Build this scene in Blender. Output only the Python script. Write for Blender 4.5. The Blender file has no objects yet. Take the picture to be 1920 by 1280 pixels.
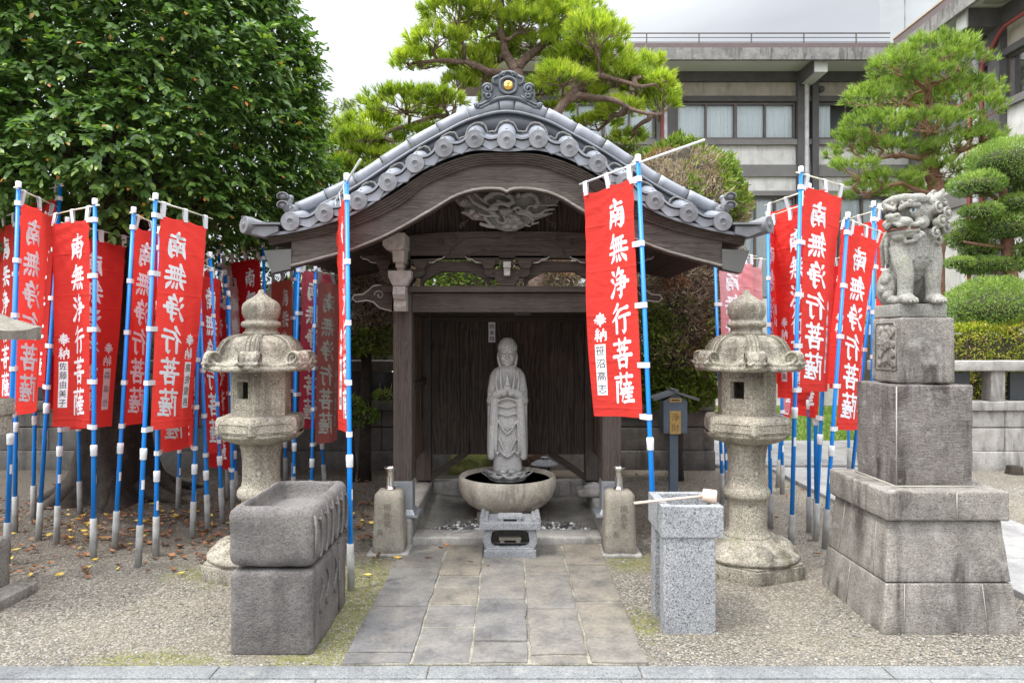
import bpy, bmesh, math, random
import numpy as np
from mathutils import Vector, Matrix, noise, Euler

sc = bpy.context.scene
R = math.radians
rnd = random.Random(7)
rng = np.random.default_rng(11)

# ------------------------------------------------------------------ camera
CAMZ, FPX, HX, HY = 1.55, 1280.0, 960.0, 636.0
cam = bpy.data.objects.new('camera', bpy.data.cameras.new('camera'))
sc.collection.objects.link(cam)
cam.location = (0, 0, CAMZ)
cam.rotation_euler = (R(90), 0, 0)
cam.data.lens = 24.0
cam.data.sensor_width = 36.0
cam.data.shift_y = -4 / 1920
cam.data.clip_end = 2000
sc.camera = cam

# ------------------------------------------------------------------ sky, sun, exposure
SUN_EL, SUN_AZ = R(62), R(240)
DIRX, DIRY = 0.46, 0.26          # how far a shadow moves per metre of height
sun_dir = Vector((DIRX, DIRY, -1.0)).normalized()
SKY_STRENGTH = 0.12
w = bpy.data.worlds.new("World")
sc.world = w
w.use_nodes = True
nt = w.node_tree
bg = nt.nodes['Background']
sky = nt.nodes.new('ShaderNodeTexSky')
sky.sky_type = 'NISHITA'
sky.sun_disc = False
sky.sun_elevation = math.asin(-sun_dir.z)
sky.sun_rotation = math.atan2(-sun_dir.x, -sun_dir.y)
sky.air_density = 1.0
sky.dust_density = 2.0
tc = nt.nodes.new('ShaderNodeTexCoord')
mp = nt.nodes.new('ShaderNodeMapping')
mp.inputs['Scale'].default_value = (1.0, 1.0, 2.2)
mp.inputs['Location'].default_value = (0.3, 1.7, 0.2)
nz = nt.nodes.new('ShaderNodeTexNoise')
nz.inputs['Scale'].default_value = 2.3
nz.inputs['Detail'].default_value = 7
nz.inputs['Roughness'].default_value = 0.52
nz.inputs['Distortion'].default_value = 0.35
cr = nt.nodes.new('ShaderNodeValToRGB')          # cloud: grey bellies to bright tops
e = cr.color_ramp.elements
e[0].position = 0.36; e[0].color = (3.5, 3.65, 3.9, 1)
e[1].position = 0.60; e[1].color = (4.3, 4.42, 4.62, 1)
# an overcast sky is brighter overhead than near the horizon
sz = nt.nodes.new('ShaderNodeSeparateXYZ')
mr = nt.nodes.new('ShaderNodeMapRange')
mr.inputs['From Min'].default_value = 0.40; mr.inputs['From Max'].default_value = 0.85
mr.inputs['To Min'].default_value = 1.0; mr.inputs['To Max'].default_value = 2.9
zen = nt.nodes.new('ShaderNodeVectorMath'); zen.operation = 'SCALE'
mx = nt.nodes.new('ShaderNodeMix'); mx.data_type = 'RGBA'
mx.inputs[0].default_value = 0.93
L = nt.links.new
L(tc.outputs['Generated'], mp.inputs['Vector'])
L(mp.outputs['Vector'], nz.inputs['Vector'])
L(nz.outputs['Fac'], cr.inputs['Fac'])
L(sky.outputs['Color'], mx.inputs[6])
L(tc.outputs['Generated'], sz.inputs[0]); L(sz.outputs['Z'], mr.inputs['Value'])
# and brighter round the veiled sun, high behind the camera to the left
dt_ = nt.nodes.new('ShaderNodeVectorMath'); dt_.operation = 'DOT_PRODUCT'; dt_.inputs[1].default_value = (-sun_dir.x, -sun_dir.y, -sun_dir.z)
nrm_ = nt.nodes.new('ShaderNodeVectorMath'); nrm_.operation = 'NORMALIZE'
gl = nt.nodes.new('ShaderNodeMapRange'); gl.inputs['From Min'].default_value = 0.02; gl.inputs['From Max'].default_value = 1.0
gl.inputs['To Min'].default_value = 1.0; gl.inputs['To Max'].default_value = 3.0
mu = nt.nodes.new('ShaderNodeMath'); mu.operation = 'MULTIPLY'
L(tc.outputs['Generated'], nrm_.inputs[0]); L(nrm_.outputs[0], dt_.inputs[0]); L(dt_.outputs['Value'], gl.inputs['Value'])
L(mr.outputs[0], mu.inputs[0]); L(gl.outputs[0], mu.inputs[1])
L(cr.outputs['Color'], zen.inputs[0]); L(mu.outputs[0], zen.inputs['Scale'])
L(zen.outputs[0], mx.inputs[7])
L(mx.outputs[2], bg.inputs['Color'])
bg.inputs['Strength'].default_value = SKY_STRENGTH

sun = bpy.data.objects.new('sun', bpy.data.lights.new('sun', 'SUN'))
sc.collection.objects.link(sun)
sun.data.energy = 1.5
sun.data.angle = R(5)
sun.data.color = (1.0, 0.95, 0.87)
sun.rotation_euler = sun_dir.to_track_quat('-Z', 'Y').to_euler()

sc.view_settings.view_transform = 'Standard'
sc.view_settings.look = 'None'
sc.view_settings.exposure = 0.72
sc.view_settings.gamma = 1
sc.view_settings.use_curve_mapping = False

# ------------------------------------------------------------------ helpers
def P(px, py, Y):
    """world point that the photo shows at pixel (px, py) and depth Y"""
    return Vector(((px - HX) / FPX * Y, Y, CAMZ + (HY - py) / FPX * Y))

class MB:
    """collects geometry that becomes ONE mesh object"""
    def __init__(s):
        s.v = []; s.f = []; s.m = []; s.sm = []
    def add(s, vs, fs, m=0, smooth=False):
        o = len(s.v)
        s.v += [tuple(v) for v in vs]
        for f in fs:
            s.f.append(tuple(i + o for i in f)); s.m.append(m); s.sm.append(smooth)
        return s
    def bm(s, bm, m=0, smooth=False, mat=None):
        bm.verts.ensure_lookup_table()
        for i, v in enumerate(bm.verts): v.index = i
        s.add([(mat @ v.co) if mat else v.co for v in bm.verts], [[v.index for v in f.verts] for f in bm.faces], m, smooth)
        bm.free(); return s
    def box(s, c, d, bev=0.0, rot=None, m=0, seg=2, smooth=False, top=(1, 1), rough=0.0, rs=14.0, cuts=0):
        """box with centre c, size d; top scales the upper face; rough pushes its skin about like hewn stone"""
        b = bmesh.new(); bmesh.ops.create_cube(b, size=1.0)
        for v in b.verts:
            k = top if v.co.z > 0 else (1, 1)
            v.co = Vector((v.co.x * d[0] * k[0], v.co.y * d[1] * k[1], v.co.z * d[2]))
        if bev: bmesh.ops.bevel(b, geom=b.edges[:], offset=bev, segments=seg, affect='EDGES', profile=0.6)
        if cuts:
            for _ in range(5):
                es = [e_ for e_ in b.edges if e_.calc_length() > cuts]
                if not es or len(b.verts) > 14000: break
                bmesh.ops.subdivide_edges(b, edges=es, cuts=1, use_grid_fill=True)
        c = Vector(c); M = Matrix.Translation(c) @ (rot.to_4x4() if rot else Matrix())
        if rough:
            b.normal_update()
            for v in b.verts:
                p = M @ v.co
                v.co += v.normal * rough * (noise.noise(p * rs) + 0.5 * noise.noise(p * rs * 2.7))
        return s.bm(b, m, smooth or bool(rough), M)
    def lathe(s, prof, c=(0, 0, 0), n=24, m=0, smooth=True, axis=None, sy=1.0, a0=0.0, close=False):
        """profile [(r,z)...] turned about z (or about axis) at c"""
        vs = []
        M = Matrix()
        if axis is not None: M = Vector((0, 0, 1)).rotation_difference(Vector(axis).normalized()).to_matrix().to_4x4()
        M = Matrix.Translation(Vector(c)) @ M
        for r, z in prof:
            for i in range(n):
                a = a0 + 2 * math.pi * i / n
                vs.append(M @ Vector((r * math.cos(a), sy * r * math.sin(a), z)))
        fs = []
        for j in range(len(prof) - 1):
            for i in range(n):
                k = (i + 1) % n
                fs.append((j * n + i, j * n + k, (j + 1) * n + k, (j + 1) * n + i))
        if prof[0][0] > 1e-6: fs.append(tuple(range(n - 1, -1, -1)))
        if prof[-1][0] > 1e-6: fs.append(tuple((len(prof) - 1) * n + i for i in range(n)))
        return s.add(vs, fs, m, smooth)
    def cyl(s, a, b, r, r2=None, n=12, m=0, smooth=True):
        a = Vector(a); b = Vector(b); h = (b - a).length
        return s.lathe([(r, 0), (r if r2 is None else r2, h)], a, n, m, smooth, axis=b - a)
    def ell(s, c, r, rot=None, nu=14, nv=9, m=0):
        vs = [(0, 0, -1)]
        for j in range(1, nv):
            t = -math.pi / 2 + math.pi * j / nv
            for i in range(nu):
                a = 2 * math.pi * i / nu
                vs.append((math.cos(t) * math.cos(a), math.cos(t) * math.sin(a), math.sin(t)))
        vs.append((0, 0, 1))
        fs = [(0, 1 + (i + 1) % nu, 1 + i) for i in range(nu)]
        for j in range(nv - 2):
            for i in range(nu):
                k = (i + 1) % nu
                fs.append((1 + j * nu + i, 1 + j * nu + k, 1 + (j + 1) * nu + k, 1 + (j + 1) * nu + i))
        t = len(vs) - 1; o = 1 + (nv - 2) * nu
        fs += [(o + i, o + (i + 1) % nu, t) for i in range(nu)]
        c = Vector(c); r = (r, r, r) if not hasattr(r, '__len__') else r
        q = [Vector((v[0] * r[0], v[1] * r[1], v[2] * r[2])) for v in vs]
        if rot: q = [rot @ v for v in q]
        return s.add([v + c for v in q], fs, m, True)
    def tube(s, pts, rad, n=8, m=0, cap=True, smooth=True, flat=1.0):
        pts = [Vector(p) for p in pts]
        if not hasattr(rad, '__len__'): rad = [rad] * len(pts)
        vs = []; up = None
        for i, p in enumerate(pts):
            d = (pts[min(i + 1, len(pts) - 1)] - pts[max(i - 1, 0)])
            if d.length < 1e-9: d = Vector((0, 0, 1))
            d.normalize()
            if up is None:
                up = Vector((0, 0, 1)) if abs(d.z) < 0.9 else Vector((0, 1, 0))
            x = up.cross(d)
            if x.length < 1e-6: x = Vector((1, 0, 0)).cross(d)
            x.normalize(); y = d.cross(x); up = y
            for k in range(n):
                a = 2 * math.pi * k / n
                vs.append(p + (x * math.cos(a) + y * math.sin(a) * flat) * rad[i])
        fs = []
        for j in range(len(pts) - 1):
            for i in range(n):
                k = (i + 1) % n
                fs.append((j * n + i, j * n + k, (j + 1) * n + k, (j + 1) * n + i))
        if cap:
            fs.append(tuple(range(n - 1, -1, -1))); fs.append(tuple((len(pts) - 1) * n + i for i in range(n)))
        return s.add(vs, fs, m, smooth)
    def blobtube(s, pts, rad, n=8, m=0):
        """tube with round ends, for sculpting"""
        pts = [Vector(p) for p in pts]
        if not hasattr(rad, '__len__'): rad = [rad] * len(pts)
        s.tube(pts, rad, n, m)
        s.ell(pts[0], rad[0], nu=8, nv=6, m=m); s.ell(pts[-1], rad[-1], nu=8, nv=6, m=m)
        return s
    def prism(s, pts, y0, y1, m=0, smooth=False):
        """outline in the XZ plane, pushed from y0 to y1 (outline must be star-free; faces by tessellation)"""
        from mathutils.geometry import tessellate_polygon
        n = len(pts)
        tris = tessellate_polygon([[Vector((p[0], p[1], 0)) for p in pts]])
        area = sum(pts[i][0] * pts[(i + 1) % n][1] - pts[(i + 1) % n][0] * pts[i][1] for i in range(n))
        if area < 0:
            pts = pts[::-1]; tris = tessellate_polygon([[Vector((p[0], p[1], 0)) for p in pts]])
        vs = [(p[0], y0, p[1]) for p in pts] + [(p[0], y1, p[1]) for p in pts]
        def orient(t):
            a, b, c = (pts[i] for i in t)
            return (b[0] - a[0]) * (c[1] - a[1]) - (c[0] - a[0]) * (b[1] - a[1]) > 0
        fs = []
        for t in tris:
            t = tuple(t) if orient(t) else tuple(t)[::-1]
            fs.append(t); fs.append(tuple(i + n for i in t[::-1]))
        fs += [((i + 1) % n, i, i + n, (i + 1) % n + n) for i in range(n)]
        return s.add(vs, fs, m, smooth)
    def strip(s, c0, c1, m=0, smooth=True):
        """sheet between two polylines of equal length"""
        n = len(c0)
        return s.add(list(c0) + list(c1), [(i, i + 1, n + i + 1, n + i) for i in range(n - 1)], m, smooth)
    def solid(s, A, B, C, D, m=0, smooth=True):
        """bar whose four long edges are polylines A,B,C,D"""
        n = len(A); fs = []
        q = [A, B, C, D]
        for k in range(4):
            for i in range(n - 1):
                a = k * n + i; b = ((k + 1) % 4) * n + i
                fs.append((a, a + 1, b + 1, b))
        fs.append((0, n, 2 * n, 3 * n)); fs.append((4 * n - 1, 3 * n - 1, 2 * n - 1, n - 1))
        return s.add(A + B + C + D, fs, m, smooth)

def new_mesh(name, mb):
    me = bpy.data.meshes.new(name)
    me.from_pydata(mb.v, [], mb.f)
    me.polygons.foreach_set('material_index', mb.m)
    me.polygons.foreach_set('use_smooth', mb.sm)
    me.update()
    return me

def base_of(parent):
    p = Vector((0, 0, 0))
    while parent is not None:
        p += parent.location; parent = parent.parent
    return p

def obj(name, mb, mats, parent=None, local=False, loc=None, fix=True, sharp=None):
    """links a mesh object; its vertices are given in world space (or, local=True, in the parent's space)"""
    if isinstance(mb, bpy.types.Mesh): me = mb
    else:
        if not local:
            o_ = loc if (parent is None and loc is not None) else base_of(parent)
            if o_ is not None and Vector(o_).length > 0:
                mb.v = [(v[0] - o_[0], v[1] - o_[1], v[2] - o_[2]) for v in mb.v]
        me = new_mesh(name, mb)
        if fix:
            b = bmesh.new(); b.from_mesh(me)
            bmesh.ops.recalc_face_normals(b, faces=b.faces)
            b.to_mesh(me); b.free()
    for m_ in (mats if isinstance(mats, (list, tuple)) else [mats]): me.materials.append(m_)
    if sharp is not None:
        me.set_sharp_from_angle(angle=R(sharp))
    o = bpy.data.objects.new(name, me)
    sc.collection.objects.link(o)
    if parent is not None: o.parent = parent
    elif loc is not None: o.location = loc
    return o

def thing(name, label, cat, loc=(0, 0, 0), group=None):
    o = bpy.data.objects.new(name, None)
    o.empty_display_size = 0.2
    sc.collection.objects.link(o)
    o.location = loc
    o['label'] = label; o['category'] = cat
    if group: o['group'] = group
    return o

def tag(o, label, cat, group=None):
    o['label'] = label; o['category'] = cat
    if group: o['group'] = group
    return o

def kind(o, k):
    o['kind'] = k; return o

def copy_tree(o, parent=None):
    c = o.copy(); sc.collection.objects.link(c); c.parent = parent
    for ch in o.children: copy_tree(ch, c)
    return c

def sculpt(mb, voxel, smooth=2, fac=0.5):
    """melts overlapping pieces into one carved skin"""
    me = new_mesh('tmp', mb)
    o = bpy.data.objects.new('tmp', me); sc.collection.objects.link(o)
    r_ = o.modifiers.new('r', 'REMESH'); r_.mode = 'VOXEL'; r_.voxel_size = voxel; r_.use_smooth_shade = True
    if smooth:
        s_ = o.modifiers.new('s', 'SMOOTH'); s_.iterations = smooth; s_.factor = fac
    bpy.context.view_layer.update()
    out = bpy.data.meshes.new_from_object(o.evaluated_get(bpy.context.evaluated_depsgraph_get()))
    bpy.data.objects.remove(o); bpy.data.meshes.remove(me)
    r = MB()
    n = len(out.vertices); co = np.empty(n * 3, np.float32); out.vertices.foreach_get('co', co)
    r.v = [tuple(map(float, c)) for c in co.reshape(-1, 3)]
    r.f = [tuple(p.vertices) for p in out.polygons]
    r.m = [0] * len(r.f); r.sm = [True] * len(r.f)
    bpy.data.meshes.remove(out)
    return r

def spiral(c, r0, turns, ux, uy, n=26, lift=None, r1=0.12, start=0.0):
    """points of a spiral scroll in the plane (ux, uy)"""
    c = Vector(c); ux = Vector(ux); uy = Vector(uy)
    pts = []
    for i in range(n):
        t = i / (n - 1); a = start + turns * 2 * math.pi * t
        r = r0 * (1 - t) + r0 * r1 * t
        p = c + ux * (r * math.cos(a)) + uy * (r * math.sin(a))
        if lift is not None: p = p + Vector(lift) * t
        pts.append(p)
    return pts

def lerp_curve(xs, ys, q):
    return np.interp(q, xs, ys)
# ------------------------------------------------------------------ materials
class NT:
    def __init__(s, name):
        s.mat = bpy.data.materials.new(name); s.mat.use_nodes = True
        s.t = s.mat.node_tree; s.b = s.t.nodes['Principled BSDF']; s.out = s.t.nodes['Material Output']
        s.tc = s.t.nodes.new('ShaderNodeTexCoord')
    def n(s, typ, **kw):
        x = s.t.nodes.new('ShaderNode' + typ)
        for k, v in kw.items():
            if k in x.inputs: x.inputs[k].default_value = v
            else: setattr(x, k, v)
        return x
    def l(s, a, b): s.t.links.new(a, b)
    def vec(s, scale=(1, 1, 1), loc=(0, 0, 0), src='Object'):
        m = s.n('Mapping'); m.inputs['Scale'].default_value = scale; m.inputs['Location'].default_value = loc
        s.l(s.tc.outputs[src], m.inputs['Vector']); return m.outputs['Vector']
    def noise(s, scale, detail=4, rough=0.55, vec=None, dist=0.0):
        x = s.n('TexNoise'); x.inputs['Scale'].default_value = scale; x.inputs['Detail'].default_value = detail
        x.inputs['Roughness'].default_value = rough; x.inputs['Distortion'].default_value = dist
        s.l(vec if vec is not None else s.tc.outputs['Object'], x.inputs['Vector']); return x.outputs['Fac']
    def vor(s, scale, vec=None, feature='F1', out='Distance'):
        x = s.n('TexVoronoi'); x.feature = feature; x.inputs['Scale'].default_value = scale
        s.l(vec if vec is not None else s.tc.outputs['Object'], x.inputs['Vector']); return x.outputs[out]
    def ramp(s, fac, stops, interp='LINEAR'):
        x = s.n('ValToRGB'); x.color_ramp.interpolation = interp
        el = x.color_ramp.elements
        while len(el) < len(stops): el.new(0.5)
        for q, (p, c) in zip(el, stops):
            q.position = p; q.color = (*c, 1) if len(c) == 3 else c
        s.l(fac, x.inputs['Fac']); return x.outputs['Color']
    def step(s, fac, a, b):
        x = s.n('MapRange'); x.clamp = True
        x.inputs['From Min'].default_value = a; x.inputs['From Max'].default_value = b
        s.l(fac, x.inputs['Value']); return x.outputs['Result']
    def math(s, op, a, b=None):
        x = s.n('Math'); x.operation = op
        for i, q in enumerate((a, b)):
            if q is None: continue
            if isinstance(q, (int, float)): x.inputs[i].default_value = q
            else: s.l(q, x.inputs[i])
        return x.outputs[0]
    def mix(s, fac, a, b, mode='MIX'):
        x = s.n('Mix'); x.data_type = 'RGBA'; x.blend_type = mode
        for i, q in ((0, fac), (6, a), (7, b)):
            if isinstance(q, (int, float)): x.inputs[i].default_value = q
            elif isinstance(q, (tuple, list)): x.inputs[i].default_value = (*q, 1)
            else: s.l(q, x.inputs[i])
        return x.outputs[2]
    def col(s, c):
        if isinstance(c, (tuple, list)): s.b.inputs['Base Color'].default_value = (*c, 1)
        else: s.l(c, s.b.inputs['Base Color'])
    def rough(s, r):
        if isinstance(r, (int, float)): s.b.inputs['Roughness'].default_value = r
        else: s.l(r, s.b.inputs['Roughness'])
    def bump(s, h, strength=0.4, dist=0.01):
        x = s.n('Bump'); x.inputs['Strength'].default_value = strength; x.inputs['Distance'].default_value = dist
        s.l(h, x.inputs['Height'])
        prev = s.b.inputs['Normal'].links
        if prev: s.l(prev[0].from_socket, x.inputs['Normal'])
        s.l(x.outputs['Normal'], s.b.inputs['Normal']); return s

def mplain(name, c, rough=0.5, metal=0.0, var=0.12, scale=6.0, bump=0.0, bscale=60.0, spec=0.5, objvar=0.0, dirt=None, dirt_amt=0.4):
    k = NT(name)
    f = k.noise(scale, 5, 0.6)
    col = k.ramp(f, [(0.25, [x * (1 - var) for x in c]), (0.75, [min(1, x * (1 + var)) for x in c])])
    if objvar:                                          # each piece fired or weathered a little differently
        oi = k.n('ObjectInfo')
        col = k.mix(1.0, col, k.ramp(oi.outputs['Random'], [(0, (1 - objvar,) * 3), (1, (1 + objvar,) * 3)]), 'MULTIPLY')
    if dirt:
        dm = k.math('MULTIPLY', k.step(k.noise(7.0, 6, 0.72, k.vec((1, 1, 1), (5, 3, 8))), 0.5, 0.66), dirt_amt)
        col = k.mix(dm, col, dirt)
    k.col(col)
    k.rough(rough); k.b.inputs['Metallic'].default_value = metal
    k.b.inputs['Specular IOR Level'].default_value = spec
    if bump: k.bump(k.noise(bscale, 4), bump, 0.004)
    return k.mat

def mstone(name, dark, mid, light, speck=0.5, sscale=170.0, stain=(0.03, 0.03, 0.028), stain_amt=0.5, lichen=None, lich_amt=0.3,
           bump=0.5, bscale=45.0, rough=0.88, streak=True, chisel=0.0, tintc=None, mott=0.28):
    k = NT(name)
    f = k.noise(5.0, 6, 0.62)
    c = k.ramp(f, [(0.3, dark), (0.5, mid), (0.72, light)])
    if speck:
        v = k.vor(sscale, out='Color')
        x = k.n('SeparateColor'); k.l(v, x.inputs[0])
        sp = k.ramp(x.outputs[0], [(0.0, [q * 0.35 for q in dark]), (0.22, mid), (0.78, light), (1.0, [min(1, q * 1.35) for q in light])])
        c = k.mix(speck, c, sp)
    if streak:                                             # rain stains that run down, an own colour of the weathered skin
        s1 = k.noise(1.0, 6, 0.65, k.vec((9, 9, 1.1)), 0.5)
        s2 = k.noise(2.6, 4, 0.6)
        m_ = k.math('MULTIPLY', k.step(s1, 0.44, 0.62), k.step(s2, 0.40, 0.58))
        c = k.mix(k.math('MULTIPLY', m_, stain_amt), c, stain)
    big = k.noise(2.1, 5, 0.7, k.vec((1, 1, 1), (4, 7, 1)))
    c = k.mix(1.0, c, k.ramp(big, [(0.30, (1 - mott, 1 - mott * 1.02, 1 - mott * .98)), (0.5, (1, 1, 1)), (0.72, (1 + mott * .5, 1 + mott * .48, 1 + mott * .42))]), 'MULTIPLY')
    fine = k.step(k.noise(bscale * 0.9, 5, 0.72, k.vec((1, 1, 1), (2, 8, 5))), 0.57, 0.66)
    c = k.mix(k.math('MULTIPLY', fine, 0.35 * min(1, mott * 3)), c, [q * 0.4 for q in dark])
    if lichen:
        l1 = k.step(k.noise(7.5, 6, 0.7, k.vec((1, 1, 1), (3, 1, 2))), 0.56, 0.66)
        c = k.mix(k.math('MULTIPLY', l1, lich_amt), c, lichen)
        l2 = k.step(k.noise(23, 5, 0.7, k.vec((1, 1, 1), (9, 4, 2))), 0.66, 0.7)
        c = k.mix(k.math('MULTIPLY', l2, lich_amt * 0.8), c, [min(1, q * 1.8) for q in light])
    k.col(c); k.rough(rough); k.b.inputs['Specular IOR Level'].default_value = 0.3
    h = k.noise(bscale, 6, 0.7)
    k.bump(h, bump, 0.012)
    k.bump(k.vor(bscale * 2.6), bump * 0.5, 0.004)
    if chisel:
        k.bump(k.noise(1.0, 3, 0.6, k.vec((14, 14, 90)), 0.6), chisel, 0.01)
    return k.mat

def mwood(name, dark, light, axis='X', rough=0.75, gs=1.0, pale=None, pale_amt=0.0, bump=0.5, fine=34.0, ws=11.0, wm=0.30):
    k = NT(name)
    fine *= 1.5
    sc_ = {'X': (0.8, fine, fine), 'Y': (fine, 0.8, fine), 'Z': (fine, fine, 0.8)}[axis]
    sc_ = tuple(q * gs for q in sc_)
    g = k.noise(1.0, 8, 0.62, k.vec(sc_), 0.9)
    wv = k.n('TexWave'); wv.wave_type = 'BANDS'
    wv.bands_direction = {'X': 'Z', 'Y': 'X', 'Z': 'X'}[axis]
    wv.inputs['Scale'].default_value = ws; wv.inputs['Distortion'].default_value = 16.0
    wv.inputs['Detail'].default_value = 3; wv.inputs['Detail Scale'].default_value = 1.1
    sq = {'X': (0.35, 1.3, 1.6), 'Y': (1.6, 0.35, 1.6), 'Z': (2.2, 1.3, 0.35)}[axis]
    k.l(k.vec(sq), wv.inputs['Vector'])
    c = k.ramp(g, [(0.3, dark), (0.72, light)])
    c = k.mix(wm, c, k.ramp(wv.outputs['Fac'], [(0.15, dark), (0.85, [q * 1.1 for q in light])]))
    if pale:
        p_ = k.step(k.noise(3.2, 6, 0.65), 0.46, 0.66)
        c = k.mix(k.math('MULTIPLY', p_, pale_amt), c, pale)
    k.col(c); k.rough(rough); k.b.inputs['Specular IOR Level'].default_value = 0.3
    k.bump(g, bump, 0.006); k.bump(wv.outputs['Fac'], bump * 0.5, 0.004)
    return k.mat

def mleaf(name, stops, rough=0.45, trans=0.25, spec=0.5):
    """foliage: colour from the leaf's own random number"""
    k = NT(name)
    a = k.n('Attribute'); a.attribute_name = 'tint'
    c = k.ramp(a.outputs['Fac'], stops)
    k.col(c); k.rough(rough); k.b.inputs['Specular IOR Level'].default_value = spec
    if trans:
        t = k.n('BsdfTranslucent'); k.l(k.mix(1.0, c, (1.0, 1.1, 0.5), 'MULTIPLY'), t.inputs['Color'])
        m = k.n('MixShader'); m.inputs[0].default_value = trans
        k.l(k.b.outputs[0], m.inputs[1]); k.l(t.outputs[0], m.inputs[2]); k.l(m.outputs[0], k.out.inputs['Surface'])
    return k.mat

def mcloth(name, c, fade=None, fade_amt=0.0):
    k = NT(name)
    f = k.noise(3.0, 4, 0.5)
    col = k.ramp(f, [(0.3, [q * 0.9 for q in c]), (0.7, [min(1, q * 1.05) for q in c])])
    if fade:
        z = k.n('SeparateXYZ'); k.l(k.tc.outputs['Object'], z.inputs[0])
        ff = k.math('ADD', k.step(z.outputs['Z'], 0.9, 2.5), k.math('SUBTRACT', k.noise(4, 4), 0.5))
        col = k.mix(k.math('MULTIPLY', ff, fade_amt), col, fade)
    k.col(col); k.rough(0.85); k.b.inputs['Specular IOR Level'].default_value = 0.15
    k.bump(k.noise(1.0, 3, 0.6, k.vec((700, 700, 700))), 0.08, 0.001)
    k.bump(k.noise(9.0, 3, 0.5, k.vec((1.0, 1.0, 2.2)), 1.2), 0.4, 0.02)
    cz = k.n('TexWave'); cz.wave_type = 'BANDS'; cz.bands_direction = 'Z'; cz.inputs['Scale'].default_value = 1.05; cz.inputs['Distortion'].default_value = 0.5; cz.inputs['Detail'].default_value = 1
    k.l(k.tc.outputs['Object'], cz.inputs['Vector'])
    k.bump(k.step(cz.outputs['Fac'], 0.985, 1.0), 0.35, 0.006)
    t = k.n('BsdfTranslucent'); k.l(col, t.inputs['Color'])
    m = k.n('MixShader'); m.inputs[0].default_value = 0.42
    k.l(k.b.outputs[0], m.inputs[1]); k.l(t.outputs[0], m.inputs[2]); k.l(m.outputs[0], k.out.inputs['Surface'])
    return k.mat

M = {}
M['lantern'] = mstone('lantern_granite', (0.185, 0.162, 0.122), (0.30, 0.27, 0.212), (0.44, 0.405, 0.335), 0.75, 170, (0.085, 0.074, 0.056), 0.8, (0.215, 0.215, 0.135), 0.6, bump=0.8, mott=0.42)
M['lion'] = mstone('lion_granite', (0.17, 0.166, 0.147), (0.265, 0.258, 0.23), (0.36, 0.352, 0.318), 0.6, 210, (0.085, 0.083, 0.07), 0.55, (0.30, 0.31, 0.22), 0.35, bump=0.45)
M['plinth'] = mstone('plinth_stone', (0.135, 0.121, 0.104), (0.225, 0.206, 0.182), (0.31, 0.288, 0.256), 0.45, 160, (0.06, 0.05, 0.043), 0.9, (0.40, 0.39, 0.355), 0.5, bump=0.6, chisel=0.25)
M['plinthdark'] = mstone('plinth_dark_stone', (0.095, 0.083, 0.077), (0.16, 0.143, 0.131), (0.228, 0.207, 0.19), 0.45, 160, (0.045, 0.036, 0.034), 0.95, (0.36, 0.35, 0.325), 0.45, bump=0.7, chisel=0.6)
M['trough'] = mstone('trough_stone', (0.098, 0.089, 0.084), (0.165, 0.152, 0.144), (0.232, 0.216, 0.205), 0.4, 190, (0.06, 0.053, 0.05), 0.6, (0.21, 0.21, 0.17), 0.3, bump=1.0, bscale=52, mott=0.36)
M['granite'] = mstone('grey_granite', (0.10, 0.104, 0.112), (0.185, 0.19, 0.20), (0.28, 0.286, 0.295), 0.8, 300, (0.2, 0.2, 0.2), 0.1, None, bump=0.12, rough=0.6, streak=False)
M['granitelight'] = mstone('sawn_granite', (0.10, 0.104, 0.112), (0.215, 0.221, 0.228), (0.33, 0.336, 0.343), 0.85, 190, (0.2, 0.2, 0.2), 0.1, None, bump=0.12, rough=0.6, streak=False)
M['buddha'] = mstone('statue_granite', (0.29, 0.282, 0.268), (0.405, 0.395, 0.38), (0.52, 0.51, 0.495), 0.55, 260, (0.16, 0.15, 0.14), 0.35, (0.4, 0.39, 0.36), 0.2, bump=0.35, bscale=80)
M['bowl'] = mstone('bowl_stone', (0.38, 0.325, 0.25), (0.53, 0.47, 0.38), (0.66, 0.61, 0.53), 0.35, 160, (0.09, 0.085, 0.065), 0.55, (0.22, 0.2, 0.13), 0.35, bump=0.4)
M['pillar'] = mstone('pillar_stone', (0.17, 0.15, 0.12), (0.26, 0.235, 0.19), (0.34, 0.31, 0.26), 0.3, 170, (0.12, 0.115, 0.1), 0.5, (0.36, 0.37, 0.33), 0.4, bump=0.5)
M['kerbstone'] = mstone('kerb_stone', (0.20, 0.19, 0.17), (0.30, 0.285, 0.26), (0.40, 0.385, 0.355), 0.3, 150, (0.09, 0.085, 0.075), 0.6, (0.3, 0.3, 0.25), 0.2, bump=0.6)
M['wall'] = mstone('block_wall', (0.085, 0.08, 0.074), (0.13, 0.122, 0.112), (0.18, 0.17, 0.157), 0.25, 150, (0.05, 0.045, 0.042), 0.7, (0.2, 0.21, 0.17), 0.25, bump=0.5)
M['walllight'] = mstone('pale_block_wall', (0.24, 0.225, 0.20), (0.34, 0.325, 0.30), (0.44, 0.42, 0.395), 0.25, 150, (0.10, 0.09, 0.085), 0.7, (0.4, 0.4, 0.36), 0.2, bump=0.5)
M['curb'] = mstone('curb_granite', (0.105, 0.111, 0.112), (0.155, 0.162, 0.163), (0.21, 0.217, 0.217), 0.55, 190, (0.26, 0.25, 0.22), 0.5, (0.45, 0.42, 0.36), 0.2, bump=0.25, streak=False)
M['mossrock'] = mstone('mossy_rock', (0.07, 0.085, 0.02), (0.15, 0.17, 0.04), (0.22, 0.23, 0.08), 0.2, 150, (0.05, 0.05, 0.03), 0.3, (0.3, 0.28, 0.2), 0.3, bump=0.9, bscale=25)
M['joint'] = mplain('mortar_joint', (0.33, 0.31, 0.265), 0.9, bump=0.3)
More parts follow.
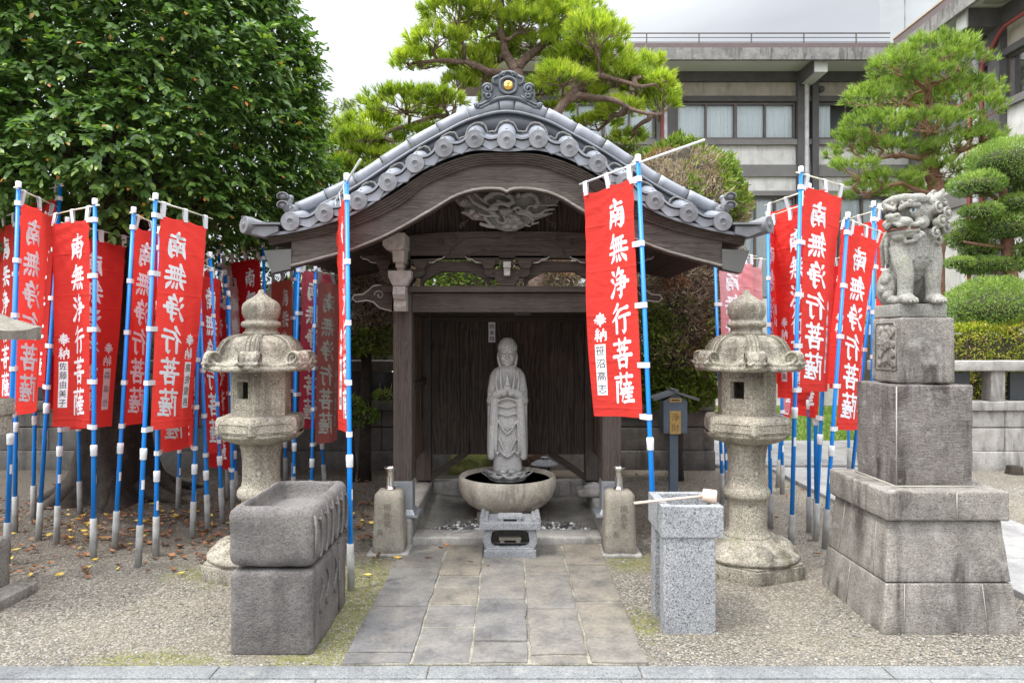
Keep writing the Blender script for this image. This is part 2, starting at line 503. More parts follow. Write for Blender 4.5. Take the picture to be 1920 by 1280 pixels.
M['wood_x'] = mwood('weathered_wood_x', (0.024, 0.018, 0.0145), (0.086, 0.067, 0.054), 'X', pale=(0.125, 0.11, 0.096), pale_amt=0.25)
M['wood_y'] = mwood('weathered_wood_y', (0.030, 0.023, 0.019), (0.10, 0.08, 0.066), 'Y')
M['wood_z'] = mwood('weathered_wood_z', (0.032, 0.025, 0.021), (0.11, 0.088, 0.075), 'Z', pale=(0.15, 0.13, 0.115), pale_amt=0.25)
M['board'] = mwood('gable_board_wood', (0.030, 0.024, 0.020), (0.096, 0.078, 0.066), 'X', pale=(0.14, 0.123, 0.108), pale_amt=0.3, gs=0.8)
M['plank'] = mwood('plank_wood', (0.020, 0.015, 0.0125), (0.085, 0.066, 0.055), 'Z', pale=(0.15, 0.095, 0.065), pale_amt=0.22, fine=22, ws=4.5, wm=0.55)
M['sideplank'] = mwood('side_plank_wood', (0.045, 0.028, 0.021), (0.17, 0.112, 0.082), 'Z', pale=(0.22, 0.18, 0.15), pale_amt=0.3, fine=22, ws=5, wm=0.4)
M['carve'] = mwood('pale_carved_wood', (0.16, 0.152, 0.14), (0.33, 0.318, 0.30), 'X', pale=(0.42, 0.40, 0.365), pale_amt=0.35, bump=0.25)
M['endgrain'] = mplain('chalked_end_grain', (0.36, 0.34, 0.31), 0.9, var=0.3, scale=26, bump=0.3)
M['tile'] = mplain('roof_tile', (0.205, 0.218, 0.247), 0.42, var=0.22, scale=5.0, bump=0.12, bscale=90, objvar=0.16, dirt=(0.13, 0.13, 0.12), dirt_amt=0.5)
M['tiledisc'] = mplain('tile_end', (0.165, 0.168, 0.18), 0.55, var=0.3, scale=14.0, bump=0.15, bscale=120, objvar=0.2, dirt=(0.09, 0.09, 0.088), dirt_amt=0.6)
M['tiledark'] = mplain('dark_ridge_tile', (0.055, 0.06, 0.072), 0.42, var=0.3, scale=7.0, bump=0.1)
M['oni'] = mplain('ridge_ornament_clay', (0.085, 0.095, 0.108), 0.42, var=0.4, scale=11.0, bump=0.2)
M['mortar'] = mplain('roof_mortar', (0.17, 0.168, 0.16), 0.9, var=0.25, scale=20, bump=0.4)
M['gold'] = mplain('gilded_crest', (0.75, 0.47, 0.12), 0.32, 0.9, var=0.15, scale=40)
M['brass'] = mplain('brass_plate', (0.62, 0.43, 0.16), 0.4, 0.55, var=0.12, scale=30)
M['zinc'] = mplain('zinc_sheet', (0.36, 0.38, 0.40), 0.42, 0.55, var=0.2, scale=9)
M['greycap'] = mplain('grey_painted_sheet', (0.105, 0.103, 0.096), 0.5, 0.2, var=0.12)
M['steel'] = mplain('stainless_steel', (0.66, 0.65, 0.62), 0.24, 1.0, var=0.08)
M['boxpaint'] = mplain('blue_grey_paint', (0.105, 0.145, 0.185), 0.5, var=0.18, scale=9)
M['black'] = mplain('black_ink', (0.012, 0.012, 0.014), 0.7)
M['inkgrey'] = mplain('faint_ink', (0.16, 0.16, 0.18), 0.8)
M['white'] = mplain('white_plastic', (0.72, 0.74, 0.76), 0.45, var=0.06)
M['whitecloth'] = mplain('white_tape', (0.70, 0.71, 0.73), 0.8, var=0.08)
M['cream'] = mplain('cream_bar', (0.66, 0.66, 0.52), 0.5, var=0.06)
M['blue'] = mplain('blue_pole', (0.0, 0.19, 0.62), 0.36, var=0.08, objvar=0.14)
M['pvc'] = mplain('grey_pvc', (0.33, 0.332, 0.322), 0.55, var=0.14, scale=12, objvar=0.14, dirt=(0.17, 0.155, 0.125), dirt_amt=0.6)
M['letter'] = mplain('white_dye', (0.74, 0.75, 0.78), 0.85, var=0.05)
M['letterdim'] = mplain('faded_white_dye', (0.68, 0.69, 0.63), 0.85, var=0.1)
M['paper'] = mplain('white_paper_strip', (0.76, 0.77, 0.78), 0.85, var=0.05)
M['lightwood'] = mplain('pale_cypress', (0.60, 0.46, 0.37), 0.6, var=0.12, scale=30)
M['curtain'] = mplain('lace_curtain', (0.82, 0.86, 0.87), 0.9, var=0.07, scale=30)
M['sash'] = mplain('bronze_sash', (0.115, 0.095, 0.085), 0.4, 0.3)
M['beamgrey'] = mplain('dark_painted_concrete', (0.095, 0.09, 0.09), 0.85, var=0.25, scale=4, bump=0.35, bscale=22)
M['bandgrey'] = mplain('grey_painted_band', (0.185, 0.173, 0.165), 0.85, var=0.2, scale=3, bump=0.3, bscale=22)
M['render'] = mstone('pale_render', (0.53, 0.515, 0.48), (0.61, 0.595, 0.56), (0.66, 0.645, 0.61), 0.0, 60, (0.33, 0.315, 0.29), 0.55, None, bump=0.25, bscale=12, mott=0.06)
M['render2'] = mstone('tan_render', (0.35, 0.32, 0.26), (0.43, 0.39, 0.32), (0.48, 0.44, 0.365), 0.0, 60, (0.24, 0.215, 0.17), 0.55, None, bump=0.25, bscale=12, mott=0.1)
M['fascia'] = mstone('fascia_concrete', (0.15, 0.145, 0.135), (0.22, 0.21, 0.20), (0.31, 0.30, 0.28), 0.2, 60, (0.07, 0.066, 0.06), 0.8, (0.38, 0.37, 0.33), 0.35, bump=0.3, bscale=12)
M['soffit'] = mplain('soffit_paint', (0.54, 0.55, 0.51), 0.9, var=0.06, scale=1.5)
M['brownmetal'] = mplain('brown_flashing', (0.135, 0.10, 0.095), 0.5, 0.2, var=0.15)
M['redpipe'] = mplain('red_pipe', (0.24, 0.05, 0.045), 0.55, var=0.12)
M['whitepipe'] = mplain('weathered_downpipe', (0.46, 0.46, 0.45), 0.7, var=0.3, scale=5)
M['tower'] = mplain('tower_concrete', (0.37, 0.39, 0.395), 0.9, var=0.12, scale=0.8, bump=0.2)
M['bark'] = mstone('dark_bark', (0.022, 0.017, 0.013), (0.04, 0.032, 0.025), (0.072, 0.058, 0.046), 0.2, 60, (0.02, 0.017, 0.012), 0.5, (0.13, 0.12, 0.09), 0.25, bump=1.0, bscale=18)
M['pinebark'] = mstone('pine_bark', (0.085, 0.055, 0.042), (0.19, 0.125, 0.095), (0.32, 0.235, 0.19), 0.3, 50, (0.05, 0.035, 0.028), 0.5, (0.38, 0.31, 0.26), 0.4, bump=1.0, bscale=22)
M['redpinebark'] = mstone('red_pine_bark', (0.15, 0.075, 0.048), (0.28, 0.145, 0.09), (0.38, 0.24, 0.17), 0.3, 40, (0.09, 0.05, 0.035), 0.5, None, bump=0.9, bscale=18)
M['twig'] = mplain('twig_bark', (0.105, 0.08, 0.066), 0.9, var=0.3, scale=20)

def mglass():
    k = NT('window_glass')
    g = k.n('BsdfGlossy'); g.inputs['Roughness'].default_value = 0.03
    t = k.n('BsdfTransparent'); t.inputs['Color'].default_value = (0.95, 0.98, 0.99, 1)
    f = k.n('Fresnel'); f.inputs['IOR'].default_value = 1.5
    m = k.n('MixShader'); k.l(f.outputs[0], m.inputs[0]); k.l(t.outputs[0], m.inputs[1]); k.l(g.outputs[0], m.inputs[2])
    k.l(m.outputs[0], k.out.inputs['Surface']); return k.mat
M['glass'] = mglass()

def mwater():
    k = NT('still_water')
    k.col((0.02, 0.02, 0.015)); k.rough(0.04); k.b.inputs['IOR'].default_value = 1.33
    k.bump(k.noise(12, 2), 0.03, 0.01); return k.mat
M['water'] = mwater()
# ------------------------------------------------------------------ ground
def mground():
    k = NT('gravel')
    pos = k.tc.outputs['Object']
    v1 = k.n('TexVoronoi'); v1.inputs['Scale'].default_value = 85; k.l(pos, v1.inputs['Vector'])
    sep = k.n('SeparateColor'); k.l(v1.outputs['Color'], sep.inputs[0])
    c = k.ramp(sep.outputs[0], [(0.0, (0.10, 0.095, 0.085)), (0.25, (0.22, 0.205, 0.175)), (0.5, (0.36, 0.325, 0.265)), (0.75, (0.47, 0.43, 0.36)), (1.0, (0.62, 0.59, 0.53))])
    c = k.mix(1.0, c, (0.62, 0.625, 0.635), 'MULTIPLY')
    c = k.mix(k.step(v1.outputs['Distance'], 0.42, 0.7), c, (0.11, 0.098, 0.078))
    pat = k.noise(0.55, 6, 0.7, k.vec((1, 1, 1), (3, 1, 0)))
    c = k.mix(1.0, c, k.ramp(pat, [(0.32, (0.66, 0.64, 0.61)), (0.5, (1, 1, 1)), (0.7, (1.12, 1.10, 1.06))]), 'MULTIPLY')
    big = k.noise(0.9, 5, 0.6)
    c = k.mix(k.step(big, 0.35, 0.7), c, k.mix(0.45, c, (0.26, 0.225, 0.17)))
    def near(x, y, r0, r1, sx=1.0, sy=1.0):
        d = k.n('VectorMath', operation='DISTANCE'); 
        m = k.n('Mapping'); m.inputs['Scale'].default_value = (sx, sy, 0); k.l(pos, m.inputs['Vector'])
        k.l(m.outputs[0], d.inputs[0]); d.inputs[1].default_value = (x * sx, y * sy, 0)
        x_ = k.n('MapRange'); x_.inputs['From Min'].default_value = r1; x_.inputs['From Max'].default_value = r0
        k.l(d.outputs['Value'], x_.inputs['Value']); return x_.outputs[0]
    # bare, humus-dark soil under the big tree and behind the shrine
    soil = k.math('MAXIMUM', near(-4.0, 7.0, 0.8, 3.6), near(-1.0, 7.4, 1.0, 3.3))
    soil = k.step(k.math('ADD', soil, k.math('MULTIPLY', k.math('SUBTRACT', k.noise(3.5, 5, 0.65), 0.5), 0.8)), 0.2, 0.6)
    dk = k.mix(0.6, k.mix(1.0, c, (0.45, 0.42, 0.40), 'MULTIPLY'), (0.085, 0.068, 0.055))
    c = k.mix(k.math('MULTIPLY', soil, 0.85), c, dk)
    # moss beside the path and round the trough
    mo = k.math('MAXIMUM', near(-1.0, 4.15, 0.15, 0.62, 1.2, 0.55), near(-0.98, 3.5, 0.1, 0.55, 1.3, 0.7))
    mo = k.math('MAXIMUM', mo, near(-1.75, 3.25, 0.05, 0.7, 1.0, 2.2))
    mo = k.math('MAXIMUM', mo, near(-1.95, 4.55, 0.0, 0.5, 0.8, 1.2))
    mo = k.math('MAXIMUM', mo, near(0.72, 3.75, 0.0, 0.3, 1.6, 0.7))
    mo = k.math('MAXIMUM', mo, near(0.85, 4.75, 0.0, 0.45))
    mo = k.step(k.math('ADD', mo, k.math('MULTIPLY', k.math('SUBTRACT', k.noise(9, 6, 0.7), 0.5), 1.7)), 0.42, 0.72)
    mcol = k.ramp(k.noise(16, 5, 0.7), [(0.3, (0.06, 0.062, 0.022)), (0.45, (0.12, 0.135, 0.035)), (0.56, (0.17, 0.165, 0.05)), (0.7, (0.19, 0.15, 0.085))])
    c = k.mix(k.math('MULTIPLY', k.math('MULTIPLY', mo, k.step(k.noise(30, 4, 0.7), 0.36, 0.56)), 0.85), c, mcol)
    earth = k.step(k.math('ADD', near(-0.9, 3.9, 0.2, 0.8, 1.2, 0.5), k.math('SUBTRACT', k.noise(6, 5, 0.7), 0.62)), 0.25, 0.55)
    c = k.mix(k.math('MULTIPLY', k.math('MULTIPLY', earth, k.math('SUBTRACT', 1.0, mo)), 0.5), c, (0.17, 0.14, 0.10))
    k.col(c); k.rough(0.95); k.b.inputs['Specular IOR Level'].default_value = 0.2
    inv = k.math('SUBTRACT', 1.0, v1.outputs['Distance'])
    k.bump(inv, 0.7, 0.008)
    k.bump(k.noise(6, 5, 0.65), 0.5, 0.03)
    return k.mat

g = MB()
nx, ny = 60, 60
xs = np.concatenate([np.linspace(-400, -8, 8), np.linspace(-6, 7, 44), np.linspace(9, 400, 8)])
ys = np.concatenate([[-60, -10], np.linspace(2.4, 9, 40), np.linspace(10, 700, 10)])
vs = []
for y in ys:
    for x in xs:
        z = 0.0
        if -6 < x < 7 and 3.3 < y < 9:
            z = 0.012 * noise.noise(Vector((x * 1.3, y * 1.3, 0)))
            if -1.0 < x < 0.85 and y < 7: z = min(z, 0) * 0.3
        vs.append((x, y, z - 0.004))
fs = [(j * len(xs) + i, j * len(xs) + i + 1, (j + 1) * len(xs) + i + 1, (j + 1) * len(xs) + i) for j in range(len(ys) - 1) for i in range(len(xs) - 1)]
g.add(vs, fs, 0, True)
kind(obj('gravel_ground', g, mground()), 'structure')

# ------------------------------------------------------------------ kerb and front pavement
k = MB()
x = -3.4
for L_ in (1.62, 0.66, 1.02, 1.0, 0.9, 1.4, 1.0):
    pass
edges = [-6.0, -4.2, (405 - 960) / 1280 * 3.19, (590 + 213 - 960) / 1280 * 3.19 , (1200 - 960) / 1280 * 3.19, 1.75, 3.3, 5.5]
for a, b in zip(edges[:-1], edges[1:]):
    k.box(((a + b) / 2, 3.18, -0.056), (b - a - 0.006, 0.118, 0.12), bev=0.004, rough=0.0015, rs=30, cuts=0.2)
kind(obj('kerb', k, M['curb']), 'structure')
pv = MB()
edges = [-6.0, -3.9, -2.55, (590 - 960) / 1280 * 3.08, (1165 - 960) / 1280 * 3.08, 1.9, 3.4, 5.5]
for a, b in zip(edges[:-1], edges[1:]):
    pv.box(((a + b) / 2, 2.715, -0.059), (b - a - 0.007, 0.80, 0.12), bev=0.004, rough=0.0012, rs=30, cuts=0.25)
    pv.box(((a + b) / 2 + 0.3, 1.905, -0.059), (b - a - 0.007, 0.80, 0.12), bev=0.004)
kind(obj('front_pavement', pv, mstone('pavement_granite', (0.155, 0.157, 0.152), (0.22, 0.222, 0.213), (0.28, 0.281, 0.27), 0.5, 170, (0.36, 0.34, 0.29), 0.3, None, bump=0.25, streak=False)), 'structure')

# ------------------------------------------------------------------ flagstone path up to the shrine
def mflag():
    k = NT('flagstone')
    a = k.n('Attribute'); a.attribute_name = 'tint'
    base = k.ramp(a.outputs['Fac'], [(0.0, (0.125, 0.124, 0.126)), (0.35, (0.158, 0.153, 0.144)), (0.6, (0.178, 0.163, 0.138)), (1.0, (0.20, 0.176, 0.141))])
    n1 = k.noise(5, 7, 0.68)
    c = k.mix(1.0, base, k.ramp(n1, [(0.30, (0.52, 0.52, 0.55)), (0.5, (0.98, 0.97, 0.96)), (0.70, (1.32, 1.27, 1.17))]), 'MULTIPLY')
    n2 = k.step(k.noise(2.2, 6, 0.7, k.vec((1, 1, 1), (5, 2, 0))), 0.5, 0.72)
    c = k.mix(k.math('MULTIPLY', n2, 0.3), c, (0.22, 0.18, 0.135))
    n4 = k.noise(48, 6, 0.75)
    c = k.mix(1.0, c, k.ramp(n4, [(0.3, (0.72, 0.72, 0.72)), (0.5, (1, 1, 1)), (0.7, (1.22, 1.21, 1.18))]), 'MULTIPLY')
    n3 = k.step(k.noise(34, 4, 0.7), 0.64, 0.72)
    c = k.mix(k.math('MULTIPLY', n3, 0.5), c, (0.09, 0.085, 0.08))
    k.col(c); k.rough(0.85); k.b.inputs['Specular IOR Level'].default_value = 0.3
    k.bump(k.noise(20, 6, 0.7), 0.6, 0.012); k.bump(k.noise(1, 4, 0.6, k.vec((30, 70, 30)), 1.0), 0.25, 0.006)
    return k.mat
cx0 = [-0.812, -0.481, -0.2025, 0.0835, 0.372, 0.648]
rows = [[3.245, 1984 / (1227.5 - 636), 1984 / (1140 - 636), 1984 / (1066 - 636), 5.12],
        [3.245, 1984 / (1178 - 636), 1984 / (1136 - 636), 1984 / (1104 - 636), 4.45, 5.12],
        [3.245, 1984 / (1207 - 636), 1984 / (1128 - 636), 1984 / (1066 - 636), 4.83, 5.12],
        [3.245, 1984 / (1232 - 636), 1984 / (1145 - 636), 1984 / (1081 - 636), 5.12],
        [3.245, 1984 / (1198 - 636), 1984 / (1130.5 - 636), 1984 / (1062.5 - 636), 5.12]]
coltint = [0.22, 0.36, 0.36, 0.45, 0.52]
p = MB(); tint = []
for ci in range(5):
    for ri, (a, b) in enumerate(zip(rows[ci][:-1], rows[ci][1:])):
        gl = 0.006 if ci else 0.004; gr = 0.005 if ci < 4 else 0.004
        x0 = cx0[ci] + gl; x1 = cx0[ci + 1] - gr
        n0 = len(p.v)
        dz = rnd.uniform(-0.007, 0.005)
        p.box(((x0 + x1) / 2, (a + b) / 2, -0.018 + dz), (x1 - x0, b - a - 0.012, 0.07), bev=0.005, rough=0.004, rs=9, cuts=0.055)
        for i in range(n0, len(p.v)):                           # hewn, slightly wandering edges
            v = p.v[i]
            p.v[i] = (v[0] + 0.010 * noise.noise(Vector((v[0] * 3, v[1] * 6, ci + 3.0))), v[1] + 0.010 * noise.noise(Vector((v[0] * 6, v[1] * 3, ci + ri * 5 + 9.0))), v[2])
        t = min(1, max(0, coltint[ci] + rnd.uniform(-0.2, 0.2) + 0.2 * ri / 3))
        tint += [t] * (len(p.v) - n0)
path = kind(obj('stone_path', p, mflag()), 'structure')
at = path.data.attributes.new('tint', 'FLOAT', 'POINT'); at.data.foreach_set('value', tint)
pj = MB()
pj.box(((cx0[0] + cx0[-1]) / 2, 4.18, -0.045), (cx0[-1] - cx0[0] - 0.02, 1.87, 0.105))
kind(obj('path_mortar_bed', pj, mstone('path_joint', (0.10, 0.095, 0.055), (0.22, 0.205, 0.155), (0.42, 0.40, 0.35), 0.3, 120, (0.1, 0.1, 0.06), 0.3, (0.14, 0.15, 0.05), 0.5, bump=0.6, streak=False)), 'structure')

# pale slab path on the right and the cross path and lawn behind it
sp = MB()
y = 3.0
for L_ in (0.95, 0.8, 0.9, 0.7, 0.85, 0.9):
    sp.box((3.62, y + L_ / 2, 0.0), (1.14, L_ - 0.012, 0.07), bev=0.006, rough=0.004, rs=6, cuts=0.12)
    y += L_
kind(obj('side_path', sp, mstone('pale_slab', (0.23, 0.226, 0.215), (0.295, 0.29, 0.278), (0.35, 0.345, 0.332), 0.25, 120, (0.36, 0.33, 0.27), 0.4, None, bump=0.4, streak=False)), 'structure')
cp = MB()
x = 2.46
for L_ in (1.1, 1.3, 0.9, 1.2, 1.0, 1.4, 1.2, 1.5, 1.3):
    cp.box((x + L_ / 2, 9.25, 0.0), (L_ - 0.012, 2.0, 0.07), bev=0.006, rough=0.004, rs=6, cuts=0.2)
    x += L_
kind(obj('cross_path', cp, mstone('grey_slab', (0.165, 0.162, 0.154), (0.23, 0.224, 0.212), (0.285, 0.28, 0.267), 0.25, 120, (0.22, 0.2, 0.17), 0.5, None, bump=0.4, streak=False)), 'structure')

def grass_patch(name, boxes, n, h, stops):
    pts = []
    A = [(b[1] - b[0]) * (b[3] - b[2]) for b in boxes]
    for b, a in zip(boxes, A):
        m = int(n * a / sum(A))
        pts.append(np.stack([rng.uniform(b[0], b[1], m), rng.uniform(b[2], b[3], m), np.zeros(m)], 1))
    pts = np.concatenate(pts); m = len(pts)
    ang = rng.uniform(0, 2 * np.pi, m); hh = h * rng.uniform(0.5, 1.2, m); wd = 0.1 * hh + 0.002
    side = np.stack([np.cos(ang), np.sin(ang), np.zeros(m)], 1) * wd[:, None]
    tip = pts + np.stack([rng.normal(0, .35, m) * hh, rng.normal(0, .35, m) * hh, hh], 1)
    v = np.stack([pts - side, pts + side, tip], 1).reshape(-1, 3)
    me = bpy.data.meshes.new(name)
    me.vertices.add(3 * m); me.vertices.foreach_set('co', v.ravel().astype(np.float32))
    me.loops.add(3 * m); me.loops.foreach_set('vertex_index', np.arange(3 * m, dtype=np.int32))
    me.polygons.add(m); me.polygons.foreach_set('loop_start', np.arange(0, 3 * m, 3, dtype=np.int32))
    at = me.attributes.new('tint', 'FLOAT', 'POINT'); at.data.foreach_set('value', np.repeat(rng.random(m), 3).astype(np.float32))
    me.update(); me.validate()
    me.materials.append(mleaf(name + '_blade', stops, 0.6, 0.3, 0.3))
    o = bpy.data.objects.new(name, me); sc.collection.objects.link(o)
    return kind(o, 'stuff')
lawn = MB(); lawn.add([(2.4, 10.3, 0.0), (16, 10.3, 0.0), (16, 15.9, 0.0), (2.4, 15.9, 0.0)], [(0, 1, 2, 3)])
kind(obj('lawn_soil', lawn, mplain('lawn_soil', (0.09, 0.13, 0.03), 0.95, var=0.4, scale=8)), 'structure')
grass_patch('lawn_grass', [(2.4, 8, 10.3, 15.5)], 26000, 0.07, [(0, (0.13, 0.22, 0.035)), (0.6, (0.22, 0.34, 0.06)), (1, (0.34, 0.42, 0.11))])
grass_patch('moss_grass', [(-1.12, -0.83, 3.3, 4.9), (-0.98, -0.86, 4.3, 4.9), (-1.9, -1.3, 3.28, 3.4), (-2.2, -1.6, 4.3, 4.75), (0.66, 0.76, 3.5, 4.0)], 700, 0.012, [(0, (0.085, 0.10, 0.025)), (0.6, (0.14, 0.155, 0.04)), (1, (0.23, 0.21, 0.08))])

# loose stones that give the near gravel its grain, and leaf litter
def scatter_stones(name, n, region, s0, s1):
    x0, x1, y0, y1 = region
    t = rng.random(n)
    y = y0 + (y1 - y0) * t ** 1.7
    x = rng.uniform(x0, x1, n)
    px = 960 + x / y * 1280
    ok = (px > -60) & (px < 1980) & ~((x > -0.82) & (x < 0.66) & (y < 6.8)) & ~((x > -1.0) & (x < 0.95) & (y > 5.05)) & ~((x > 3.03) & (x < 4.22)) & ~((x > -1.45) & (x < -0.97) & (y < 4.05) & (y > 3.3))
    moss = ((x > -1.15) & (x < -0.8) & (y < 5.0)) | ((x > -2.1) & (x < -1.2) & (y < 3.36)) | ((x > -2.3) & (x < -1.5) & (y > 4.3) & (y < 4.8)) | ((x > 0.64) & (x < 0.8) & (y > 3.5) & (y < 4.1))
    ok &= ~(moss & (rng.random(n) < 0.55))
    x, y = x[ok], y[ok]; m = len(x)
    s = rng.uniform(s0, s1, m) * np.where(rng.random(m) < .04, 1.9, 1.0)
    octa = np.array([(1, 0, 0), (0, 1, 0), (-1, 0, 0), (0, -1, 0), (0, 0, 0.75), (0.55, 0.5, 0.55), (-0.55, 0.5, 0.5), (-0.5, -0.6, 0.55), (0.5, -0.5, 0.5)], float)
    faces = np.array([(0, 5, 8), (0, 1, 5), (1, 6, 5), (1, 2, 6), (2, 7, 6), (2, 3, 7), (3, 8, 7), (3, 0, 8), (4, 5, 6), (4, 6, 7), (4, 7, 8), (4, 8, 5)])
    a = rng.uniform(0, 2 * np.pi, m); ca, sa = np.cos(a), np.sin(a)
    sc3 = np.stack([s * rng.uniform(.7, 1.4, m), s * rng.uniform(.6, 1.1, m), s * rng.uniform(.5, .95, m)], 1)
    v = octa[None] * sc3[:, None, :] + rng.normal(0, 0.12, (m, 9, 3)) * s[:, None, None]
    vx = v[..., 0] * ca[:, None] - v[..., 1] * sa[:, None] + x[:, None]
    vy = v[..., 0] * sa[:, None] + v[..., 1] * ca[:, None] + y[:, None]
    v = np.stack([vx, vy, v[..., 2] - 0.003], -1).reshape(-1, 3)
    f = (faces[None] + 9 * np.arange(m)[:, None, None]).reshape(-1)
    me = bpy.data.meshes.new(name)
    me.vertices.add(9 * m); me.vertices.foreach_set('co', v.ravel().astype(np.float32))
    me.loops.add(len(f)); me.loops.foreach_set('vertex_index', f.astype(np.int32))
    me.polygons.add(12 * m); me.polygons.foreach_set('loop_start', np.arange(0, 36 * m, 3, dtype=np.int32))
    at = me.attributes.new('tint', 'FLOAT', 'POINT'); at.data.foreach_set('value', np.repeat(rng.random(m), 9).astype(np.float32))
    me.update(); me.validate()
    me.materials.append(mleaf('loose_stone', [(0, (0.10, 0.10, 0.10)), (0.2, (0.155, 0.15, 0.143)), (0.45, (0.205, 0.19, 0.16)), (0.7, (0.26, 0.225, 0.172)), (0.9, (0.29, 0.27, 0.237)), (1, (0.37, 0.36, 0.335))], 0.85, 0, 0.3))
    o = bpy.data.objects.new(name, me); sc.collection.objects.link(o)
    return kind(o, 'stuff')
scatter_stones('gravel_stones', 60000, (-5.0, 5.2, 3.26, 7.8), 0.0030, 0.0062)

def scatter_leaves(name, n):
    me = bpy.data.meshes.new(name)
    cs = [(-3.2, 5.5, 1.3, 0.7, 0.5), (-3.6, 6.4, 1.4, 0.8, 0.25), (-2.4, 6.3, 0.9, 0.7, 0.2), (-2.6, 4.9, 0.9, 0.5, 0.05)]
    P_ = []
    for x, y, sx, sy, fr in cs:
        m = int(n * fr); P_.append(np.stack([rng.normal(x, sx, m), rng.normal(y, sy, m)], 1))
    p_ = np.concatenate(P_)
    extra = np.array([(1.3, 5.2), (1.2, 5.9), (2.4, 5.2), (1.9, 5.0), (2.3, 5.6), (2.7, 5.9), (-1.15, 4.4), (-1.1, 5.3), (-1.3, 5.6), (-0.95, 4.85), (2.2, 4.9), (1.1, 6.3)])
    p_ = np.concatenate([p_, extra, np.stack([rng.uniform(0.9, 3.0, 40), rng.uniform(5.0, 8.0, 40)], 1), np.stack([rng.uniform(-2.6, -1.0, 60), rng.uniform(5.2, 8.0, 60)], 1)])
    p_ = p_[(p_[:, 1] > 4.4) & (p_[:, 1] < 8.2)]
    vs, fs, ti = [], [], []
    for x, y in p_:
        if math.hypot((x + 1.707), (y - 4.65)) < 0.4: continue
        a = rnd.uniform(0, 6.28); s = rnd.uniform(0.022, 0.042); wd = s * rnd.uniform(0.38, 0.55); b = rnd.uniform(0.1, 0.55) * s
        d = Vector((math.cos(a), math.sin(a), 0)); q = Vector((-d.y, d.x, 0)); c = Vector((x, y, 0.010))
        roll = rnd.uniform(-0.5, 0.5)
        up = Vector((0, 0, 1))
        n0 = len(vs)
        vs += [c - d * s + up * b, c + q * wd + up * (0.3 * b + roll * wd * 0.6 + 0.004), c + d * s + up * b * 1.2, c - q * wd + up * (0.3 * b - roll * wd * 0.6 + 0.012), c]
        fs += [(n0, n0 + 4, n0 + 1), (n0 + 1, n0 + 4, n0 + 2), (n0 + 2, n0 + 4, n0 + 3), (n0 + 3, n0 + 4, n0)]
        t = rnd.random(); t = t * 0.72 if rnd.random() < 0.85 else 0.8 + 0.2 * t
        ti += [t] * 5
    me.from_pydata([tuple(v) for v in vs], [], fs)
    at = me.attributes.new('tint', 'FLOAT', 'POINT'); at.data.foreach_set('value', ti)
    me.materials.append(mleaf('dead_leaf', [(0, (0.10, 0.045, 0.022)), (0.35, (0.20, 0.085, 0.035)), (0.62, (0.32, 0.13, 0.05)), (0.78, (0.36, 0.17, 0.07)), (0.82, (0.62, 0.42, 0.05)), (1, (0.70, 0.50, 0.10))], 0.6, 0.15))
    o = bpy.data.objects.new(name, me); sc.collection.objects.link(o)
    return kind(o, 'stuff')
scatter_leaves('fallen_leaves', 1150)
# ------------------------------------------------------------------ the wooden shrine
SX = -0.037                                   # its axis
YF, YB = 5.27, 6.5                            # front and back post rows
shr = thing('wooden_shrine', 'dark weathered wooden shrine with a curved grey tiled gable and an open front', 'shrine', (SX, YF, 0))
def mirror(pts):                              # half profile (dx, y) -> whole profile
    return [(-x, y) for x, y in pts[::-1] if x > 0.01] + list(pts)
def prof(pts, Y, n=65, xm=None):
    """half profile in the photo's pixels -> world curve in the plane at depth Y"""
    xs_, ys_ = zip(*pts); xm = xs_[-1] if xm is None else xm
    # smooth (Catmull) resampling
    def cat(x):
        for i in range(len(xs_) - 1):
            if xs_[i] <= x <= xs_[i + 1] + 1e-6:
                p0 = i - 1 if i else i; p3 = min(i + 2, len(xs_) - 1)
                t = (x - xs_[i]) / (xs_[i + 1] - xs_[i]); h = xs_[i + 1] - xs_[i]
                m1 = (ys_[i + 1] - ys_[p0]) / (xs_[i + 1] - xs_[p0]) if i else (0 if not CUSP else (ys_[1] - ys_[0]) / (xs_[1] - xs_[0]))
                m2 = (ys_[p3] - ys_[i]) / (xs_[p3] - xs_[i])
                return (2 * t**3 - 3 * t**2 + 1) * ys_[i] + (t**3 - 2 * t**2 + t) * h * m1 + (-2 * t**3 + 3 * t**2) * ys_[i + 1] + (t**3 - t**2) * h * m2
        return ys_[-1]
    q = [xm * i / (n - 1) for i in range(n)]
    half = [(x, cat(x)) for x in q]
    s = Y / FPX
    return [Vector((SX + x * s, Y, CAMZ + (HY - y) * s)) for x, y in mirror(half)]
CUSP = False
DISC = [(0, 262), (60, 260), (118, 277), (172, 306), (223, 341), (279, 376), (342, 399), (406, 415)]
CAP = [(0, 199), (69, 214), (125, 242), (178, 272), (228, 304), (280, 338), (333, 366), (392, 393)]
BTOP = [(0, 286), (60, 289), (110, 303), (156, 325), (207, 359), (255, 385), (305, 404), (380, 428), (448, 446)]
BBOT = [(0, 305), (60, 309), (108, 325), (156, 347), (198, 381), (260, 412), (340, 437), (448, 458)]
ARCH = [(0, 363), (10, 357), (50, 357), (94, 369), (140, 396), (193, 426), (232, 446), (294, 471), (340, 484), (404, 501)]
YT = 4.60                                     # tile front
YC = 4.90                                     # descending ridge
def dy(c, y): return [Vector((v.x, y, v.z)) for v in c]
def dz(c, z): return [Vector((v.x, v.y, v.z + z)) for v in c]
BACKY = 7.05

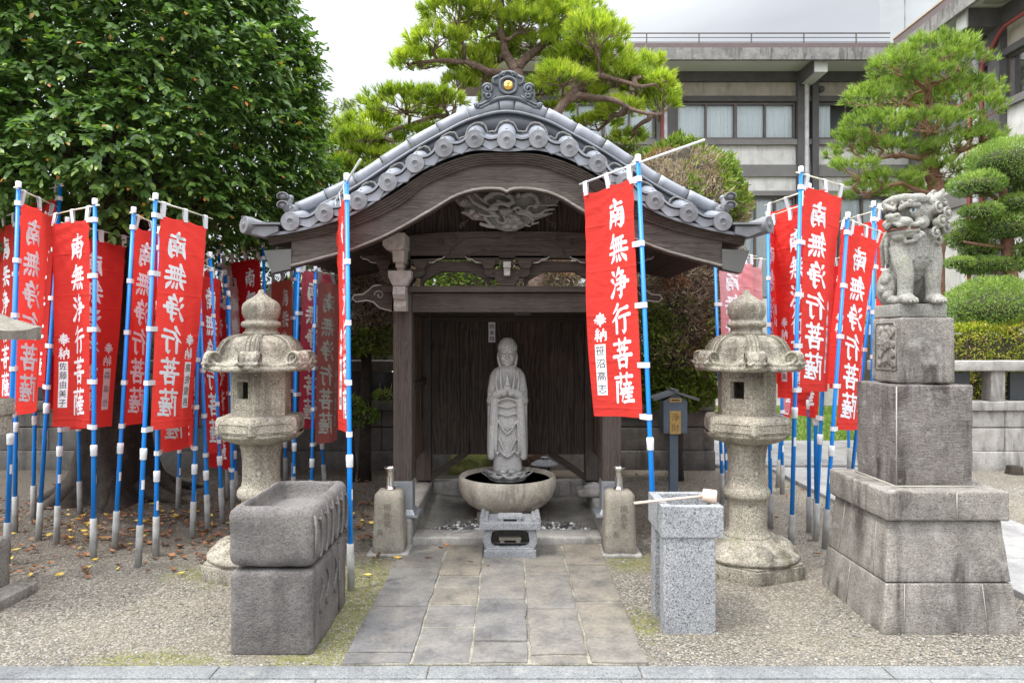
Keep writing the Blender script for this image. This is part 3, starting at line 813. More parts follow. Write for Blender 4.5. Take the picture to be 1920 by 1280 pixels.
# --- roof: the sheet of tiles, descending ridges, ends
roof = MB()
dcurve = prof(DISC + [(455, 422)], YT)
ccurve = prof(CAP, YC)
cx_ = [v.x for v in ccurve]; cz_ = [v.z for v in ccurve]
top = [Vector((v.x, YC, v.z)) for v in dcurve]
def rise(x, z): return 0.47 * max(0.04, float(np.interp(x, cx_, cz_)) - z)
s1 = [Vector((v.x, YT + 0.02, v.z - 0.055)) for v in dcurve]
s2 = [Vector((v.x, YC + 0.06, v.z - 0.03 + rise(v.x, v.z))) for v in dcurve]
s3 = [Vector((v.x, BACKY, v.z - 0.03 + rise(v.x, v.z))) for v in dcurve]
roof.strip(s1, s2); roof.strip(s2, s3)
u1 = dz(s1, -0.02); u3 = dz(s3, -0.10)
roof.strip(s1, u1); roof.strip(s3, u3); roof.strip([s1[0], s2[0], s3[0]], [u1[0], u1[0].lerp(u3[0], .15), u3[0]]); roof.strip([s1[-1], s2[-1], s3[-1]], [u1[-1], u1[-1].lerp(u3[-1], .15), u3[-1]])
for yy in np.arange(YC + 0.30, BACKY - 0.1, 0.24):                 # roll tiles running down the slopes
    roof.tube([Vector((v.x, yy, v.z - 0.02 + rise(v.x, v.z))) for v in dcurve[::2]], 0.05, 8, 0)
roofo = obj('tiled_roof', roof, M['tile'], shr, fix=False)

stack = MB()                                   # dark ridge stack under the cap, with its mortar line
lo = [Vector((v.x, YC - 0.02, v.z - 0.04 + rise(v.x, v.z))) for v in dcurve if abs(v.x - SX) < 392 * YC / FPX]
hi = [Vector((v.x, YC - 0.02, np.interp(v.x, cx_, cz_) - 0.03)) for v in lo]
hi = [Vector((h.x, h.y, max(h.z, l_.z + 0.01))) for h, l_ in zip(hi, lo)]
lo2, hi2 = dy(lo, YC + 0.12), dy(hi, YC + 0.12)
stack.solid(lo, hi, hi2, lo2, 0)
obj('ridge_stack', stack, M['tiledark'], shr)
ns = MB()                                      # thin projecting course and mortar blobs
c1 = [Vector((h.x, YC - 0.045, h.z - 0.028)) for h in hi[6:-6]]; c2 = dz(c1, 0.016)
ns.solid(c1, c2, dy(c2, YC), dy(c1, YC), 0)
obj('ridge_course', ns, M['tile'], shr)
mo = MB(); pth = []                            # mortar that beds the roll tiles against the ridge, one wavy line
xr_ = [SX + d_ * YT / FPX for d_ in sorted(set([-q for q in (0, 60, 118, 172, 223, 279, 342)] + [0, 60, 118, 172, 223, 279, 342]))]
for v in [Vector((x_, 0, 0)) for x_ in np.linspace(xr_[0] - .05, xr_[-1] + .05, 340)]:
    zd = float(np.interp(v.x, [q.x for q in dcurve], [q.z for q in dcurve])); dxn = min(abs(v.x - q) for q in xr_)
    zc_ = float(np.interp(v.x, cx_, cz_)); zz_ = zd + rise(v.x, zd) * .92
    zz_ += (math.sqrt(max(0, .074 ** 2 - dxn ** 2)) if dxn < .074 else 0) - .01
    pth.append(Vector((v.x, YC - .045, min(zz_, zc_ - .05) + .006 * noise.noise(v * 60))))
mo.tube(pth, [.008 + .006 * noise.noise(Vector((p_.x * 45, 3, 0))) for p_ in pth], 6)
obj('mortar_bedding', mo, M['mortar'], shr)
capm = MB()
nn = len(ccurve); seg = 13
arcl = [0]
for i in range(1, nn): arcl.append(arcl[-1] + (ccurve[i] - ccurve[i - 1]).length)
apex_i = nn // 2
def at_len(s):
    j = int(np.clip(np.searchsorted(arcl, s) - 1, 0, nn - 2)); t = (s - arcl[j]) / max(1e-9, arcl[j + 1] - arcl[j])
    return ccurve[j].lerp(ccurve[j + 1], t)
bounds = [arcl[apex_i] - 0.055, arcl[apex_i] + 0.055]
L1 = bounds[0]; per = L1 / 7
segs = [(bounds[0], bounds[1])] + [(bounds[0] - (i + 1) * per, bounds[0] - i * per) for i in range(7)] + [(bounds[1] + i * per, bounds[1] + (i + 1) * per) for i in range(7)]
for a, b in segs:
    pts = [at_len(a + 0.004 + (b - a - 0.008) * t / 5) for t in range(6)]
    capm.tube(pts, [0.052, 0.050, 0.049, 0.048, 0.047, 0.047], 12, 0)
    if b - a > 0.15 and rnd.random() < 0.8:
        capm.lathe([(0.008, 0), (0.008, 0.012), (0.0, 0.016)], at_len(b - 0.02) + Vector((0, 0, 0.045)), 8)
obj('ridge_cap', capm, M['tile'], shr)

# --- verge tiles: 15 roll ends, pans between
dxs = [0, 60, 118, 172, 223, 279, 342, 406]
alld = sorted(set([-d for d in dxs] + dxs))
dpos = []
ds = YT / FPX
full = [(v.x, v.z) for v in dcurve]
for d in alld:
    x = SX + d * ds
    dpos.append(Vector((x, YT, np.interp(x, [q[0] for q in full], [q[1] for q in full]))))
def roll_mesh(sl):
    b = MB()
    b.lathe([(0.0, 0.012), (0.010, 0.011), (0.013, 0.007), (0.020, 0.006), (0.0215, 0.0), (0.0235, 0.0012), (0.062, 0.0), (0.0645, 0.003), (0.0645, 0.02)], (0, 0, 0), 28, 1, True, axis=(0, 1, 0))
    ax_ = Vector((0, 1, sl)); n_ = 28; vs_ = []
    for y in (0.02, 0.12, 0.22, 0.33):
        for i in range(n_):
            a = 2 * math.pi * i / n_; vs_.append((0.0645 * math.cos(a), y, 0.0645 * math.sin(a) + sl * (y - 0.02)))
    b.add(vs_, [(j * n_ + i, (j + 1) * n_ + i, (j + 1) * n_ + (i + 1) % n_, j * n_ + (i + 1) % n_) for j in range(3) for i in range(n_)], 0, True)
    b.lathe([(0.008, 0), (0.0, 0.003)], (0, 0.09, 0.066 + sl * 0.07), 8, 1)
    return b
for p_ in dpos:
    o = obj('roll_tile', roll_mesh(rise(p_.x, p_.z) / 0.30), [M['tile'], M['tiledisc']], shr, local=True, sharp=40)
    o.location = p_ - Vector((SX, YF, 0))
pfirst = {}
for a, b in zip(dpos[:-1], dpos[1:]):
    h = (b - a).length / 2 - 0.035
    pm = MB()
    upc = [( -h + 2 * h * t / 10, 0.022 - 0.030 * (1 - (2 * t / 10 - 1) ** 2)) for t in range(11)]
    low = [(h - 2 * h * t / 14, -0.030 - 0.022 * (1 - abs(2 * t / 14 - 1)) - 0.016 * math.sin(math.pi * t / 14) ** 2) for t in range(15)]
    pm.prism(upc + low, 0.015, 0.05)
    pm.prism([(x * 1.02, z + 0.022) for x, z in upc] + [(x * 1.02, z + 0.008) for x, z in upc[::-1]], 0.0, 0.10)
    sl_ = 0.9 * rise((a.x + b.x) / 2, (a.z + b.z) / 2)
    pv_ = [(x, 0.10, z + 0.018) for x, z in upc] + [(x, 0.31, z + 0.012 + sl_) for x, z in upc]
    pm.add(pv_, [(i, i + 1, 12 + i, 11 + i) for i in range(10)], 0, True)
    o = obj('pan_tile', pm, M['tile'], shr, local=True)
    mid = (a + b) / 2
    o.location = mid - Vector((SX, YF, 0))
    o.rotation_euler = (0, -math.atan2(b.z - a.z, b.x - a.x), 0)
for s in (-1, 1):                              # corner rolls that flare outwards at the eaves
    e = MB()
    p0 = P(950 + s * 494, 421, 4.60); p1 = P(950 + s * 430, 432, 4.66); p2 = P(950 + s * 380, 424, 4.75)
    d = Vector((s * 0.66, -0.74, 0.06))
    e.lathe([(0.0, 0.008), (0.010, 0.008), (0.014, 0.003), (0.021, 0.003), (0.023, -0.002), (0.056, -0.002), (0.0595, -0.006), (0.060, -0.05)], p0, 24, 0, True, axis=d)
    q0 = p0 - d.normalized() * 0.045
    e.tube([q0, q0 + Vector((-s * .05, .05, -.016)), q0 + Vector((-s * .12, .09, -.030)), q0 + Vector((-s * .20, .11, -.028)), q0 + Vector((-s * .27, .12, -.012))], [.0595, .058, .055, .052, .05], 16)
    q = P(950 + s * 452, 433, 4.62)
    e.prism([(q.x - 0.09, q.z + 0.03), (q.x + 0.09, q.z + 0.03), (q.x + 0.09, q.z - 0.005), (q.x, q.z - 0.042), (q.x - 0.09, q.z - 0.022)], 4.60, 4.64)
    e.prism([(q.x - 0.11, q.z + 0.052), (q.x + 0.11, q.z + 0.052), (q.x + 0.11, q.z + 0.038), (q.x - 0.11, q.z + 0.038)], 4.58, 4.72)
    obj('corner_tile', e, M['tiledisc'], shr, sharp=40)
    o_ = MB()                                   # small curled finial on the lower end of the ridge
    c = P(950 + s * 408, 388, 4.80)
    o_.blobtube([c + Vector((s * -0.02, 0, -0.03)), c + Vector((s * 0.02, 0, 0.02)), c + Vector((s * -0.01, 0, 0.06))], [0.05, 0.04, 0.025], 10)
    for zz in (0.005, 0.065):
        cc = c + Vector((s * 0.03, -0.02, zz))
        o_.ell(cc, (0.036, 0.03, 0.024))
        for r_ in range(4):
            o_.tube([cc + Vector((0.038 * math.cos(t), -0.008 - 0.012 * r_ + 0.01, 0.026 * math.sin(t))) for t in np.linspace(-0.6, 3.7, 9)], 0.005, 5)
    obj('corner_finial', o_, M['tiledisc'], shr)

# --- ridge-end ornament
oni = MB()
yo = 4.86; so = yo / FPX
def op(x, y): return (SX + (x - 763) / 5.818 * so + 0.010, CAMZ + (HY - (100 + y / 5.818)) * so)
half = [(763, 188), (830, 192), (868, 225), (880, 240), (930, 255), (950, 290), (935, 340), (960, 350), (1020, 345), (1050, 385), (1058, 440), (1050, 490), (1075, 530), (1110, 545), (1137, 562), (1130, 605), (1075, 612), (1000, 590), (920, 545), (840, 525), (763, 520)]
outl = [op(x, y) for x, y in half] + [op(2 * 763 - x, y) for x, y in half[::-1][1:-1]]
oni.prism(outl, yo, yo + 0.11)
for s in (-1, 1):
    def q(x, y): return op(763 + s * (x - 763), y)
    for (x, y, r, tn) in ((985, 395, 58, 1.6), (985, 470, 42, 1.4), (1105, 580, 26, 1.2)):
        c = q(x, y)
        oni.tube(spiral((c[0], yo - 0.008, c[1]), r / 5.818 * so, tn, (s, 0, 0), (0, 0, 1), 24, (0, -0.012, 0), start=0.3), [0.011] * 24, 6)
    for pts in (((900, 470), (980, 520), (1050, 560), (1120, 575)), ((860, 500), (960, 545), (1050, 595), (1110, 600)), ((870, 250), (925, 275), (925, 320), (880, 350)), ((763, 205), (820, 215), (850, 255)), ((790, 230), (815, 215), (830, 240), (800, 250))):
        oni.tube([Vector((q(*a)[0], yo - 0.006, q(*a)[1])) for a in pts], 0.010, 6)
oni.tube([Vector((*[op(x, y)[0:1][0]], yo - 0.006, op(x, y)[1])) for x, y in ((560, 545), (640, 500), (763, 480), (886, 500), (966, 545))], 0.014, 6)
oni.tube([Vector((op(763, 355)[0] + 0.058 * math.cos(t) * (1 + 0.12 * math.sin(2 * t) ** 2), yo - 0.008, op(763, 355)[1] + 0.058 * math.sin(t))) for t in np.linspace(0, 2 * math.pi, 33)], 0.011, 6, cap=False)
onio = obj('ridge_ornament', oni, M['oni'], shr)
cr_ = MB(); c = op(764, 355)
cr_.lathe([(0.0, -0.014), (0.030, -0.012), (0.034, -0.006), (0.034, 0.012)], (c[0], yo - 0.004, c[1]), 28, axis=(0, 1, 0))
for a_ in (90, 210, 330):                       # three-lobed crest
    d = Vector((math.cos(R(a_)), 0, math.sin(R(a_))))
    cr_.ell(Vector((c[0], yo - 0.017, c[1])) + d * 0.015, (0.012, 0.004, 0.012), nu=12, nv=6)
    cr_.tube([Vector((c[0], yo - 0.019, c[1])), Vector((c[0], yo - 0.021, c[1])) + d * 0.027], 0.0022, 5)
obj('crest', cr_, M['gold'], onio)

# --- gable boards
band = MB()
t0 = prof(BTOP, 4.64); b0 = prof(BBOT, 4.64)
for j in range(5):                              # layered shingle-edge band: five thin courses
    a = [u.lerp(v, j / 5) for u, v in zip(t0, b0)]; b = [u.lerp(v, (j + 0.93) / 5) for u, v in zip(t0, b0)]
    yy = 4.64 + 0.006 * j
    band.solid(dy(a, yy), dy(b, yy), dy(b, 4.80), dy(a, 4.80))
obj('eave_band', band, M['wood_x'], shr)
CUSP = True
ar = prof(ARCH, 4.68); CUSP = False
bt = prof([(x * 404 / 448, y) for x, y in [(0, 305), (66, 309), (120, 325), (173, 347), (220, 383), (289, 414), (377, 438), (448, 450)]], 4.68)
brd = MB()
brd.solid(dy(bt, 4.685), dy(ar, 4.685), dy(ar, 4.755), dy(bt, 4.755))
rim = [a.lerp(b, 0.10) for a, b in zip(ar, bt)]; rim2 = [a.lerp(b, 0.34) for a, b in zip(ar, bt)]
brd.solid(dy(rim2, 4.677), dy(rim, 4.672), dy(rim, 4.69), dy(rim2, 4.69))
ar2 = dz(ar, 0.004)
brdo = obj('gable_board', brd, M['board'], shr, sharp=45)
rl = MB(); rl.solid(dy(rim, 4.668), dy(ar, 4.660), dy(ar, 4.69), dy(rim, 4.69))
obj('board_lip', rl, mwood('pale_lip', (0.12, 0.105, 0.09), (0.27, 0.245, 0.215), 'X'), brdo)
for s in (-1, 1):                               # grey sheet caps on the board ends
    cpm = MB()
    pts = [(950 + s * 403, 467), (950 + s * 455, 470), (950 + s * 440, 512), (950 + s * 404, 504)]
    pts = [P(x, y, 4.68) for x, y in pts]
    cpm.prism([(q_.x, q_.z) for q_ in pts], 4.672, 4.77)
    obj('end_cap', cpm, M['greycap'], shr)

# --- ceiling under the roof with curved rafters
sof = MB()
sc_ = prof([(0, 300), (60, 304), (108, 318), (156, 340), (198, 372), (260, 403), (340, 430), (448, 452)], 4.7)
sof.strip(dy(sc_, 4.76), dy(sc_, BACKY - 0.03)); sof.strip(dy(dz(sc_, .03), 4.76), dy(dz(sc_, .03), BACKY - 0.03))
obj('ceiling', sof, M['wood_y'], shr, fix=False)
raf0 = None
lowc = dz(sc_, -0.055)
for yy in np.arange(4.86, BACKY - 0.05, 0.115):
    if raf0 is None:
        rm = MB(); rm.solid(dy(sc_, 4.86), dy(lowc, 4.86), dy(lowc, 4.905), dy(sc_, 4.905))
        raf0 = obj('rafter', rm, M['wood_x'], shr)
    else:
        o = raf0.copy(); sc.collection.objects.link(o); o.location = (0, yy - 4.86, 0)

# --- posts, beams, walls
PX = 0.798
def Z(y, Y): return CAMZ + (HY - y) / FPX * Y
for s in (-1, 1):
    for Y in (YF, YB):
        pm = MB(); pm.box((SX + s * PX, Y, (0.22 + 1.955) / 2), (0.142, 0.142, 1.735), bev=0.008)
        po = obj('post', pm, M['wood_z'], shr)
        if Y == YB: continue
        bt_ = MB()
        bt_.box((SX + s * PX, Y, 0.345), (0.154, 0.154, 0.25), bev=0.004)
        bt_.box((SX + s * PX, Y, 0.212), (0.25, 0.25, 0.018), bev=0.004)
        bt_.box((SX + s * PX, Y, 0.235), (0.20, 0.20, 0.04), bev=0.003, top=(0.8, 0.8))
        for sx_ in (-0.05, 0.05):
            bt_.lathe([(0.008, 0), (0.006, 0.006), (0, 0.007)], (SX + s * PX + sx_, Y - 0.078, 0.44), 8, axis=(0, -1, 0))
        obj('post_boot', bt_, M['zinc'], po)
ln = MB(); ln.box((SX, YF - 0.005, (1.757 + 1.903) / 2), (2 * PX - 0.144, 0.115, 0.146), bev=0.006); obj('lintel', ln, M['wood_x'], shr)
hb = MB(); hb.box((SX, YF - 0.01, (1.905 + 1.955) / 2), (2 * PX + 0.30, 0.20, 0.046), bev=0.006); obj('head_plate', hb, M['wood_x'], shr)
for s in (-1, 1):
    sb = MB(); sb.box((SX + s * PX, (YF + YB) / 2, 1.83), (0.11, YB - YF - 0.145, 0.145), bev=0.006); obj('side_beam', sb, M['wood_y'], shr)
bb = MB(); bb.box((SX, YB, 1.83), (2 * PX - 0.144, 0.11, 0.145), bev=0.006); bb.box((SX, YB, 1.93), (2 * PX + 0.3, 0.19, 0.048), bev=0.006); obj('back_beam', bb, M['wood_x'], shr)
# back wall: wide planks; side walls: planks with a rail
x = SX - PX + 0.073
wl = [0.27, 0.09, 0.245, 0.24, 0.27, 0.24, 0.1]; tot = 2 * PX - 0.146; k_ = tot / sum(wl)
for i, wd in enumerate(wl):
    wd *= k_
    m_ = MB(); m_.box((x + wd / 2, YB - 0.02 + 0.004 * (i % 2), (0.462 + 1.757) / 2), (wd - 0.004, 0.03, 1.295), bev=0.002)
    obj('back_plank', m_, M['plank'], shr); x += wd
m_ = MB(); m_.box((SX, YB + 0.03, 0.485), (tot, 0.05, 0.06)); obj('wall_rail', m_, M['wood_x'], shr)
m_ = MB(); m_.box((SX, YB - 0.055, 1.737), (tot, 0.03, 0.045), bev=0.004); obj('wall_rail', m_, M['wood_x'], shr)
m_ = MB(); m_.box((SX, YB + 0.012, 1.11), (tot, 0.012, 1.29)); obj('light_stop_board', m_, M['plank'], shr)  # added board that stops light slits between the planks
for s in (-1, 1):
    y0 = YF + 0.073; n_ = 5; wd = (YB - YF - 0.146) / n_
    for i in range(n_):
        m_ = MB(); m_.box((SX + s * (PX + 0.01 + 0.004 * (i % 2)), y0 + wd * (i + 0.5), (0.5 + 1.757) / 2), (0.026, wd - 0.004, 1.257), bev=0.002)
        obj('side_plank', m_, M['sideplank'], shr)
    m_ = MB(); m_.box((SX + s * (PX - 0.02), (YF + YB) / 2, 1.16), (0.03, YB - YF - 0.146, 0.055), bev=0.004); obj('side_rail', m_, M['wood_y'], shr)
    br = MB(); a = Vector((SX + s * (PX - 0.06), YB - 0.02, 0.24)); b = Vector((SX + s * (PX - 0.40), YB - 0.02, 0.47))
    d = (b - a); L_ = d.length; rot = Vector((1, 0, 0)).rotation_difference(d.normalized()).to_matrix()
    br.box((a + b) / 2, (L_, 0.06, 0.055), rot=rot); obj('brace', br, M['wood_x'], shr)

# --- carved rainbow beam and brackets above the lintel
rb = MB()
zt, zb = Z(434, 5.2), Z(487, 5.2)
tb = [(SX - PX + 0.02 + (2 * PX - 0.04) * i / 24, zt - 0.035 * abs(i / 12 - 1) ** 3) for i in range(25)]
lb = [(SX + PX - 0.02 - (2 * PX - 0.04) * i / 24, zb + 0.015 * (1 - abs(i / 12 - 1) ** 4)) for i in range(25)]
rb.prism(tb + lb, 5.20, 5.32)
for s in (-1, 1):
    for (x, z, r_) in ((0.40, 0.05, 0.035), (0.50, 0.02, 0.03)):
        rb.tube(spiral((SX + s * x, 5.197, (zt + zb) / 2 + z), r_, 1.5, (s, 0, 0), (0, 0, 1), 20), 0.006, 5)
    rb.tube([Vector((SX + s * x, 5.197, (zt + zb) / 2 + z)) for x, z in ((0.05, 0.055), (0.2, 0.06), (0.32, 0.05), (0.42, -0.02), (0.44, -0.07))], 0.006, 5)
    rb.tube([Vector((SX + s * x, 5.197, (zt + zb) / 2 + z)) for x, z in ((0.3, -0.09), (0.24, -0.05), (0.0, -0.045))], 0.005, 5)
obj('rainbow_beam', rb, M['wood_x'], shr)
ty = MB()                                       # dark board behind the carving
tp = [v for v in sc_ if abs(v.x - SX) < 0.86]
ty.prism([(v.x, v.z - 0.05) for v in tp] + [(SX + 0.86, zt - 0.05), (SX - 0.86, zt - 0.05)], 5.33, 5.36)
obj('tympanum', ty, M['plank'], shr)
def bracket(cx, side=False):
    o = MB()
    def q(x, y, Y=5.19): return Vector((cx + (x - 1100) / 3.31 * Y / FPX, Y, Z(400 + y / 3.31, Y)))
    def blk(x0, x1, y0, y1, y2, inset, ya, yb):            # bearing block: square top, curved foot
        a = [q(x0, y0), q(x1, y0), q(x1, y1), q(x1 - inset * .6, (y1 + y2) / 2), q(x1 - inset, y2), q(x0 + inset, y2), q(x0 + inset * .6, (y1 + y2) / 2), q(x0, y1)]
        o.prism([(v.x, v.z) for v in a], ya, yb)
    for x0 in (943, 1057, 1171): blk(x0, x0 + 84, 288, 316, 343, 16, 5.17, 5.31)
    arm = [(960, 344), (1240, 344), (1240, 372), (1225, 390), (1190, 397), (1010, 397), (975, 390), (960, 372)]
    o.prism([(q(*a).x, q(*a).z) for a in arm], 5.19, 5.29)
    blk(1028, 1172, 360, 405, 450, 26, 5.16, 5.32)
    bo = obj('bracket', o, M['wood_x'], shr)
    for s in (-1, 1):                                       # scrolled bearers with pale cut edges
        w_ = MB()
        pts = [(1100 + s * (x - 1100), y) for x, y in ((1150, 262), (1362, 262), (1345, 276), (1318, 280), (1296, 298), (1262, 302), (1255, 316), (1150, 316))]
        w_.prism([(q(*a).x, q(*a).z) for a in pts], 5.20, 5.30, 0)
        ed = [q(1100 + s * (x - 1100), y, 5.196) for x, y in ((1362, 263), (1345, 277), (1318, 281), (1296, 299), (1262, 303))]
        w_.solid(ed, dz(ed, -0.010), dy(dz(ed, -0.010), 5.205), dy(ed, 5.205), 1)
        obj('scrolled_arm', w_, [M['wood_x'], M['endgrain']], bo)
    ns_ = MB()
    a = q(1097, 300, 5.10); 
    ns_.box((cx, 5.13, Z(497, 5.1)), (0.056, 0.14, 0.045), bev=0.004); ns_.box((cx, 5.14, Z(509, 5.1)), (0.048, 0.10, 0.06), bev=0.006)
    obj('arm_end', ns_, M['endgrain'], bo)
bracket(SX)
for s in (-1, 1):
    bracket(SX + s * PX)
    ends = MB()                                             # weathered beam ends over the post
    cx = SX + s * PX
    ends.prism([(cx - .105, Z(438, 5.0)), (cx + .055, Z(438, 5.0)), (cx + .055, Z(462, 5.0)), (cx + .035, Z(469, 5.0)), (cx - .08, Z(469, 5.0)), (cx - .105, Z(461, 5.0))], 4.96, 5.22)
    ends.prism([(cx - .045, Z(470, 5.05)), (cx + .045, Z(470, 5.05)), (cx + .04, Z(492, 5.05)), (cx - .04, Z(492, 5.05))], 5.02, 5.22)
    ends.prism([(cx - .085, Z(508, 5.1)), (cx + .085, Z(508, 5.1)), (cx + .085, Z(520, 5.1)), (cx + .05, Z(536, 5.1)), (cx - .05, Z(536, 5.1)), (cx - .085, Z(520, 5.1))], 5.07, 5.22)
    prof_ = [(5.05, Z(537, 5.08)), (5.03, Z(552, 5.08)), (5.06, Z(560, 5.08)), (5.09, Z(562, 5.08)), (5.08, Z(574, 5.08)), (5.10, Z(583, 5.08)), (5.2, Z(583, 5.08)), (5.2, Z(537, 5.08))]
    vs_ = [(cx - 0.045, a, b) for a, b in prof_] + [(cx + 0.045, a, b) for a, b in prof_]
    n_ = len(prof_)
    ends.add(vs_, [tuple(range(n_)), tuple(range(2 * n_ - 1, n_ - 1, -1))] + [(i, (i + 1) % n_, n_ + (i + 1) % n_, n_ + i) for i in range(n_)])
    obj('beam_end', ends, M['endgrain'], shr)
    kb = MB()                                               # carved nose beside the post
    K = [(735, 537), (716, 534), (700, 536), (690, 545), (680, 552), (664, 553), (661, 560), (668, 566), (688, 563), (700, 566), (712, 577), (735, 583)]
    pts = [P(x, y, 5.22) for x, y in K]
    xs_ = [(v.x if s < 0 else 2 * SX - v.x, v.z) for v in pts]
    kb.prism(xs_, 5.22, 5.31, 0)
    ed = [Vector((a, 5.216, b)) for a, b in xs_[1:]]
    kb.tube(ed, 0.006, 5, 1)
    c = P(711, 553, 5.21); kb.tube(spiral((c.x if s < 0 else 2 * SX - c.x, 5.218, c.z), 0.04, 1.2, (s, 0, 0), (0, 0, 1), 16), 0.004, 5, 1)
    obj('carved_nose', kb, [M['wood_x'], M['endgrain']], shr)
for s in (-1, 1):                                           # frog-leg struts between the brackets, open between
    fl = MB()
    cx = SX + s * PX / 2
    pts = [(-0.25, 1.956), (-0.235, 2.0), (-0.16, 2.045), (-0.11, 2.07), (0.11, 2.07), (0.16, 2.045), (0.235, 2.0), (0.25, 1.956), (0.27, 1.956), (0.27, 2.15), (-0.27, 2.15), (-0.27, 1.956)]
    fl.prism([(cx + a, b) for a, b in pts[::-1]], 5.25, 5.30)
    obj('frog_leg_strut', fl, M['wood_x'], shr)

# --- dragon carving in the gable
dr = MB()
yD = 5.12; sD = yD / FPX / 7.68
def dp(x, y, o=0.0): return Vector((SX + 0.006 + (x - 935) * sD, yD - o, Z(330 + y / 7.68, yD)))
back = [(165, 340), (230, 300), (420, 255), (640, 235), (840, 235), (935, 262), (1100, 225), (1330, 235), (1540, 270), (1690, 330), (1640, 390), (1500, 440), (1520, 560), (1400, 600), (1300, 640), (1180, 720), (1050, 780), (900, 790), (740, 740), (600, 640), (420, 620), (300, 540), (340, 460), (230, 420)]
dr.prism([(dp(x, y).x, dp(x, y).z) for x, y in back], yD, yD + 0.05)
def dt(pts, r, o=0.02, r2=None):
    n_ = len(pts); dr.blobtube([dp(*p_, o) for p_ in pts], [r * sD * (1 + ((r2 or r) / r - 1) * i / (n_ - 1)) for i in range(n_)], 7)
dt([(620, 340), (700, 280), (800, 250), (900, 270), (990, 330), (1010, 390), (940, 430)], 45, 0.05)
dt([(1160, 300), (1250, 270), (1340, 320), (1370, 400), (1330, 450)], 42, 0.045)
dt([(930, 430), (840, 410), (760, 430), (700, 470)], 38, 0.06)
dt([(370, 290), (440, 390), (560, 460), (680, 520), (790, 600)], 26, 0.045, 36)
dt([(460, 270), (520, 320), (600, 380), (680, 430)], 24, 0.03)
dt([(290, 545), (400, 560), (520, 550), (620, 595), (740, 590), (800, 640)], 22, 0.05)
dt([(1020, 490), (1080, 465), (1140, 510), (1190, 510), (1230, 450), (1380, 440), (1640, 440)], 24, 0.05, 14)
dt([(1220, 520), (1290, 580), (1390, 560), (1470, 500), (1600, 490)], 44, 0.03, 14)
dt([(1240, 540), (1330, 590), (1440, 570), (1570, 545)], 40, 0.025, 12)
dt([(780, 650), (810, 690), (870, 700), (910, 650), (880, 610)], 22, 0.06)
dt([(550, 700), (640, 730), (740, 740)], 30, 0.03)
dt([(600, 620), (680, 690), (700, 710)], 26, 0.03)
dt([(1060, 540), (1180, 560), (1260, 600), (1300, 650), (1270, 710), (1375, 680)], 34, 0.035, 14)
dt([(1150, 670), (1200, 720), (1250, 735)], 24, 0.03, 12)
for x, y, r in ((890, 540, 75), (850, 520, 45), (960, 520, 50), (1010, 600, 80), (960, 650, 70), (1060, 640, 70), (930, 730, 60), (1040, 740, 60), (1120, 690, 50), (870, 750, 40), (760, 480, 50), (800, 380, 40), (480, 590, 60), (420, 520, 50)):
    dr.ell(dp(x, y, 0.045), (r * sD, 0.035, r * sD * 0.8), nu=10, nv=6)
for x, y in ((985, 590), (1000, 650), (1040, 610), (940, 640)): dr.ell(dp(x, y, 0.085), 0.012, nu=8, nv=6)
for (x, y, r, s_) in ((290, 390, 62, 1), (1085, 285, 55, 1), (1525, 350, 75, -1), (340, 520, 40, 1), (700, 320, 34, 1)):
    dr.tube(spiral(dp(x, y, 0.02), r * sD, 1.7, (s_, 0, 0), (0, 0, 1), 24, (0, -0.025, 0)), 15 * sD, 6)
drm = sculpt(dr, 0.0048, 1)
obj('dragon_carving', drm, M['carve'], shr)
rv = MB()                                       # dark carved feet beside the dragon
for s in (-1, 1):
    rv.tube([dp(935 + s * a, b, 0.0) for a, b in ((560, 610), (600, 660), (660, 670), (690, 710), (670, 755))], 0.006, 5)
    rv.tube(spiral(dp(935 + s * 650, 715, 0), 0.02, 0.8, (s, 0, 0), (0, 0, 1), 10), 0.005, 5)
obj('carved_outline', rv, M['board'], shr)

# --- votive paper slips on the back wall
def text_into(mb, ch, size, place, m=0, steps=2):
    """fills a character (built-in font) through place(x, y) -> point"""
    cu = bpy.data.curves.new('t', 'FONT'); cu.body = ch; cu.size = 1; cu.align_x = 'CENTER'; cu.resolution_u = steps
    o = bpy.data.objects.new('t', cu); sc.collection.objects.link(o)
    bpy.context.view_layer.update()
    me = bpy.data.meshes.new_from_object(o.evaluated_get(bpy.context.evaluated_depsgraph_get()))
    bpy.data.objects.remove(o)
    mb.add([place(v.co.x * size, (v.co.y - 0.38) * size) for v in me.vertices], [tuple(p_.vertices) for p_ in me.polygons], m)
    bpy.data.meshes.remove(me); bpy.data.curves.remove(cu)
sl = MB(); a = P(916, 604, YB - 0.045); b = P(928.5, 641.5, YB - 0.045)
sl.box(((a.x + b.x) / 2, YB - 0.042, (a.z + b.z) / 2), (b.x - a.x, 0.004, a.z - b.z), m=0)
cx = (a.x + b.x) / 2
for i, ch in enumerate('岡本翔'):
    zc = a.z - 0.018 - (a.z - b.z - 0.012) / 3 * (i + 0.5) + 0.008
    for ddx, ddz in ((0, 0), (0.0010, 0)):
        text_into(sl, ch, 0.050, lambda u, v: (cx + ddx + u, YB - 0.0455 - abs(ddx) * .2 - ddz * .3, zc + ddz + v), 1)
obj('votive_slip', sl, [M['paper'], M['black']], shr)
sl = MB(); a = P(966, 588, YB - 0.075); sl.box((a.x + 0.07, YB - 0.074, a.z), (0.15, 0.004, 0.035))
obj('old_slip', sl, mplain('old_slip_paper', (0.15, 0.145, 0.15), 0.9, var=0.4, scale=60), shr)

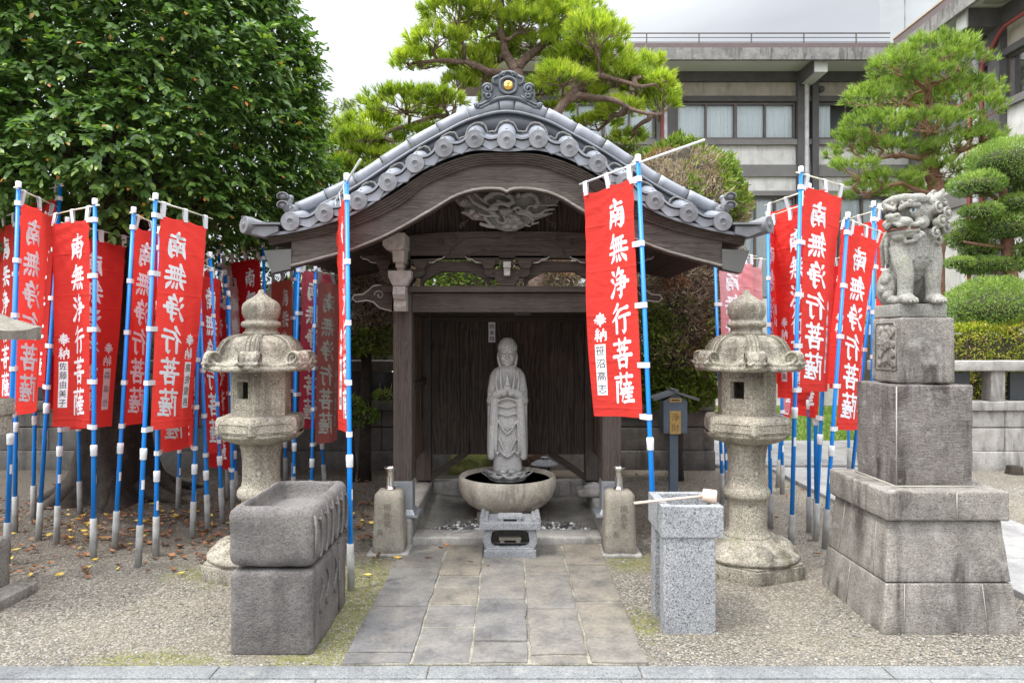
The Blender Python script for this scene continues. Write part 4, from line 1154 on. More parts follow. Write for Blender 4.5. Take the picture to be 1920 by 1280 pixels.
# ------------------------------------------------------------------ stone base under the shrine
fb = thing('shrine_foundation', 'low worn stone kerbs on three sides under the wooden shrine', 'foundation', (SX, 5.1, 0))
for s in (-1, 1):
    m_ = MB(); m_.box((SX + s * 0.835, 5.88, 0.095), (0.235, 1.54, 0.21), bev=0.02, rough=0.006, rs=10, cuts=0.06)
    obj('side_kerb', m_, M['kerbstone'], fb)
m_ = MB(); m_.box((SX, 6.56, 0.095), (1.43, 0.18, 0.21), bev=0.02, rough=0.006, rs=10, cuts=0.06); obj('back_kerb', m_, M['kerbstone'], fb)
m_ = MB(); m_.box((SX, 5.235, 0.02), (1.43, 0.22, 0.09), bev=0.012, rough=0.006, rs=9, cuts=0.05); obj('front_sill', m_, M['kerbstone'], fb)
fl = MB()
vs_ = []; nx_, ny_ = 36, 30
for j in range(ny_ + 1):
    for i in range(nx_ + 1):
        x = SX - 0.72 + 1.44 * i / nx_; y = 5.33 + 1.16 * j / ny_
        z = 0.02 + 0.05 * (j / ny_) + 0.008 * noise.noise(Vector((x * 4, y * 14, 0))) + 0.03 * max(0, (abs(x - SX) - 0.45) / 0.27)
        vs_.append((x, y, z))
fl.add(vs_, [(j * (nx_ + 1) + i, j * (nx_ + 1) + i + 1, (j + 1) * (nx_ + 1) + i + 1, (j + 1) * (nx_ + 1) + i) for j in range(ny_) for i in range(nx_)], 0, True)
obj('basin_floor', fl, mstone('wet_floor', (0.10, 0.095, 0.08), (0.17, 0.16, 0.14), (0.25, 0.24, 0.215), 0.3, 100, (0.06, 0.058, 0.045), 0.5, (0.09, 0.095, 0.06), 0.4, bump=0.8, bscale=30, rough=0.55, streak=False), fb)
pb = MB(); tints = []
for i in range(950):
    x = SX + rnd.gauss(0, 0.38); y = 5.37 + abs(rnd.gauss(0, 0.19))
    if abs(x - SX) > 0.68: continue
    s_ = rnd.uniform(0.008, 0.019)
    pb.ell((x, y, 0.032 + s_ * 0.3), (s_, s_ * rnd.uniform(.6, 1), s_ * 0.6), Euler((0, 0, rnd.uniform(0, 3))).to_matrix(), 7, 5)
    tints.append((rnd.random(), len(pb.v)))
po = kind(obj('pebbles', pb, mleaf('pebble', [(0, (0.03, 0.03, 0.032)), (0.5, (0.11, 0.105, 0.1)), (0.72, (0.35, 0.34, 0.32)), (1, (0.75, 0.74, 0.71))], 0.4, 0, 0.5)), 'stuff')
arr = np.zeros(len(po.data.vertices), np.float32); s0 = 0
for t, e_ in tints: arr[s0:e_] = t; s0 = e_
at = po.data.attributes.new('tint', 'FLOAT', 'POINT'); at.data.foreach_set('value', arr)
# ------------------------------------------------------------------ stone water bowl with the statue
BX, BY = SX - 0.002, 5.80
bw = thing('stone_bowl', 'round pale stone water bowl with dark streaks, under the praying statue', 'water bowl', (BX, BY, 0))
b = MB()
b.lathe([(0.0, 0.115), (0.20, 0.118), (0.27, 0.135), (0.335, 0.175), (0.385, 0.235), (0.409, 0.30), (0.415, 0.355), (0.410, 0.392), (0.400, 0.402), (0.385, 0.403), (0.372, 0.395), (0.362, 0.36), (0.33, 0.29), (0.25, 0.24), (0.0, 0.22)], (BX, BY, 0), 72)
obj('basin', b, M['bowl'], bw)
b = MB(); b.lathe([(0.0, 0.368), (0.368, 0.368)], (BX, BY, 0), 64); obj('water', b, M['water'], bw)
b = MB(); b.box((BX, BY, 0.08), (0.50, 0.46, 0.11), bev=0.02, rough=0.006, rs=9, cuts=0.06); obj('foot_stone', b, M['trough'], bw)

st = thing('stone_statue', 'grey stone statue standing with palms pressed together, on a lotus in the bowl', 'statue', (BX, BY, 0.40))
lot = MB()
lot.lathe([(0.0, 0.30), (0.11, 0.30), (0.15, 0.33), (0.165, 0.40), (0.16, 0.432), (0.0, 0.43)], (BX, BY, 0), 40)
for ring, (n_, r0, r1, z0, z1, off) in enumerate(((11, 0.150, 0.222, 0.360, 0.430, 0), (11, 0.14, 0.195, 0.392, 0.452, 0.5))):
    for i in range(n_):
        a = 2 * math.pi * (i + off) / n_; rr = Vector((math.cos(a), math.sin(a), 0)); tt = Vector((-rr.y, rr.x, 0))
        c = Vector((BX, BY, 0))
        g_ = []
        for v_ in range(6):
            for u_ in range(7):
                uu = u_ / 3 - 1; vv = v_ / 5
                wdt = 0.056 * (0.55 + 0.45 * math.sin(math.pi * min(1, vv * 1.1))) * max(0.0, 1 - vv ** 2.6) ** 0.7 if vv < 1 else 0.003
                rad = r0 + (r1 - r0) * vv ** 0.8 - 0.016 * uu * uu
                g_.append(c + rr * rad + tt * (uu * wdt) + Vector((0, 0, z0 + (z1 - z0) * vv)) + rr * (0.018 * vv ** 4 - .010))
        lot.add(g_, [(v_ * 7 + u_, v_ * 7 + u_ + 1, v_ * 7 + u_ + 8, v_ * 7 + u_ + 7) for v_ in range(5) for u_ in range(6)], 0, True)
obj('lotus_base', lot, mstone('wet_lotus', (0.20, 0.197, 0.19), (0.40, 0.395, 0.38), (0.56, 0.55, 0.53), 0.3, 150, (0.05, 0.05, 0.045), 0.5, (0.55, 0.54, 0.5), 0.4, bump=0.4, rough=0.6), st, fix=False)

FZ = 0.432
s_ = MB()
def sp_(x, y, z): return Vector((BX + x * 0.91, BY + y, FZ + z))
s_.lathe([(0.0, 0.0), (0.118, 0.0), (0.124, 0.02), (0.120, 0.12), (0.118, 0.30), (0.122, 0.50), (0.132, 0.64), (0.145, 0.74), (0.148, 0.79), (0.139, 0.835), (0.110, 0.868), (0.070, 0.888), (0.050, 0.90), (0.0, 0.905)], sp_(0, 0.01, 0), 40, sy=0.66)
for s in (-1, 1):
    s_.blobtube([sp_(s * .112, .0, .80), sp_(s * .134, -.005, .68), sp_(s * .136, -.03, .60)], [.05, .05, .046], 10)
    s_.blobtube([sp_(s * .145, -.035, .60), sp_(s * .10, -.085, .655), sp_(s * .045, -.115, .68)], [.046, .040, .030], 10)
    # hanging sleeves
    s_.blobtube([sp_(s * .115, -.075, .61), sp_(s * .128, -.07, .45), sp_(s * .138, -.055, .28), sp_(s * .150, -.04, .13)], [.038, .036, .037, .030], 10)
    s_.blobtube([sp_(s * .150, -.02, .60), sp_(s * .148, -.01, .40), sp_(s * .150, -.015, .22), sp_(s * .160, -.02, .125)], [.034, .036, .038, .026], 10)
    # robe neckline folds and carved creases
    s_.blobtube([sp_(s * .060, -.055, .875), sp_(s * .062, -.095, .80), sp_(s * .055, -.11, .72)], .012, 6)
    s_.blobtube([sp_(s * .095, -.06, .845), sp_(s * .105, -.09, .77), sp_(s * .095, -.105, .69)], .010, 6)
    s_.blobtube([sp_(s * .16, -.055, .70), sp_(s * .13, -.085, .665), sp_(s * .115, -.09, .66)], .009, 6)
    # hands pressed together
    s_.blobtube([sp_(s * .030, -.118, .665), sp_(s * .014, -.130, .72), sp_(s * .010, -.132, .755)], [.024, .020, .016], 8)
    for f_ in range(4):
        y_ = -.118 - .011 * f_; tz = (.815, .838, .832, .812)[f_]
        s_.blobtube([sp_(s * .011, y_, .74), sp_(s * .009, y_ + .001, (.74 + tz) / 2), sp_(s * .005, y_ + .003, tz)], [.0095, .009, .007], 6)
    s_.blobtube([sp_(s * .012, -.108, .72), sp_(s * .008, -.102, .765), sp_(s * .005, -.100, .785)], [.011, .009, .007], 6)
    s_.ell(sp_(s * .042, -.055, .012), (.036, .062, .026))
    for f_ in range(5): s_.ell(sp_(s * (.016 + .013 * f_), -.112 + .004 * f_, .012), (.007, .012, .010), nu=8, nv=6)
    # ears
    s_.blobtube([sp_(s * .078, .005, 1.005), sp_(s * .084, .0, .965), sp_(s * .078, -.005, .915), sp_(s * .072, -.005, .895)], [.013, .014, .012, .010], 8)
# under-robe: apron edge and V folds
for pts, r_ in ((((-.085, -.088, .60), (-.05, -.098, .615), (0, -.105, .628), (.05, -.098, .615), (.085, -.088, .60)), .010),
                (((-.075, -.078, .50), (0, -.088, .475), (.075, -.078, .50)), .009), (((-.07, -.08, .56), (.0, -.088, .545), (.07, -.08, .565)), .009),
                (((-.085, -.075, .44), (-.04, -.082, .36), (0, -.088, .325), (.04, -.082, .36), (.085, -.075, .44)), .010),
                (((-.06, -.082, .40), (0, -.088, .365), (.06, -.082, .40)), .007),
                (((-.075, -.078, .28), (-.03, -.084, .185), (0, -.088, .155), (.03, -.084, .185), (.075, -.078, .28)), .010),
                (((-.095, -.07, .155), (-.06, -.082, .185), (-.04, -.084, .155), (0, -.09, .135), (.04, -.084, .155), (.06, -.082, .185), (.095, -.07, .155)), .012),
                (((-.09, -.08, .60), (-.095, -.082, .40), (-.105, -.075, .17)), .008), (((.09, -.08, .60), (.095, -.082, .40), (.105, -.075, .17)), .008)):
    s_.blobtube([sp_(*p_) for p_ in pts], r_, 6)
# head
s_.cyl(sp_(0, 0, .86), sp_(0, 0, .95), .05)
HZ = 1.0
s_.ell(sp_(0, 0, HZ - .01), (.076, .082, .108), nu=28, nv=18)
s_.ell(sp_(0, -.018, HZ - .055), (.062, .066, .062), nu=24, nv=14)
s_.ell(sp_(0, .01, HZ + .05), (.083, .086, .066), nu=28, nv=14)
s_.ell(sp_(0, .012, HZ + .098), (.058, .06, .034), nu=20, nv=10)
for zz, rr, n_ in ((.030, .084, 26), (.046, .086, 26), (.062, .084, 26), (.079, .077, 24), (.095, .066, 20), (.11, .054, 16), (.122, .036, 11)):
    for i in range(n_):
        a = 2 * math.pi * (i + (zz * 1000 % 2) * .5) / n_
        if zz < .04 and math.sin(a) > 0.3: pass
        s_.ell(sp_(rr * math.cos(a), .008 + rr * 1.03 * math.sin(a), HZ + zz), .0085, nu=6, nv=5)
s_.blobtube([sp_(0, -.083, HZ + .012), sp_(0, -.092, HZ - .015), sp_(0, -.098, HZ - .035)], [.006, .009, .012], 8)   # nose
for s in (-1, 1):
    s_.ell(sp_(s * .010, -.088, HZ - .037), (.008, .009, .006), nu=8, nv=6)
    s_.blobtube([sp_(s * .010, -.083, HZ + .018), sp_(s * .032, -.080, HZ + .026), sp_(s * .054, -.064, HZ + .016)], [.004, .005, .004], 6)
    s_.ell(sp_(s * .031, -.071, HZ + .002), (.019, .012, .009), nu=12, nv=8)
    s_.ell(sp_(s * .036, -.062, HZ - .042), (.026, .022, .026), nu=12, nv=8)
s_.blobtube([sp_(-.021, -.078, HZ - .062), sp_(0, -.087, HZ - .059), sp_(.021, -.078, HZ - .062)], [.0045, .007, .0045], 6)
s_.blobtube([sp_(-.016, -.077, HZ - .073), sp_(0, -.084, HZ - .074), sp_(.016, -.077, HZ - .073)], [.005, .007, .005], 6)
s_.ell(sp_(0, -.070, HZ - .096), (.024, .018, .016), nu=12, nv=8)
fig = sculpt(s_, 0.0048, 1)
obj('figure', fig, M['buddha'], st)
ey = MB()
for s in (-1, 1):
    ey.tube([sp_(s * .014, -.0825, HZ - .003), sp_(s * .031, -.0845, HZ - .006), sp_(s * .048, -.0755, HZ - .002)], 0.0016, 5)
obj('eye_line', ey, mplain('carved_line', (0.07, 0.066, 0.06), 0.9), st)

# ------------------------------------------------------------------ offering stand (speckled granite) in front
KX, KY0 = (956.5 - 960) / 1280 * 4.83, 4.82
ks = thing('incense_stand', 'small speckled grey granite incense stand with a cloud-shaped opening, before the bowl', 'incense stand', (KX, KY0 + 0.12, 0))
def kx(x, Y=KY0): return (x / 5.818 + 840 - 960) / 1280 * Y
def kz(y, Y=KY0): return CAMZ + (636 - (840 + y / 5.818)) / 1280 * Y
m_ = MB(); m_.box((KX, KY0 + 0.13, 0.028), (0.37, 0.26, 0.066), bev=0.006); m_.box((KX, KY0 + 0.13, 0.067), (0.34, 0.24, 0.02), bev=0.008); obj('foot', m_, M['granite'], ks)
z0, z1 = 0.075, kz(890)
def bodyw(t): return 0.170 + 0.022 * math.sin(math.pi * (t * 0.85 + 0.10))
hole = []
cxh, czh = 0.0, (z0 + z1) / 2
for i in range(48):
    a = 2 * math.pi * i / 48
    x = 0.138 * math.copysign(abs(math.cos(a)) ** 0.72, math.cos(a)); z = 0.070 * math.copysign(abs(math.sin(a)) ** 0.62, math.sin(a))
    z *= 1 - 0.10 * (abs(math.cos(a * 1.0)) < 0.99) * max(0, math.cos(x * 2 * math.pi / 0.085) * 1.0) * (abs(math.sin(a)) > 0.5)
    hole.append((x, z + czh))
hole = hole[::-1]
m_ = MB()
N_ = 48; outer = []
for i in range(N_):                                # outer ring point for each hole point, along the same bearing
    x, z = hole[i]; d = Vector((x, z - czh)); d.normalize()
    t = 10.0
    for cand in np.linspace(0.05, 0.3, 120):
        qx, qz = d.x * cand, czh + d.y * cand
        if qz < z0 or qz > z1 or abs(qx) > bodyw((qz - z0) / (z1 - z0)): break
        t = cand
    outer.append((d.x * t, min(max(czh + d.y * t, z0), z1)))
def ring(pts, y): return [(KX + x, y, z) for x, z in pts]
yf, yb = KY0 + 0.015, KY0 + 0.225
A_, B_, C_, D_ = ring(outer, yf), ring(hole, yf), ring(hole, yf + 0.035), ring(outer, yb)
vs_ = A_ + B_ + C_ + D_
fs_ = []
for i in range(N_):
    j = (i + 1) % N_
    fs_ += [(i, j, N_ + j, N_ + i), (N_ + i, N_ + j, 2 * N_ + j, 2 * N_ + i), (i, 3 * N_ + i, 3 * N_ + j, j)]
m_.add(vs_, fs_)
m_.add([(KX - .135, yf + 0.12, z0), (KX + .135, yf + 0.12, z0), (KX + .135, yf + 0.12, z1), (KX - .135, yf + 0.12, z1)], [(0, 1, 2, 3)], 1)  # darker colour on the back and floor of the opening
m_.add([(KX - .15, yf + 0.03, z0 + 0.02), (KX + .15, yf + 0.03, z0 + 0.02), (KX + .15, yf + 0.125, z0 + 0.02), (KX - .15, yf + 0.125, z0 + 0.02)], [(0, 1, 2, 3)], 1)
obj('body', m_, [M['granite'], mplain('dark_hollow_stone', (0.09, 0.085, 0.075), 0.9, var=0.3, scale=30)], ks)
m_ = MB(); m_.box((KX, KY0 + 0.13, z1 + 0.024), (0.432, 0.27, 0.048), bev=0.004); obj('top_slab', m_, M['granite'], ks)
zt_ = z1 + 0.048
for s in (-1, 1):
    m_ = MB()
    pts = [(s * .215, zt_), (s * .215, zt_ + .030), (s * .209, zt_ + .038), (s * .198, zt_ + .040), (s * .188, zt_ + .034), (s * .180, zt_ + .024), (s * .163, zt_ + .022), (s * .157, zt_ + .018), (s * .157, zt_)]
    m_.prism([(KX + a, b_) for a, b_ in pts], KY0 + 0.01, KY0 + 0.25); obj('scroll_end', m_, M['granite'], ks)
for nm, yy, zz, w_ in (('top_tray', KY0 + 0.06, zt_, 0.17), ('inner_tray', KY0 + 0.085, z0 + 0.02, 0.16)):
    m_ = MB(); m_.box((KX, yy + .03, zz + 0.028), (w_, 0.10, 0.022), bev=0.002)
    for s in (-1, 1): m_.box((KX + s * w_ * .36, yy + .03, zz + 0.0085), (0.03, 0.09, 0.017))
    obj(nm, m_, M['granitelight' if 'top' in nm else 'pillar'], ks)

# ------------------------------------------------------------------ two low pillars with steel flower vases
def low_pillar(cx, cy, label, letters):
    t = thing('stone_pillar', label, 'pillar', (cx, cy, 0), 'low inscribed pillars in front of the shrine')
    m_ = MB(); m_.box((cx, cy, 0.22), (0.232, 0.20, 0.46), bev=0.022, seg=1, top=(0.86, 0.86), rough=0.003, rs=12, cuts=0.06)
    sh = obj('shaft', m_, M['pillar'], t)
    f_ = MB(); f_.box((cx, cy + 0.01, 0.0), (0.30, 0.27, 0.03), bev=0.01, rough=0.006, rs=11, cuts=0.05); obj('footing', f_, M['kerbstone'], t)
    e_ = MB()
    for (ch, u, z, s__) in letters:
        k_ = (z - 0.22) / 0.46
        y_ = cy - 0.10 * (1 - 0.07 * 1 - 0.14 * k_) - 0.0045
        text_into(e_, ch, s__, lambda a, b_: (cx + u + a, y_ + b_ * 0.03, z + b_))
    obj('inscription', e_, mplain('cut_letters', (0.15, 0.133, 0.108), 0.95), sh)
    v_ = thing('flower_vase', 'empty steel flower vase standing on the ' + ('left' if cx < 0 else 'right') + ' low inscribed pillar', 'vase', (cx, cy, 0.452), 'steel vases on the low pillars')
    q = MB(); q.lathe([(0.0, 0.0), (0.039, 0.0), (0.040, 0.007), (0.030, 0.014), (0.0275, 0.03), (0.029, 0.125), (0.034, 0.148), (0.045, 0.155), (0.0465, 0.162), (0.040, 0.164), (0.031, 0.155), (0.027, 0.06), (0.0, 0.058)], (cx, cy + 0.01, 0.452), 28)
    obj('body', q, M['steel'], v_)
cl = (728 - 960) / 1280 * 4.93; crr = (1163 - 960) / 1280 * 4.93
low_pillar(cl, 5.0, 'short tapered stone pillar with cut letters and grey lichen, left front of the shrine', [('桐', -0.005, 0.345, .055), ('邑', -0.005, 0.285, .055), ('家', -0.005, 0.225, .055), ('小', -0.055, 0.235, .045), ('英', -0.055, 0.165, .05)])
low_pillar(crr, 4.99, "short brown tapered stone pillar with cut letters, near the granite basin's ladle handle", [('桐', 0.02, 0.335, .055), ('邑', 0.02, 0.275, .055), ('家', 0.02, 0.215, .055), ('小', -0.035, 0.225, .045), ('英', -0.035, 0.155, .05)])

# rough flat stone with a crumpled cloth on the right kerb
rk = MB(); c = P(1108, 903, 5.9)
rk.box((0.70, 5.92, 0.235), (0.28, 0.2, 0.07), bev=0.025, rough=0.014, rs=9, cuts=0.03)
tag(obj('flat_stone', rk, M['kerbstone'], None), 'rough flat brown stone lying on the right kerb inside the shrine', 'stone')
cm = MB(); vs_ = []
for j in range(14):
    for i in range(18):
        x = 0.63 + 0.15 * i / 17; y = 5.87 + 0.1 * j / 13
        h = 0.275 + 0.030 * max(0, math.sin(math.pi * i / 17) * math.sin(math.pi * j / 13)) * (1.1 + 1.2 * noise.noise(Vector((x * 30, y * 30, 2)))) + 0.006 * noise.noise(Vector((x * 80, y * 80, 0)))
        vs_.append((x + .01 * noise.noise(Vector((x * 40, y * 40, 5))), y, h))
cm.add(vs_, [(j * 18 + i, j * 18 + i + 1, (j + 1) * 18 + i + 1, (j + 1) * 18 + i) for j in range(13) for i in range(17)], 0, True)
tag(obj('crumpled_cloth', cm, mplain('grey_rag', (0.30, 0.29, 0.28), 0.95, var=0.3, scale=30), None), 'crumpled grey cloth lying on the flat stone at the right kerb', 'cloth')

# ------------------------------------------------------------------ hexagonal stone lanterns
def hexv(r, z, a0, c): return [Vector((c[0] + r * math.cos(R(a0 + 60 * k)), c[1] + r * math.sin(R(a0 + 60 * k)), z)) for k in range(6)]
def hexprism(mb, prof_, a0, c, m=0, bev=0.006):
    bm_ = bmesh.new(); rings = []
    for r, z in prof_: rings.append([bm_.verts.new(v) for v in hexv(r, z, a0, c)])
    for a, b_ in zip(rings[:-1], rings[1:]):
        for k in range(6): bm_.faces.new((a[k], a[(k + 1) % 6], b_[(k + 1) % 6], b_[k]))
    bm_.faces.new(rings[0][::-1]); bm_.faces.new(rings[-1])
    if bev: bmesh.ops.bevel(bm_, geom=bm_.edges[:], offset=bev, segments=2, affect='EDGES', profile=0.6)
    for _ in range(4):
        es = [e_ for e_ in bm_.edges if e_.calc_length() > 0.07]
        if not es: break
        bmesh.ops.subdivide_edges(bm_, edges=es, cuts=1, use_grid_fill=True)
    bm_.normal_update()
    for v in bm_.verts: v.co += v.normal * 0.0025 * noise.noise(v.co * 17)
    mb.bm(bm_, m, True)
GROOVESHADE = mplain('groove_shade', (0.17, 0.15, 0.115), 0.95, var=0.3, scale=40)
def lantern(cx, cy, a0, label, zoff=0.0):
    t = thing('stone_lantern', label, 'stone lantern', (cx, cy, 0), 'tall hexagonal stone lanterns')
    c = (cx, cy)
    m_ = MB(); hexprism(m_, [(0.385, -0.02), (0.385, 0.085)], a0, c, bev=0.008)
    hexprism(m_, [(0.372, 0.085), (0.372, 0.098)], a0, c, bev=0.003); obj('plinth', m_, M['lantern'], t, sharp=40)
    m_ = MB()
    m_.lathe([(0.0, 0.09), (0.335, 0.098), (0.345, 0.115), (0.335, 0.135), (0.30, 0.155), (0.25, 0.175), (0.19, 0.195), (0.175, 0.21), (0.165, 0.225), (0.0, 0.225)], (cx, cy, 0), 48)
    for k in range(12):                                  # lotus petals on the foot
        a = R(a0 + 15 + 30 * k); rr = Vector((math.cos(a), math.sin(a), 0)); rot = Euler((0, R(28), a)).to_matrix()
        m_.ell(Vector((cx, cy, 0.170)) + rr * 0.268, (0.068, 0.052, 0.025), rot, 12, 8)
        a = R(a0 + 30 * k); rr = Vector((math.cos(a), math.sin(a), 0)); rot = Euler((0, R(28), a)).to_matrix()
        m_.ell(Vector((cx, cy, 0.142)) + rr * 0.268, (0.072, 0.035, 0.018), rot, 10, 7)
    foot = sculpt(m_, 0.0065, 1); obj('lotus_foot', foot, M['lantern'], t)
    m_ = MB()
    m_.lathe([(0.158, 0.215), (0.158, 0.238), (0.146, 0.246), (0.137, 0.262), (0.131, 0.30), (0.127, 0.42), (0.129, 0.475), (0.150, 0.485), (0.157, 0.505), (0.155, 0.53), (0.143, 0.547), (0.128, 0.556), (0.122, 0.60), (0.123, 0.74), (0.130, 0.80), (0.138, 0.83), (0.14, 0.86)], (cx, cy, 0), 48)
    obj('pillar', m_, M['lantern'], t)
    m_ = MB()
    hexprism(m_, [(0.295, 0.925), (0.298, 0.93), (0.298, 1.01), (0.285, 1.035), (0.21, 1.045)], a0, c)
    pts = hexv(0.299, 0, a0, c)
    for k in range(6):                                    # sunk panels on the edge of the platform
        a, b_ = pts[k], pts[(k + 1) % 6]; d = b_ - a; nrm = Vector((d.y, -d.x, 0)).normalized()
        p0, p1 = a + d * .1 + nrm * 0.001, a + d * .9 + nrm * 0.001
        for q0, q1 in (((p0, .945), (p1, .945)), ((p1, .945), (p1, .998)), ((p1, .998), (p0, .998)), ((p0, .998), (p0, .945))):
            m_.tube([Vector((q0[0].x, q0[0].y, q0[1])), Vector((q1[0].x, q1[0].y, q1[1]))], 0.0035, 5)
    n_ = 72; prof2 = [(0.135, 0.845), (0.16, 0.852), (0.21, 0.868), (0.25, 0.888), (0.272, 0.91), (0.276, 0.928)]
    vs_ = []
    for r, z in prof2:
        for i in range(n_):
            a = 2 * math.pi * i / n_; w_ = 1 + 0.035 * (abs(math.sin(a * 6 + R(a0) * -6)) - 0.5)
            vs_.append((cx + r * w_ * math.cos(a), cy + r * w_ * math.sin(a), z))
    m_.add(vs_, [(j * n_ + i, j * n_ + (i + 1) % n_, (j + 1) * n_ + (i + 1) % n_, (j + 1) * n_ + i) for j in range(len(prof2) - 1) for i in range(n_)], 0, True)
    obj('platform', m_, M['lantern'], t, sharp=28)
    # fire box: six slabs, two opposite ones pierced
    m_ = MB(); r_out, r_in = 0.200, 0.150; zb_, ztp = 1.042, 1.345
    po_, pi_ = hexv(r_out, 0, a0, c), hexv(r_in, 0, a0, c)
    def pt(p_, z): return Vector((p_.x, p_.y, z))
    for k in range(6):
        a, b_ = po_[k], po_[(k + 1) % 6]; ai, bi = pi_[k], pi_[(k + 1) % 6]
        pierced = k in (2, 5)
        if not pierced:
            m_.add([pt(a, zb_), pt(b_, zb_), pt(b_, ztp), pt(a, ztp)], [(0, 1, 2, 3)])
            m_.add([pt(ai, zb_), pt(bi, zb_), pt(bi, ztp), pt(ai, ztp)], [(3, 2, 1, 0)])
        else:
            h0, h1, v0, v1 = 0.26, 0.74, zb_ + 0.115, ztp - 0.075
            for (p_, q_, rev) in ((a, b_, False), (ai, bi, True)):
                L4 = [pt(p_, zb_), pt(q_, zb_), pt(q_, ztp), pt(p_, ztp), pt(p_.lerp(q_, h0), v0), pt(p_.lerp(q_, h1), v0), pt(p_.lerp(q_, h1), v1), pt(p_.lerp(q_, h0), v1)]
                m_.add(L4, [(0, 1, 5, 4), (1, 2, 6, 5), (2, 3, 7, 6), (3, 0, 4, 7)])
            o4 = [pt(a.lerp(b_, h), v) for h, v in ((h0, v0), (h1, v0), (h1, v1), (h0, v1))]; i4 = [pt(ai.lerp(bi, h), v) for h, v in ((h0, v0), (h1, v0), (h1, v1), (h0, v1))]
            m_.add(o4 + i4, [(i, (i + 1) % 4, 4 + (i + 1) % 4, 4 + i) for i in range(4)])
        d = b_ - a; nrm = Vector((d.y, -d.x, 0)).normalized()
        for (u0, u1, w0, w1) in (((.12, .88, zb_ + .045, ztp - .045),) + (((.2, .8, zb_ + .09, ztp - .055),) if pierced else ())):
            q = [a + d * u0 + nrm * .001, a + d * u1 + nrm * .001]
            loop = [pt(q[0], w0), pt(q[1], w0), pt(q[1], w1), pt(q[0], w1), pt(q[0], w0)]
            for x_, y_ in zip(loop[:-1], loop[1:]): m_.tube([x_, y_], 0.0035, 5)
    obj('fire_box', m_, M['lantern'], t, sharp=30)
    # roof: hexagonal dome with rolled-up corner scrolls
    m_ = MB(); n_ = 72
    prof3 = [(0.0, 1.34), (0.20, 1.335, .4), (0.315, 1.337, 1), (0.338, 1.35, 1), (0.342, 1.372, 1), (0.325, 1.392, 1), (0.298, 1.408, .9), (0.276, 1.432, .75), (0.264, 1.465, .6), (0.254, 1.50, .5), (0.232, 1.537, .4), (0.19, 1.563, .3), (0.12, 1.578, .1), (0.0, 1.58)]
    rings = []
    for pr in prof3[1:-1]:
        r, z, kx_ = pr; ring_ = []
        for i in range(n_):
            a = 2 * math.pi * i / n_; loc_ = ((math.degrees(a) - a0 + 30) % 60) - 30
            hx = math.cos(R(30)) / math.cos(R(30 - abs(loc_)))
            f_ = hx * kx_ + 0.97 * (1 - kx_)
            cor = max(0, 1 - abs(loc_) / 30) ** 2 * kx_
            ring_.append((cx + r * f_ * math.cos(a), cy + r * f_ * math.sin(a), z + 0.028 * cor * (1.36 < z < 1.45)))
        rings.append(ring_)
    vs_ = [(cx, cy, 1.345)] + [v for r_ in rings for v in r_] + [(cx, cy, 1.58)]
    fs_ = [(0, 1 + (i + 1) % n_, 1 + i) for i in range(n_)]
    for j in range(len(rings) - 1): fs_ += [(1 + j * n_ + i, 1 + j * n_ + (i + 1) % n_, 1 + (j + 1) * n_ + (i + 1) % n_, 1 + (j + 1) * n_ + i) for i in range(n_)]
    o_ = 1 + (len(rings) - 1) * n_; fs_ += [(o_ + i, o_ + (i + 1) % n_, len(vs_) - 1) for i in range(n_)]
    m_.add(vs_, fs_, 0, True)
    for k in range(6):
        a = R(a0 + 60 * k); d = Vector((math.cos(a), math.sin(a), 0)); tt = Vector((-d.y, d.x, 0)); C_ = Vector((cx, cy, 0))
        for off in (-0.024, 0.0, 0.024):                  # ribbed ridge down to the corner
            m_.blobtube([C_ + d * r_ + tt * off * w_ + Vector((0, 0, z_)) for r_, z_, w_ in ((.11, 1.577, .7), (.19, 1.563, .85), (.236, 1.535, 1), (.262, 1.495, 1), (.276, 1.455, 1), (.30, 1.432, 1.1))], [.010, .011, .012, .012, .013, .014], 8)
        cc = C_ + d * .322 + Vector((0, 0, 1.428))
        for off in (-0.042, -0.021, 0.0, 0.021, 0.042):
            m_.tube(spiral(cc + tt * off, 0.052, 1.45, -d, (0, 0, 1), 26, None, 0.12, start=-2.6), 0.0145 if abs(off) < .03 else .019, 7)
        for w_ in (-.036, 0, .036):                         # the scroll's thick foot, rolling out of the eave
            m_.blobtube([C_ + d * .27 + tt * w_ + Vector((0, 0, 1.357)), C_ + d * .325 + tt * w_ * .95 + Vector((0, 0, 1.362)), C_ + d * .352 + tt * w_ * .9 + Vector((0, 0, 1.395)), C_ + d * .352 + tt * w_ * .9 + Vector((0, 0, 1.425))], [.020, .022, .020, .017], 8)
        # wave-like eave lip rising into the scrolls, with a lower bead
        d2 = Vector((math.cos(a + R(60)), math.sin(a + R(60)), 0))
        for rr_, dz_, w_, pw_ in ((.358, 1.378, .013, 1.7), (.362, 1.355, .018, 2.6)):
            lip = []
            for i in range(13):
                u = i / 12; p_ = (d * (1 - u) + d2 * u) * rr_
                lip.append(C_ + p_ + Vector((0, 0, dz_ + (0.045 if dz_ > 1.36 else .018) * abs(2 * u - 1) ** pw_)))
            m_.tube(lip, w_, 7)
    cap = sculpt(m_, 0.0056, 1)
